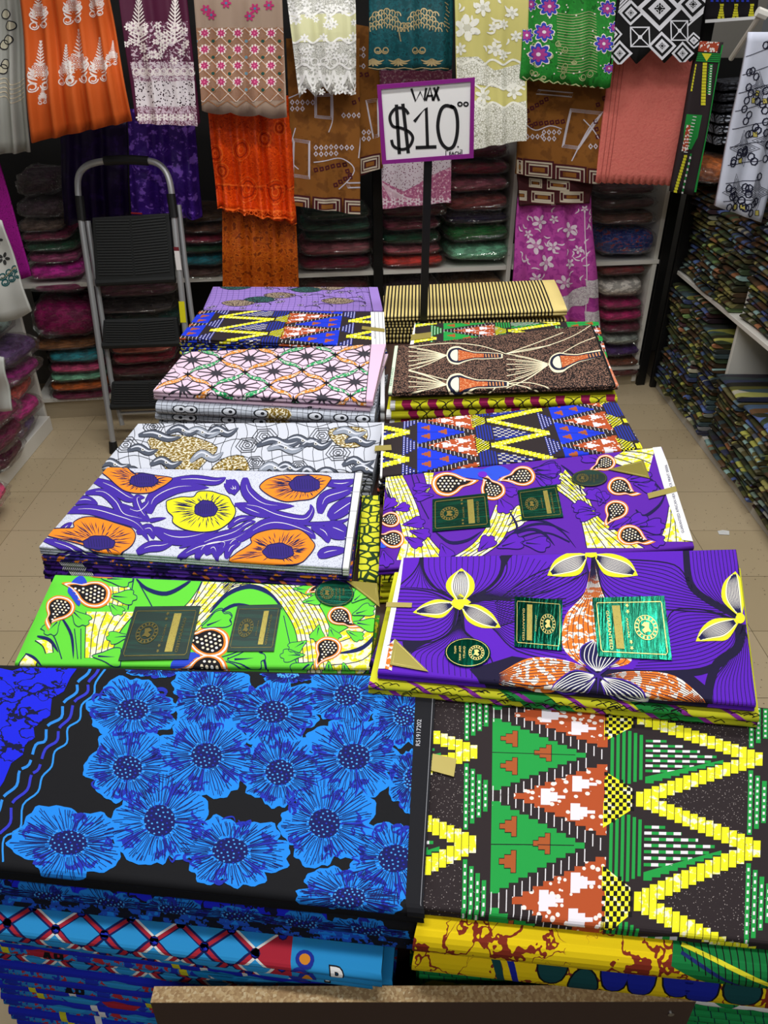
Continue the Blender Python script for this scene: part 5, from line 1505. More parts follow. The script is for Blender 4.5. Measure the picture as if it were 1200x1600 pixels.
# 5 white guipure
o, S = hang('white guipure lace in tiers with scalloped hem', [(440, M_TOPD), (556, M_TOPD), (557, 132), (466, 138)], .41, mat=textured('cells', 'dcdcd6', '8f9088', 170., .06), pleats=(3, .014), seed=5, hem=zig(3.5, .035), grid=(42, 14))
pr = HP(S); pr.tf = crop(280, 0, 3); w5 = plain('f0f0ee')
pr.poly([(510, 70), (830, 60), (828, 190), (530, 200)], plain('cfcfa4'), 1)
r = random.Random(5)
for y in (60, 190, 310): pr.line(sm([(500 + k * 42, y + (12 if k % 2 else -12)) for k in range(9)]), 10, w5, 3)
for k in range(60):
    x, y = r.uniform(495, 830), r.choice((r.uniform(0, 55), r.uniform(70, 190), r.uniform(200, 300), r.uniform(310, 440))); blossom(pr, (x, y), r.uniform(14, 24), w5, plain('b9bab2'), 6, 2, r.uniform(0, 1))
for k in range(7): pr.ring((545 + k * 45, 290), 17, 17, 6, w5, 3); 
for k in range(5):
    x = 560 + k * 66; pr.line([(x - 33, 330), (x - 18, 380), (x, 420), (x + 18, 380), (x + 33, 330)], 12, w5, 3); blossom(pr, (x, 370), 24, w5, plain('a9aaa2'), 8, 3)
pr.tf = None; pr.build(o, 'embroidery_print')
# 6 teal with gold scales
o, S = hang('dark teal cloth with gold scale embroidery above the price sign', [(578, M_TOPD), (710, M_TOPD), (708, 108), (577, 106)], .40, mat=textured('blotch', '0b4148', '0e5058', 50., .5, c3='0a343a', rough=.6), pleats=(3, .012), seed=6, hem=scal(6, .008), grid=(36, 14))
pr = HP(S); pr.tf = crop(560, 0, 3); gd = plain('b9a578', .4, .5, .4)
for cx in (120, 295):
    for j in range(4):
        for i in range(-3 + j // 2, 4 - j // 2):
            x, y = cx + i * 26 + (13 if j % 2 else 0), 125 - j * 22 - abs(i) * -8
            pr.line([(x + 15 * math.cos(t), y + 20 * math.sin(t)) for t in (math.pi + k * math.pi / 8 for k in range(9))], 5, gd, 1); pr.line([(x, y), (x, y - 18)], 3.5, gd, 1)
for i in range(4): pr.line([(185 + i * 3, 120 + 18 * i), (200, 195)], 4, gd, 1)
for x in (90, 125, 265, 300): scroll(pr, (x, 235), 18, 6, gd, 1, 1 if x in (90, 265) else -1)
for cx in (70, 190, 345):
    for k in range(7):
        t = math.pi * (k + .5) / 7; pr.line(sm([(cx, 275), (cx + 24 * math.cos(t), 285 + 18 * math.sin(t)), (cx + 52 * math.cos(t), 272 + 40 * math.sin(t))], 4), 9, gd, 1, taper='leaf')
for k in range(8): pr.line([(405 + 6 * math.sin(k), 10 + k * 18), (425 - 6 * math.sin(k * 2), 24 + k * 18)], 5, gd, 1)
pr.line([(50 + k * 42, 318 + (6 if k % 2 else 0)) for k in range(10)], 4, gd, 1)
pr.tf = None; pr.build(o, 'embroidery_print')
# 7 pale yellow
o, S = hang('pale yellow net with white leaf embroidery and thick white lace hem', [(708, M_TOPD), (826, M_TOPD), (820, 214), (716, 232)], .42, mat=plain('c9c277', .8), pleats=(3, .014), seed=7, hem=scal(4, .012), grid=(30, 16))
pr = HP(S); pr.tf = crop(560, 0, 3); w7 = plain('ebebe2'); wl = textured('cells', 'e4e4dc', '9a9a86', 110., .06)
pr.poly([(445, 270), (560, 265), (640, 330), (760, 300), (780, 400), (700, 420), (560, 395), (440, 380)], wl, 1)
pr.poly([(440, 480), (560, 470), (690, 500), (780, 470), (790, 720), (440, 720)], wl, 1)
for y in (290, 405, 490): pr.line(sm([(440 + k * 48, y + (14 if k % 2 else -10)) for k in range(8)]), 10, w7, 2)
for x, y, r_ in ((510, 130, 62), (580, 35, 42), (635, 125, 24), (680, 115, 24), (640, 230, 34), (585, 450, 40), (480, 230, 30), (720, 60, 30), (740, 170, 26), (680, 260, 24), (730, 430, 36)): blossom(pr, (x, y), r_, w7, plain('c9c9b8'), 6, 2, .4)
r = random.Random(7)
for k in range(26):
    x, y, a = r.uniform(450, 770), r.uniform(0, 260), r.uniform(0, 6); pr.line(sm([(x, y), (x + 18 * math.cos(a), y + 14 * math.sin(a)), (x + 40 * math.cos(a + .4), y + 32 * math.sin(a + .4))], 3), 11, w7, 2, taper='leaf')
pr.tf = None; pr.build(o, 'embroidery_print')
# 8 green with jewels
o, S = hang('bright green cloth sewn with blue and pink jewel flowers', [(822, M_TOPD), (968, M_TOPD), (952, 136), (812, 122)], .42, mat=textured('blotch', '1f7a2a', '23862e', 40., .5, c3='186020', rough=.6), pleats=(3, .013), seed=8, hem=scal(9, .008), grid=(45, 14))
pr = HP(S); pr.tf = crop(800, 0, 3); bl, pp, gl = plain('2b3fae'), plain('a03a86'), plain('b9c08a', .4, .5, .3)
for x, y, r_ in ((150, 150, 48), (125, 255, 58), (175, 30, 50), (430, 205, 46), (65, 165, 40), (450, 40, 42), (90, 20, 34), (480, 130, 30), (450, 320, 26)):
    blossom(pr, (x, y), r_, wt, None, 8, 1); blossom(pr, (x, y), r_ * .88, bl, None, 8, 2); blossom(pr, (x, y), r_ * .6, pp, plain('d8d0d8'), 8, 3)
r = random.Random(8)
for k in range(22):
    y = 60 + k * 13; pr.line(sm([(210, y), (290, y + 10), (360, y - 6), (400, y + 6)], 3), 3, gl, 1)
for k in range(16): scroll(pr, (r.uniform(60, 440), r.uniform(200, 370)), r.uniform(10, 20), 4, gl, 1, r.choice((-1, 1)))
for k in range(40): pr.ell((r.uniform(50, 470), r.uniform(0, 380)), 4, 4, wt, 2, n=6)
pr.line([(45 + k * 21, 362 + k * 3 + (9 if k % 2 else -4)) for k in range(20)], 6, gl, 2)
pr.tf = None; pr.build(o, 'embroidery_print')
# 9 black and white diamonds
o, S = hang('black and white cloth of nested diamonds with a toothed hem', [(980, M_TOPD), (1112, M_TOPD), (1092, 72), (956, 76)], .43, mat=plain('121214'), pleats=(1.5, .006), seed=9, hem=zig(3.2, .055), grid=(48, 14))
pr = HP(S); pr.tf = crop(800, 0, 3); w9 = plain('d3d4dc')
def nest(x, y, r_, n=4):
    for k in range(n):
        q = r_ * (1 - k / n); m = w9 if k % 2 == 0 else BLK
        pr.poly([(x - q, y), (x, y - q), (x + q, y), (x, y + q)], m, 1 + k)
    q = r_ * .13
    for a, b in ((-1, -1), (1, -1), (-1, 1), (1, 1)): pr.ring((x + a * q, y + b * q), q * .7, q * .7, 3, w9, 6, n=8)
for x, y, r_ in ((690, 40, 108), (505, 250, 62), (700, 215, 68), (850, 20, 80), (855, 190, 40), (560, 60, 60), (470, 160, 50), (800, 250, 56)): nest(x, y, r_)
for x, y in ((600, 175), (785, 145)):
    pr.rectp(x - 44, y - 50, x + 44, y + 46, w9, 7); pr.rectp(x - 38, y - 44, x + 38, y + 40, BLK, 8); pr.rectp(x - 9, y - 10, x + 9, y + 8, w9, 9)
    for a, b in ((-38, -44), (38, -44), (-38, 40), (38, 40)): pr.line([(x + a, y + b), (x + a * .2, y + b * .2)], 5, w9, 9)
for k in range(5):
    for x0 in (495, 900): pr.line([(x0 - 20 - k * 14, 20 + k * 26), (x0 + 20 + k * 10, -30 + k * 8)], 8, w9, 1)
pr.tf = None; pr.build(o, 'embroidery_print')

# lower row
# orange lace (two tiers)
OL = textured('blotch', 'd23f08', 'e8500c', 60., .5, c3='b83204', rough=.45, bump=.5)
o, S = hang('vivid orange lace in two tiers below the beige cloth', [(322, 150), (452, 150), (464, 350), (340, 326)], .31, mat=OL, pleats=(5, .026), seed=10, thick=.02)
pr = HP(S); pr.tf = crop(280, 0, 3); ol, od = plain('f06a24', .4), plain('a82c04')
for y in (860, 970, 1000, 1030): pr.line(sm([(140 + k * 40, y + (k % 2) * 8 + k * 2) for k in range(11)]), 9, ol, 1)
for k in range(14): pr.line([(140 + k * 30, 870), (146 + k * 30, 890)], 10, od, 1); pr.ring((250 + k * 22, 1000), 9, 9, 4, ol, 2, n=8)
for x, y, r_ in ((290, 700, 40), (320, 890, 46), (450, 900, 46), (170, 720, 34), (400, 650, 30), (470, 600, 26), (200, 800, 30)):
    for q in (1, .66, .33): pr.ring((x, y), r_ * q, r_ * q * 1.25, 5, ol if q != .66 else od, 1, n=14)
pr.rectp(235, 1045, 560, 1075, ol, 1)
pr.tf = None; pr.build(o, 'embroidery_print')
o, S = hang('amber orange velvet lace hanging lowest beside the lavender cloth', [(347, 320), (462, 330), (468, 470), (348, 470)], .255, mat=textured('blotch', 'a8480a', 'c05c10', 45., .48, c3='7e3206', rough=.5, bump=.4), pleats=(4, .016), seed=11, thick=.02)
# brown embroidered pair
BR = textured('blotch', '7a4c1c', '84531f', 16., .5, c3='704418', soft=True)
def brown_print(pr, frames, glyphs_, dias, border, arcs):
    wt_, mr = plain('c9c2cc'), plain('4a1420')
    for q in frames:
        for k in (0, 7, 14): 
            c = (sum(p[0] for p in q) / len(q), sum(p[1] for p in q) / len(q)); d = math.dist(q[0], c)
            pr.line([(p[0] + (c[0] - p[0]) * k / d, p[1] + (c[1] - p[1]) * k / d) for p in q], 4, wt_, 1, closed=len(q) > 3)
    for (x0, y0), (x1, y1), n in glyphs_:
        for k in range(n):
            x, y = x0 + (x1 - x0) * k / max(1, n - 1), y0 + (y1 - y0) * k / max(1, n - 1)
            pr.ring((x, y), 10, 10, 8, mr, 1, rot=.5, n=4)
    for x, y, nx, ny in dias:
        for i in range(nx):
            for j in range(ny if i < nx * .6 else 1):
                cx, cy = x + i * 24, y + j * 30; pr.poly([(cx - 11, cy), (cx, cy - 14), (cx + 11, cy), (cx, cy + 14)], wt_, 1); pr.poly([(cx - 5, cy), (cx, cy - 7), (cx + 5, cy), (cx, cy + 7)], BR, 2)
    for P in arcs: pr.line(sm(P), 5, wt_, 1)
    mrn, sil = plain('45141a'), plain('c8bca8', .4, .4, .2)
    for (x, y, w, h, sk) in border:
        P = lambda a, b: (x + w * a, y + h * b + sk * a)
        pr.poly([P(-.04, -.12), P(1.04, -.12), P(1.04, 1.15), P(-.04, 1.15)], mrn, 1)
        for q in (.04, .16): pr.line([P(q, q * 1.4), P(1 - q, q * 1.4), P(1 - q, 1 - q * 1.4), P(q, 1 - q * 1.4)], 9, sil, 2, closed=True)
        pr.poly([P(.28, .36), P(.72, .36), P(.72, .64), P(.28, .64)], BR, 3)
o, S = hang('brown cloth with white frames and key border beside the orange lace', [(447, 60), (562, 60), (563, 336), (458, 322)], .30, mat=BR, pleats=(2, .012), seed=12)
pr = HP(S); pr.tf = crop(280, 0, 3)
brown_print(pr, [[(635, 440), (720, 440), (720, 560), (635, 550)], [(535, 650), (612, 660), (612, 840), (530, 830)], [(780, 855), (900, 855), (900, 880), (790, 880)]],
            [((640, 795), (775, 770), 6), ((775, 770), (800, 830), 3), ((735, 870), (800, 820), 4), ((820, 480), (850, 465), 2)], [(530, 480, 5, 2), (770, 540, 5, 1), (640, 690, 8, 2)],
            [(505, 920, 105, 75, 10), (630, 930, 128, 70, 8), (775, 938, 110, 75, 6)], [[(545, 600), (525, 680), (530, 760), (560, 795)], [(630, 760), (700, 750), (770, 745), (820, 800), (750, 890)], [(840, 740), (850, 640), (858, 500)], [(720, 450), (720, 560), (700, 620)], [(500, 465), (560, 440), (620, 400)]])
pr.tf = None; pr.build(o, 'embroidery_print')
o, S = hang('narrow brown cloth panel with key border tucked behind the price sign', [(555, 38), (590, 44), (598, 262), (560, 276)], .25, mat=BR, pleats=(1, .006), seed=13, grid=(10, 14))
pr = HP(S); pr.tf = crop(280, 0, 3)
brown_print(pr, [[(875, 470), (930, 460), (935, 640), (910, 650)]], [((850, 350), (880, 350), 2)], [(840, 230, 2, 2), (865, 620, 2, 2), (840, 310, 2, 1)], [(850, 745, 90, 70, -20)], [])
pr.tf = None; pr.build(o, 'embroidery_print')
# pink white lace behind the sign
o, S = hang('pink and white honeycomb lace hanging behind the price sign', [(590, 98), (706, 98), (704, 312), (598, 322)], .23, mat=textured('dots', 'c9bcc6', '6a2f4a', 130., .30), pleats=(2, .008), seed=14, hem=scal(6, .012), grid=(36, 14))
pr = HP(S); pr.tf = crop(560, 0, 3); pkl = textured('blotch', 'a0567c', 'b9718f', 90., .5, c3='d9c3cf')
pr.poly([(100, 840), (215, 900), (330, 830), (440, 780), (440, 1000), (110, 1000)], pkl, 1); pr.poly([(95, 330), (440, 330), (440, 420), (270, 520), (95, 440)], pkl, 1)
for k in range(9): blossom(pr, (125 + k * 38, 945), 18, plain('dccad4'), plain('a0567c'), 6, 2)
for k in range(22): pr.line([(105 + k * 6, 850 + k * 4), (150 + k * 5, 930)], 2, plain('dccad4'), 2)
pr.tf = None; pr.build(o, 'embroidery_print')
# brown right
o, S = hang('brown cloth with white frames and key border under the green jewelled cloth', [(816, 108), (952, 112), (936, 288), (806, 272)], .31, mat=BR, pleats=(1.5, .007), seed=15)
pr = HP(S); pr.tf = crop(560, 0, 3)
brown_print(pr, [[(995, 510), (1145, 525), (1030, 700), (955, 690)], [(840, 420), (1005, 435), (1000, 455), (830, 440)]], [((790, 520), (880, 465), 5), ((780, 540), (810, 590), 3), ((830, 580), (960, 570), 6), ((1120, 490), (1150, 460), 2), ((1110, 570), (1120, 640), 3)],
            [(790, 640, 4, 1), (870, 620, 4, 2), (1085, 685, 2, 1)], [(745, 745, 20, 70, 4), (775, 750, 135, 75, 14), (920, 775, 140, 75, 14), (1075, 795, 120, 75, 10)], [[(780, 580), (830, 610), (900, 590), (955, 605)], [(1055, 560), (1100, 610), (1125, 650)], [(1150, 520), (1080, 600), (1000, 755)]])
pr.tf = None; pr.build(o, 'embroidery_print')
o, S = hang('lower brown key-border hem showing beneath the right brown cloth', [(808, 255), (930, 268), (922, 318), (812, 322)], .285, mat=plain('3f1a1e'), pleats=(1.5, .006), seed=16, thick=.02)
pr = HP(S); pr.tf = crop(560, 0, 3)
brown_print(pr, [], [], [], [(740, 890, 50, 45, 6), (810, 895, 110, 52, 8), (940, 895, 120, 50, 6), (800, 835, 60, 40, 6), (880, 840, 110, 45, 10), (900, 962, 100, 20, 4)], [])
pr.tf = None; pr.build(o, 'embroidery_print')
# coral
o, S = hang('plain coral quilted cloth with finely scalloped hem', [(958, 60), (1090, 60), (1050, 288), (931, 284)], .325, mat=textured('blotch', 'e0776c', 'e27a6f', 60., .5, c3='de736a', bump=.55, soft=True), pleats=(.7, .004), seed=17, hem=scal(12, .007), grid=(60, 14), thick=.022)
pr = HP(S)
for x in (8, 16, 22): pr.line([(958 + x, 60), (931 + x * .85, 290)], .9, plain('a8504a'), 1)
pr.build(o, 'seam_print')
# magenta
o, S = hang('magenta net with white flower sprays and pale lace hem', [(810, 300), (924, 305), (941, 515), (796, 500)], .265, mat=textured('blotch', 'b0409a', 'bb4aa4', 30., .5, c3='a03690', soft=True), pleats=(3.5, .017), seed=18)
pr = HP(S); pr.tf = crop(560, 300, 3); wm = plain('e6d3e2'); r = random.Random(18)
for x, y, r_ in ((850, 140, 34), (995, 180, 36), (830, 250, 38), (915, 260, 28), (880, 330, 38), (990, 335, 24), (1030, 270, 20), (920, 130, 20), (800, 200, 20), (1060, 80, 18), (960, 420, 34), (830, 400, 26)): blossom(pr, (x, y), r_, wm, plain('c98ab8'), 5, 2, r.uniform(0, 1))
for k in range(46):
    x, y, a = r.uniform(750, 1100), r.uniform(60, 440), r.uniform(0, 6); pr.line(sm([(x, y), (x + 16 * math.cos(a), y + 12 * math.sin(a)), (x + 34 * math.cos(a + .5), y + 30 * math.sin(a + .5))], 3), 7, wm, 1, taper='leaf')
lw = textured('blotch', 'd8d2d6', 'b9a9b6', 60., .5, c3='e6e2e4')
pr.poly(sm([(930, 500), (1000, 470), (1060, 440), (1075, 520), (1000, 545), (960, 560)], 3, True), lw, 2); pr.poly([(1060, 410), (1140, 410), (1140, 500), (1070, 490)], lw, 2); pr.poly([(1060, 560), (1140, 560), (1145, 660), (1070, 660)], lw, 2)
pr.line([(1060, 70), (1065, 700)], 4, wm, 2)
pr.tf = None; pr.build(o, 'embroidery_print')
# purple velvets
PV = textured('blotch', '2c1068', '43208c', 26., .52, c3='9a68ec', rough=.3, bump=.8, soft=True)  # pale blotches paint the velvet's sheen; base raised because little light arrives
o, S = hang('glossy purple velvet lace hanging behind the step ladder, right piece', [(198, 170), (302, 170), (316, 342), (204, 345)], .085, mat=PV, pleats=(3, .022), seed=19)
pr = HP(S); pv = plain('4a2494', .35)
for x, y, r_ in ((222, 250, 20), (250, 230, 16), (285, 230, 16), (290, 290, 18), (240, 310, 16), (300, 330, 14), (262, 270, 12)):
    scroll(pr, (x, y), r_, 3, pv, 1); scroll(pr, (x + 8, y + 5), r_ * .6, 2.4, pv, 1, -1)
pr.build(o, 'embroidery_print')
o, S = hang('deep dark purple velvet hanging behind the step ladder, left piece', [(92, 190), (198, 190), (200, 342), (98, 352)], .075, mat=textured('blotch', '16062e', '1e0a3c', 14., .55, c3='2a1250', rough=.4, bump=.4), pleats=(3, .022), seed=20)

# right end, over the wax stacks
o, S = hang('narrow folded green and brown stepped-triangle strip hanging by the coral cloth', [(1093, 64), (1130, 66), (1086, 306), (1050, 300)], .42, mat=K_PLAIN, pleats=(1, .004), seed=21, grid=(8, 20), thick=.03)
pr = HP(S); yl = plain('d8d232'); gg = plain('1f8a3c')
pr.poly([(1093, 64), (1124, 66), (1120, 82), (1089, 80)], textured('dots', 'a8452c', 'e9e2de', 90., .38), 1)
pr.poly([(1089, 82), (1128, 84), (1124, 98), (1085, 96)], gg, 1)
for k in range(5): pr.line([(1086, 84 + 3 * k), (1126, 86 + 3 * k)], .8, BLK, 2)
pr.poly([(1096, 83), (1112, 84), (1104, 96)], yl, 3)
for k in range(14): pr.rectp(1098 - k * .2, 98 + k * 4.8, 1105 - k * .2, 102 + k * 4.8, yl, 2)
for k in range(9): pr.rectp(1084 - k * .8, 100 + k * 4.8, 1088 - k * .8, 104 + k * 4.8, yl, 2)
for k in range(12): pr.rectp(1108 - k * .3, 100 + k * 4, 1114 - k * .3, 102.4 + k * 4, gg, 2); pr.rectp(1110 - k * .3, 102.4 + k * 4, 1113 - k * .3, 104 + k * 4, W_, 2)
pr.poly([(1070, 178), (1097, 180), (1090, 215), (1080, 234), (1066, 230)], gg, 1); pr.poly([(1072, 195), (1078, 195), (1074, 235), (1064, 236)], textured('dots', 'a8452c', 'e9e2de', 90., .38), 2)
for k in range(12): pr.line([(1082 - k * 1.3, 182 + k * 5), (1088 - k * 1.3, 183 + k * 5)], 1.3, W_, 3)
for k in range(14): pr.rectp(1068 - k * 1.3, 242 + k * 4.6, 1073 - k * 1.3, 246 + k * 4.6, yl, 2); pr.rectp(1078 - k * 1.0, 240 + k * 4.6, 1081 - k * 1.0, 244 + k * 4.6, W_ if k % 2 else gg, 2)
pr.poly([(1127, 70), (1133, 70), (1112, 190), (1088, 300), (1084, 300), (1106, 190)], gg, 1)
pr.build(o)
o, S = hang('white cloth with black rings and star contours hanging at the right edge', [(1172, 50), (1262, 50), (1190, 348), (1118, 322)], y=3.15, mat=plain('c3c8da'), pleats=(2, .010), seed=22, grid=(16, 20), thick=.02)
pr = HP(S); nb = plain('14162c'); r = random.Random(22)
for x, y in ((1186, 140), (1163, 232), (1150, 300), (1182, 300), (1200, 220)):
    for q in (8, 15, 22, 29):
        pr.line([(x + q * a * .8, y + q * b) for a, b in ((0, -1), (.28, -.28), (1, 0), (.28, .28), (0, 1), (-.28, .28), (-1, 0), (-.28, -.28))], 1.1, nb, 1, closed=True)
for k in range(64):
    t = r.random(); y = 60 + 275 * t; x = 1172 - 48 * t + r.uniform(4, 62)
    pr.ring((x, y), 4.2, 6, 2.0, nb, 2, rot=.4, n=7)
    if k % 5 == 0: pr.rectp(x + 8, y - 4, x + 14, y + 4, plain('b9ae5a'), 2); pr.line([(x + 8, y - 4), (x + 14, y - 4), (x + 14, y + 4), (x + 8, y + 4)], 1.2, nb, 3, closed=True)
for k in range(9): pr.line([(1160 - 4 * k, 90 + 28 * k), (1215 - 4 * k, 70 + 30 * k)], 1, nb, 1)
pr.build(o)
o, S = hang('dark cloth with yellow steps and white edge at the top right corner', [(1106, -60), (1192, -60), (1182, 30), (1102, 36)], y=3.95, mat=plain('17131a'), pleats=(1, .004), seed=23, grid=(12, 8), thick=.03)
pr = HP(S)
for x in (1122, 1145, 1170):
    for k in range(7): pr.rectp(x + 3 - k * .9, 6 + k * 4, x + 8 - k * .9, 9.4 + k * 4, yl, 2); pr.rectp(x + 2 + k * .6, 6 + k * 4, x + 6 + k * .6, 9.4 + k * 4, yl, 2)
for k in range(8): pr.rectp(1110 + k * 8, 0, 1114 + k * 8, 3, plain('2a3fc4'), 2)
pr.poly([(1100, 31), (1184, 25), (1184, 36), (1100, 42)], SELV, 3)
pr.build(o)
# left edge
o, S = hang('magenta pierced felt cloth hanging at the left edge', [(-70, 190), (-6, 240), (48, 432), (-70, 470)], y=3.36, mat=textured('cells', 'a3158f', '5a0a52', 130., .03), pleats=(1, .004), seed=24)
o, S = hang('white lace with teal edging hanging at the left edge', [(-60, 320), (2, 345), (47, 488), (-60, 512)], y=3.18, mat=plain('c9cac6', .8), pleats=(1.5, .012), seed=25, hem=scal(2, .02))
pr = HP(S); te = plain('1f5a5e')
for k in range(7): scroll(pr, (4 + k * 4.6, 432 + (k % 2) * 12 - k * 3), 6, 2, te, 1)
pr.line(sm([(-10, 440), (8, 432), (20, 420), (34, 414)]), 2, plain('b9a888'), 1); blossom(pr, (4, 405), 10, plain('3a3a3a'), None, 5, 1); blossom(pr, (-5, 375), 9, plain('3a3a3a'), None, 5, 1)
pr.build(o, 'embroidery_print')
o, S = hang('pale white net hem hanging low at the left edge', [(-60, 545), (4, 560), (20, 640), (-60, 652)], y=2.80, mat=tulle('c2c6c2', .95), pleats=(1.5, .012), seed=26)
# ------------------------------------------------------------------ price sign
sy = 2.562
sg = empty('price_sign', (at_y(668, 490, sy).x, sy, .77), 'purple framed white price sign on a black post reading WAX $10.00 EACH', 'sign')
def sq(px, py, d=0.0): p = at_y(px, py, sy - d); return p
def slab(pts, th, y):   # upright slab facing the camera
    P = [at_y(x, yy, y) for x, yy in pts]; n = len(P)
    V = P + [p + Vector((0, th, 0)) for p in P]
    return V, [tuple(range(n))[::-1], tuple(range(n, 2 * n))] + [(i, (i + 1) % n, n + (i + 1) % n, n + i) for i in range(n)]
FR = [(589, 133), (742, 121), (740, 247), (597, 257)]
def ins(q, k):
    c = (sum(p[0] for p in q) / 4, sum(p[1] for p in q) / 4)
    return [(p[0] + (c[0] - p[0]) / abs(c[0] - p[0]) * k, p[1] + (c[1] - p[1]) / abs(c[1] - p[1]) * k) for p in q]
inn = ins(FR, 6.5)
for a in range(4):
    b = (a + 1) % 4
    v, f = slab([FR[a], FR[b], inn[b], inn[a]], .014, sy - .007)
    part('frame_rail', v, f, plain('7a1a78', .4, .4), sg)
v, f = slab(ins(FR, 5.5), .006, sy - .002)
panel = part('panel', v, f, plain('dcdcdc', .45, .4), sg)
class Flat(Surf): pass
q = ins(FR, 5.5); Sp = Surf(at_y(*q[0], sy - .002), at_y(*q[1], sy - .002), at_y(*q[2], sy - .002), at_y(*q[3], sy - .002), normal=Vector((0, -1, 0)), grid=(1, 1))
pr = Print(Sp, base=.0008); ik = plain('111114', .6); pr.tf = crop(560, 0, 3)
for P, w in (([(248, 415), (268, 474), (290, 430), (308, 472), (318, 412)], 11), ([(316, 472), (336, 410), (350, 472)], 11), ([(322, 450), (350, 448)], 9), ([(354, 410), (378, 472)], 11), ([(376, 406), (350, 472)], 11),
             ([(235, 535), (215, 510), (175, 508), (148, 545), (160, 590), (200, 600), (240, 620), (255, 650), (235, 690), (200, 700), (165, 685), (155, 655)], 14), ([(178, 490), (192, 722)], 16), ([(208, 486), (234, 718)], 16),
             ([(262, 570), (318, 505), (324, 690)], 15), ([(268, 692), (366, 688)], 16),
             ([(448, 505), (410, 495), (385, 520), (372, 590), (385, 660), (415, 695), (445, 685), (462, 630), (464, 560), (452, 510), (430, 496)], 16)):
    pr.line(sm(P, 5) if len(P) > 5 and w > 12 else P, w, ik, 0)
for x in (476, 504): pr.ring((x, 488), 10, 9, 7, ik, 0, n=12)
pr.ell((467, 688), 4, 4, ik, 0, n=8)
for P in ([(420, 706), (410, 706), (410, 732), (420, 732)], [(476, 702), (485, 702), (485, 728), (476, 728)]): pr.line(P, 4, ik, 0)
pr.text('EACH', (424, 728), (22, -.6), (.5, -24), ik, 0, bold=.03)
pr.tf = None; pr.build(panel, 'lettering')
pxx = at_y(668, 300, sy)
v, f = box_vf(pxx.x - .0125, pxx.x + .0125, sy + .013, sy + .033, .770, 1.40)
part('post', v, f, plain('0a0a0c', .4, .4), sg)
v, f = box_vf(pxx.x - .03, pxx.x + .03, sy + .008, sy + .038, .7605, .7695)
part('base_plate', v, f, plain('0a0a0c', .4, .4), sg)

# ------------------------------------------------------------------ folded step ladder leaning on the shelves
def ld(px, py, back=0.0):
    """point on the leaning plane y = 3.25 + .2 z, pushed back"""
    n = Vector((0, 1, -.2)).normalized(); return at_plane(px, py, Vector((0, 3.25, 0)) + n * back, n)
lad = empty('step_ladder', ld(178, 706), 'folded aluminium step ladder with black ribbed treads and handle grip', 'ladder')
ALU = plain('b4b6b9', .33, .5, .55); PLA = plain('131415', .5, .4); TRD = plain('1d1f20', .6, .3)
loop = sm([(177, 694), (163, 600), (150, 505), (137, 415), (127, 345), (122, 300), (123, 275), (133, 261), (150, 254), (172, 251), (205, 250), (230, 251), (247, 256), (259, 268), (266, 288), (270, 320), (278, 400), (286, 480), (297, 590), (310, 690)], 4)
v, f = tube_vf([ld(*p) for p in loop], .0135); part('front_frame', v, f, ALU, lad)
for P in ([(137, 345), (148, 420), (160, 500), (173, 590), (191, 664)], [(279, 320), (289, 410), (298, 480), (312, 580), (324, 660)]):
    v, f = tube_vf([ld(*p, .045) for p in P], .0115); part('rear_rail', v, f, ALU, lad)
v, f = tube_vf([ld(188, 646, .045), ld(322, 640, .045)], .008); part('rear_crossbar', v, f, ALU, lad)
v, f = tube_vf([ld(*p) for p in ((163, 251.5), (185, 250), (205, 249.6), (232, 251.5))], .019, 12); part('handle_grip', v, f, PLA, lad)
for P in ([(124, 306), (128, 344)], [(267, 303), (272, 340)]):
    v, f = tube_vf([ld(*p) for p in P], .0185, 12); part('collar', v, f, PLA, lad)
for P in ([(176, 690), (178.5, 707)], [(309, 688), (312, 705)]):
    v, f = tube_vf([ld(*p) for p in P], [.018, .022], 12); part('rubber_foot', v, f, PLA, lad)
def tread(q, ribs):
    nrm = Vector((0, -1, .2)).normalized()
    P = [ld(*p, -.004) for p in q]; B = [p - nrm * .03 for p in P]
    V = P + B; t = part('tread', V, [(0, 3, 2, 1), (4, 5, 6, 7), (0, 1, 5, 4), (1, 2, 6, 5), (2, 3, 7, 6), (3, 0, 4, 7)], TRD, lad); bevel(t, .006, 2)
    # rolled front lip
    v, f = tube_vf([P[3] - nrm * .012, P[2] - nrm * .012], .017, 10); part('lip', v, f, TRD, t)
    def Q(u, w): return P[0] * (1 - u) * (1 - w) + P[1] * u * (1 - w) + P[2] * u * w + P[3] * (1 - u) * w
    V = []; F = []
    for s_, (a, b) in ((1, (.05, .485)), (-1, (.515, .95))):
        for k in range(ribs):
            w0 = .04 + .86 * k / ribs; dw = .86 / ribs * .5; sl = .055 * (8 / ribs)
            sh = lambda u: (sl * (u - a) / (b - a)) if s_ > 0 else sl * (b - u) / (b - a)
            o_ = len(V)
            for u, w in ((a, w0 + sh(a)), (b, w0 + sh(b)), (b, w0 + dw + sh(b)), (a, w0 + dw + sh(a))):
                p = Q(u, min(w, .97)); V += [p, p + nrm * .004]
            F += [(o_ + 1, o_ + 7, o_ + 5, o_ + 3), (o_, o_ + 1, o_ + 3, o_ + 2), (o_ + 4, o_ + 5, o_ + 7, o_ + 6), (o_ + 2, o_ + 3, o_ + 5, o_ + 4), (o_ + 6, o_ + 7, o_ + 1, o_)]
    g = part('rib_tread', V, F, plain('2b2d2e', .55, .35), t); g['kind'] = 'stuff'
    return t
tread([(143, 340), (264, 333), (273, 436), (149, 442)], 20)
tread([(161, 500), (276, 496), (281, 536), (159, 540)], 9)
tread([(174, 597), (294, 593), (299, 632), (172, 636)], 9)
v, f = tube_vf([ld(205, 333, -.005), ld(222, 334, -.005)], .004); part('red_latch', v, f, plain('7a1420'), lad)
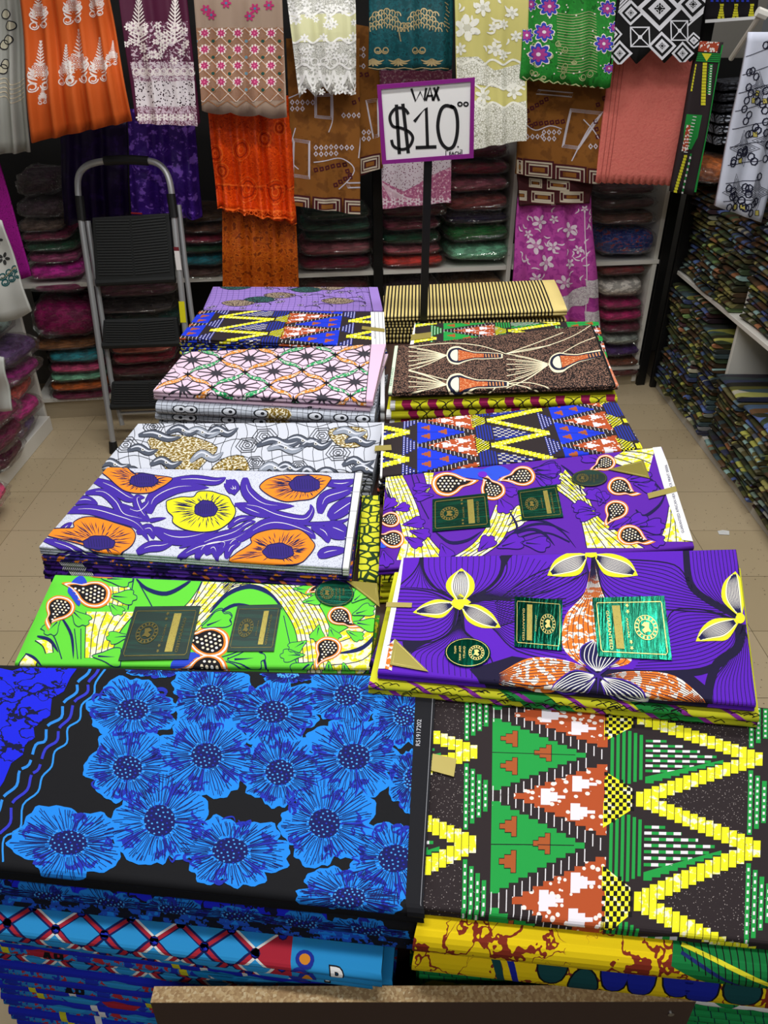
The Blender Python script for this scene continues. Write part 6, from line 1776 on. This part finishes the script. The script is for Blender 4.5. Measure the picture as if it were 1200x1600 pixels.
def rail_label(P, c, nm):
    nrm = Vector((0, -1, .2)).normalized()
    V = [ld(*p, -.0142) for p in P]; V += [p - nrm * .001 for p in V]
    part(nm, V, [(0, 3, 2, 1), (4, 5, 6, 7), (0, 1, 5, 4), (1, 2, 6, 5), (2, 3, 7, 6), (3, 0, 4, 7)], plain(c, .5), lad)
rail_label([(272, 392), (280, 392), (284, 422), (276, 422)], 'd8d4d4', 'safety_label')
rail_label([(271, 386), (279, 386), (280, 392), (272, 392)], '6a1f28', 'warning_label')
rail_label([(279, 471), (288, 471), (291, 504), (282, 504)], 'd8cf1a', 'yellow_label')

# ------------------------------------------------------------------ bagged lace on the shelves
def pillow(seed, crumple, infl=0.0, nx=16, ny=12):
    """unit bundle: a folded wad with soft rounded edges, -0.5..0.5"""
    r = np.random.RandomState(seed); V = []; F = []
    ph = r.uniform(0, 6.28, 8)
    # closed grid on a rounded box, mapped from a cube-sphere style lat/long
    for j in range(ny + 1):
        th = math.pi * j / ny - math.pi / 2
        for i in range(nx):
            t = 2 * math.pi * i / nx
            cx, sx, cz, sz = math.cos(t), math.sin(t), math.cos(th), math.sin(th)
            sp = lambda a, e: math.copysign(abs(a) ** e, a)
            x, y, z = .5 * sp(cz, .45) * sp(cx, .38), .5 * sp(cz, .45) * sp(sx, .38), .5 * sp(sz, .75)
            k = .05 * math.sin(5 * x + ph[0]) * math.cos(4 * y + ph[1])
            z = z * (1 + .08 * math.sin(3.2 * x + ph[2])) + k * .5
            if crumple:
                q = r.uniform(-1, 1, 3) * crumple; x += q[0] * .5; y += q[1] * .5; z += q[2] * .8
            V.append((x * (1 + infl), y * (1 + infl), z * (1 + infl)))
    for j in range(ny):
        for i in range(nx):
            a, b = j * nx + i, j * nx + (i + 1) % nx
            F.append((a, b, b + nx, a + nx))
    return V, F
PM = []
for k in range(6):
    v, f = pillow(k, .0); me = bpy.data.meshes.new('lace_bundle'); me.from_pydata(v, [], f); me.materials.append(None); me.polygons.foreach_set('use_smooth', [True] * len(f)); me.update()
    v, f = pillow(k, .055, .06, 26, 16); mb = bpy.data.meshes.new('plastic_bag'); mb.from_pydata(v, [], f); mb.materials.append(None); mb.update()
    PM.append((me, mb))
def plastic_mat():
    m = bpy.data.materials.new('clear_plastic'); m.use_nodes = True; nt = m.node_tree; nt.nodes.clear()
    out = nt.nodes.new('ShaderNodeOutputMaterial'); mix = nt.nodes.new('ShaderNodeMixShader'); tr = nt.nodes.new('ShaderNodeBsdfTransparent'); gl = nt.nodes.new('ShaderNodeBsdfGlossy')
    gl.inputs['Roughness'].default_value = .07; gl.inputs['Color'].default_value = (1, 1, 1, 1); tr.inputs['Color'].default_value = (.95, .95, .95, 1)
    lw = nt.nodes.new('ShaderNodeLayerWeight'); lw.inputs['Blend'].default_value = .22
    mp = nt.nodes.new('ShaderNodeMapRange'); mp.inputs['To Min'].default_value = .12; mp.inputs['To Max'].default_value = .6
    nt.links.new(lw.outputs['Facing'], mp.inputs['Value'])
    bp_ = nt.nodes.new('ShaderNodeBump'); nz = nt.nodes.new('ShaderNodeTexNoise'); nz.inputs['Scale'].default_value = 14; nz.inputs['Detail'].default_value = 3
    bp_.inputs['Strength'].default_value = 1.0; bp_.inputs['Distance'].default_value = .35
    tc = nt.nodes.new('ShaderNodeTexCoord'); nt.links.new(tc.outputs['Object'], nz.inputs['Vector'])
    nt.links.new(nz.outputs['Fac'], bp_.inputs['Height']); nt.links.new(bp_.outputs['Normal'], gl.inputs['Normal'])
    nt.links.new(mp.outputs[0], mix.inputs[0]); nt.links.new(tr.outputs[0], mix.inputs[1]); nt.links.new(gl.outputs[0], mix.inputs[2]); nt.links.new(mix.outputs[0], out.inputs['Surface'])
    return m
PLASTIC = plastic_mat()
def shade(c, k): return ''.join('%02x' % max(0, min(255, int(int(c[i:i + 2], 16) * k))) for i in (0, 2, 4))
def lace_mat(c): return textured('blotch', shade(c, .7), c, 7., .47, c3=shade(c, 1.35), use='Object', rough=.55, soft=True, bump=.35)  # darker and lighter blotches of the one colour imitate sheen
_bc = [0]
def bundle(c, size, col, label, rz=0.0, bag=True, group=None, tilt=(0, 0)):
    me, mb = PM[_bc[0] % len(PM)]; _bc[0] += 1
    o = bpy.data.objects.new('lace_bundle', me); COL.objects.link(o)
    o.location = c; o.scale = size; o.rotation_euler = (tilt[0], tilt[1], rz)
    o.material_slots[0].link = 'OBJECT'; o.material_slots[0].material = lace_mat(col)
    tag(o, label, 'fabric', group)
    if bag:
        b = bpy.data.objects.new('plastic_bag', mb); COL.objects.link(b); b.parent = o
        b.material_slots[0].link = 'OBJECT'; b.material_slots[0].material = PLASTIC
    return o
def back_pile(where, rows, depth=.34, off=.015, bagged=True):
    n = len(rows)
    for k, (x0, x1, y0, y1, col, cn) in enumerate(rows):
        a, b = bk(x0, (y0 + y1) / 2, off), bk(x1, (y0 + y1) / 2, off)
        zt, zb = bk((x0 + x1) / 2, y0, off).z, bk((x0 + x1) / 2, y1, off).z
        c = (a + b) / 2 - BN * depth / 2; c.z = (zt + zb) / 2
        place = ['topmost', 'second down', 'third down', 'fourth down', 'fifth down', 'sixth down', 'seventh down', 'eighth down', 'ninth down', 'tenth down', 'eleventh down', 'twelfth down', 'thirteenth down', 'fourteenth down', 'fifteenth down', 'sixteenth down'][k]
        w = (b - a).length
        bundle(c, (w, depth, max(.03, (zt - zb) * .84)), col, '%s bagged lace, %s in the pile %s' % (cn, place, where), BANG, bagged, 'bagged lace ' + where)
back_pile('left of the ladder', [(22, 88, 268, 312, '2a1424', 'blackish plum'), (24, 92, 312, 345, '3a2a36', 'grey plum'), (26, 95, 346, 366, '6a5a52', 'taupe'), (30, 106, 365, 380, '7a2448', 'dark rose'), (36, 116, 380, 397, '1a4a34', 'dark green'), (40, 120, 397, 414, '8a3a62', 'mauve'), (42, 128, 414, 442, 'b0208a', 'bright magenta'), (45, 134, 442, 460, '6a1a44', 'wine')])
back_pile('low left of the ladder', [(48, 146, 472, 536, '7a0a4c', 'deep magenta'), (46, 150, 537, 549, '7a5030', 'gold brown'), (72, 160, 550, 571, '1f7a86', 'teal'), (74, 162, 572, 585, 'b8446e', 'pink'), (74, 164, 585, 599, '6aa688', 'mint'), (74, 168, 600, 614, 'a8501c', 'rust orange'), (76, 172, 615, 628, '6a1a40', 'plum')])
back_pile('behind the ladder', [(150, 274, 440, 468, '5a2a44', 'dusky mauve'), (154, 270, 530, 544, '6a3a20', 'brown'), (170, 268, 545, 553, 'd06a5c', 'coral'), (172, 272, 554, 572, '8a1a38', 'red'), (170, 275, 573, 592, '4a0e24', 'dark wine'), (168, 280, 593, 612, '3a1a1c', 'blackish red'), (168, 280, 613, 634, '2a1a24', 'blackish purple')])
back_pile('behind the middle tread', [(150, 268, 480, 492, '5c5658', 'grey'), (152, 282, 493, 520, '12403c', 'dark teal')], off=.0)
back_pile('between the ladder and the amber lace', [(288, 350, 330, 352, '3a2418', 'dark brown'), (286, 350, 352, 368, '5a3a30', 'brown'), (285, 350, 369, 384, '7a2038', 'rose'), (283, 350, 385, 398, '14402c', 'green'), (283, 350, 399, 420, '10626e', 'turquoise'), (284, 350, 421, 438, '4a3430', 'taupe brown')])
back_pile('under the left brown cloth', [(476, 580, 326, 348, '14342a', 'dark green'), (472, 582, 349, 364, '2c5a4a', 'sea green'), (478, 583, 365, 378, '1c4a3a', 'green'), (470, 582, 379, 403, '8a4a54', 'dusty rose'), (468, 582, 404, 426, '6a1230', 'wine')])
back_pile('behind the sign post', [(598, 700, 322, 342, '4a0c26', 'dark wine'), (600, 690, 343, 364, '8a3a56', 'mauve'), (598, 690, 365, 384, '0e4a34', 'emerald'), (600, 692, 385, 400, 'a85a66', 'pale rose'), (598, 696, 401, 420, 'b0302a', 'scarlet')])
back_pile('right of the sign post', [(706, 798, 222, 252, '4a0c28', 'dark wine'), (704, 798, 253, 276, '6a1230', 'crimson'), (702, 798, 277, 304, '8a4458', 'dusty rose'), (700, 798, 305, 334, '7a3a3c', 'rose brown'), (700, 798, 335, 352, '1a1838', 'navy'), (702, 799, 353, 381, '14622e', 'emerald green'), (702, 799, 382, 412, '6aa888', 'mint')])
back_pile('on the low middle shelf', [(470, 580, 440, 478, '3a1018', 'dark red'), (600, 690, 440, 478, '201020', 'blackish'), (700, 790, 438, 470, '6a5038', 'tan')])
back_pile('below the coral cloth', [(938, 1030, 286, 308, '3a1424', 'dark plum'), (938, 1030, 309, 330, '3c2028', 'plum brown'), (938, 1028, 331, 356, '5a3a34', 'brown'), (940, 1028, 358, 404, '2a4a9c', 'blue and red patterned')])
back_pile('in the low right bay', [(942, 1014, 416, 434, '5a141c', 'dark red'), (942, 1008, 436, 468, 'b9b4ae', 'off white'), (944, 1008, 470, 486, '8a1450', 'magenta'), (944, 1008, 487, 505, 'a01c5c', 'bright magenta'), (946, 1006, 506, 524, '5a1030', 'wine'), (948, 1003, 525, 541, '8c948e', 'silver grey'), (950, 1004, 542, 560, '3a1a5a', 'purple'), (952, 1003, 561, 576, '5a2a18', 'rust brown'), (955, 1002, 577, 592, '4a1018', 'dark maroon')])
# left wall pile: plump bags lolling over the base board
for k, (y, z, sx, sy_, sz, col, cn, dx) in enumerate((
        (3.28, .125, .40, .34, .09, '5c4a78', 'violet grey', .0), (3.30, .215, .42, .36, .085, 'a02a70', 'magenta', .02), (3.30, .31, .40, .38, .095, 'c8544c', 'coral red', .02), (3.30, .405, .44, .40, .09, '7a2060', 'plum magenta', .05), (3.30, .50, .46, .40, .095, '4a3458', 'smoky violet', .05), (3.30, .60, .40, .38, .10, '6f7f7a', 'pale teal', .0),
        (3.00, .13, .44, .36, .10, '4a1030', 'dark plum', .03), (2.98, .235, .46, .36, .10, '5a1a3a', 'wine', .05), (2.98, .335, .46, .38, .095, '6a1a44', 'rose wine', .06), (2.98, .43, .46, .38, .09, '7a2a50', 'mauve wine', .04), (2.98, .52, .46, .38, .09, '1a4a44', 'dark green', .04),
        (2.63, .12, .46, .34, .09, 'b8446a', 'rose pink', .10), (2.63, .215, .46, .34, .095, 'd0441c', 'orange red', .08), (2.63, .31, .44, .34, .095, '8a2050', 'berry', .04))):
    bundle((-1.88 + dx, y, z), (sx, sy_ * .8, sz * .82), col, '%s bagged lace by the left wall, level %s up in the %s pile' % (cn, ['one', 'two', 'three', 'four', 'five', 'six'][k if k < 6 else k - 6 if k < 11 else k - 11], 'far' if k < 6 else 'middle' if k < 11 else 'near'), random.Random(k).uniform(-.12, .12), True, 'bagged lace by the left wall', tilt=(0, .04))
# blue bag with red flecks gets its own pattern
for ob in [o for o in COL.objects if o.get('label', '').startswith('blue and red patterned')]:
    ob.material_slots[0].material = textured('blotch', '1a2f86', '2f5cb4', 12., .48, c3='a83a44', use='Object', rough=.5)
# orange-brown bag and black white folded cloths on the right shelf top
bundle(at_y(1110, 268, 3.75) + Vector((.02, .12, 0)), (.19, .30, .10), '9a5428', 'copper brown satin bundle in plastic with blue edge, resting by the hanging strip', .5, True)
for k in range(6):
    p = at_y(1150 - 2 * k, 130 + 17 * k, 3.75)
    P = (p + Vector((-.05, .25, 0)), p + Vector((.22, .25, .02)), p + Vector((.22, .0, .02)), p + Vector((-.05, .0, 0)))
    folded('folded_wax_cloth', 'black and white knotted-print cloth, %s in the sagging pile at the right top' % ['topmost', 'second', 'third', 'fourth', 'fifth', 'lowest'][k], CAT, 'black and white cloths at the right top', *P, .030, 2, textured('cells', '9aa0ac' if k > 2 else '3a3c44', '14151a', 34., .10), 700 + k, .002, (6, 3))
# white hook bar
hk = empty('display_hook', at_y(1188, 20, 3.45), 'white display hook bar with end cap at the top right', 'hook')
v, f = tube_vf([at_y(1186, 26, 3.45), at_y(1142, 92, 3.62)], .010, 8); part('bar', v, f, plain('b9b4ac', .5), hk)
v, f = tube_vf([at_y(1183, 18, 3.44), at_y(1198, 24, 3.44)], .017, 8); part('end_cap', v, f, plain('d6d4ce', .5), hk)
# scrap of paper on the floor
p = at_z(1130, 833, .0); v = [p + Vector(q) for q in ((-.022, -.012, .0015), (.018, -.016, .0015), (.026, .008, .004), (.004, .018, .002), (-.02, .01, .003))]
v2 = [q + Vector((0, 0, .0012)) for q in v]
tag(mesh_obj('paper_scrap', v + v2, [(4, 3, 2, 1, 0), (5, 6, 7, 8, 9)] + [(i, (i + 1) % 5, 5 + (i + 1) % 5, 5 + i) for i in range(5)], plain('d8dada', .5), None, origin=p), 'small crumpled white paper scrap on the tiles right of the table', 'paper')

# ------------------------------------------------------------------ wall of folded wax cloth on the right
def waxmat(seed):
    r = random.Random(seed); m, nt, b = _new('wax_print'); v0 = _coord(nt, 'Object', (.22, 1, .03)); oi0 = nt.nodes.new('ShaderNodeObjectInfo'); sc0 = nt.nodes.new('ShaderNodeVectorMath'); sc0.operation = 'ADD'
    ml = nt.nodes.new('ShaderNodeMath'); ml.operation = 'MULTIPLY'; ml.inputs[1].default_value = 50.0; nt.links.new(oi0.outputs['Random'], ml.inputs[0])
    nt.links.new(v0, sc0.inputs[0]); nt.links.new(ml.outputs[0], sc0.inputs[1]); v = sc0.outputs[0]
    t = _tex(nt, 'ShaderNodeTexVoronoi', Scale=r.uniform(5, 9)); nt.links.new(v, t.inputs['Vector'])
    dark = ['1f1c14', '262217', '181d22', '2a2017']; mid = ['52532c', '39446a', '64482f', '44563a', '55343c', '3f545a', '6a6440']; hi = ['a8a850', 'bdb8a0', '78985a', '5c72b0', 'a8704c', 'a09a58', '8fb0ac']
    oi = nt.nodes.new('ShaderNodeObjectInfo'); ad = nt.nodes.new('ShaderNodeMath'); ad.operation = 'ADD'; fr = nt.nodes.new('ShaderNodeMath'); fr.operation = 'FRACT'
    sp = nt.nodes.new('ShaderNodeSeparateColor'); nt.links.new(t.outputs['Color'], sp.inputs[0]); nt.links.new(sp.outputs[0], ad.inputs[0]); nt.links.new(oi.outputs['Random'], ad.inputs[1]); nt.links.new(ad.outputs[0], fr.inputs[0])
    col = _ramp(nt, fr.outputs[0], [(0, r.choice(dark)), (.26, r.choice(mid)), (.42, r.choice(dark)), (.58, r.choice(mid)), (.70, r.choice(dark)), (.82, r.choice(hi)), (.87, r.choice(mid)), (.96, r.choice(hi))], 'LINEAR')
    nt.links.new(col, b.inputs['Base Color']); b.inputs['Roughness'].default_value = .55; b.inputs['Specular IOR Level'].default_value = .4
    return m
WX = [waxmat(k) for k in range(9)]
def wax_mesh(seed):
    """unit cloth folded towards -x: x 0..1, y -.5...5, z 0..1; front fold round, gently sagging"""
    r = random.Random(seed); ph = r.uniform(0, 6); V = []; F = []; ny = 6
    prof = [(1, 1), (.3, 1), (.05, .97), (.012, .8), (0, .5), (.012, .2), (.05, .03), (.3, 0), (1, 0)]
    for j in range(ny + 1):
        y = -.5 + j / ny
        for k, (x, z) in enumerate(prof):
            V.append((x + (.012 * math.sin(4 * y + ph) if x < .5 else 0), y, z + .12 * math.sin(2.6 * y + ph) * (1 if x < .5 else .5)))
    n = len(prof)
    for j in range(ny):
        for k in range(n): F.append((j * n + k, j * n + (k + 1) % n, (j + 1) * n + (k + 1) % n, (j + 1) * n + k))
    F.append(tuple(range(n))[::-1]); F.append(tuple(ny * n + k for k in range(n)))
    me = bpy.data.meshes.new('folded_wax_cloth'); me.from_pydata(V, [], F); me.materials.append(None); me.polygons.foreach_set('use_smooth', [k < ny * n for k in range(len(F))]); me.update(); return me
WM = [wax_mesh(k) for k in range(5)]
def ordw(n):
    one = ['', 'first', 'second', 'third', 'fourth', 'fifth', 'sixth', 'seventh', 'eighth', 'ninth', 'tenth', 'eleventh', 'twelfth', 'thirteenth', 'fourteenth', 'fifteenth', 'sixteenth', 'seventeenth', 'eighteenth', 'nineteenth']
    if n < 20: return one[n]
    t = {2: ('twentieth', 'twenty-'), 3: ('thirtieth', 'thirty-'), 4: ('fortieth', 'forty-')}[n // 10]
    return t[0] if n % 10 == 0 else t[1] + one[n % 10]
STK = [(3.895, .24, .056, .60, 'far corner floor stack'), (3.65, .235, .056, .62, 'second floor stack from the corner'), (3.42, .21, .056, .55, 'floor stack behind the white divider'),
       (3.12, .27, .056, .42, 'floor stack before the white divider'), (2.83, .28, .056, .40, 'middle floor stack by the aisle'), (2.53, .28, .056, .44, 'nearest floor stack by the aisle'),
       (3.895, .24, .653, 1.08, 'far corner shelf stack'), (3.65, .235, .653, 1.02, 'second shelf stack from the corner'), (3.42, .21, .653, 1.12, 'shelf stack behind the divider'), (3.12, .28, .653, 1.16, 'shelf stack before the divider')]
for si, (yc, wy, z0, z1, nm) in enumerate(STK):
    r = random.Random(900 + si); z = z0 + .004; th = .0225; ph = r.uniform(0, 6); k = 0
    while z + th < z1:
        me = WM[r.randrange(5)]
        o = bpy.data.objects.new('folded_wax_cloth', me); COL.objects.link(o)
        t = th * r.uniform(.85, 1.12)
        xo = 1.505 + .014 * math.sin((z - z0) * 11 + ph) + r.uniform(-.008, .008) + (.02 if z0 > .5 else 0)
        o.location = (xo, yc + r.uniform(-.008, .008), z); o.scale = (1.955 - xo, wy * r.uniform(.93, 1.0), t * .86)
        o.rotation_euler = (0, 0, r.uniform(-.025, .025))
        o.material_slots[0].link = 'OBJECT'; o.material_slots[0].material = WX[r.randrange(9)]
        tag(o, 'dark multicolour wax cloth, %s up in the %s' % (ordw(k + 1), nm), 'fabric', 'folded wax cloths in the ' + nm)
        z += t + .0004; k += 1
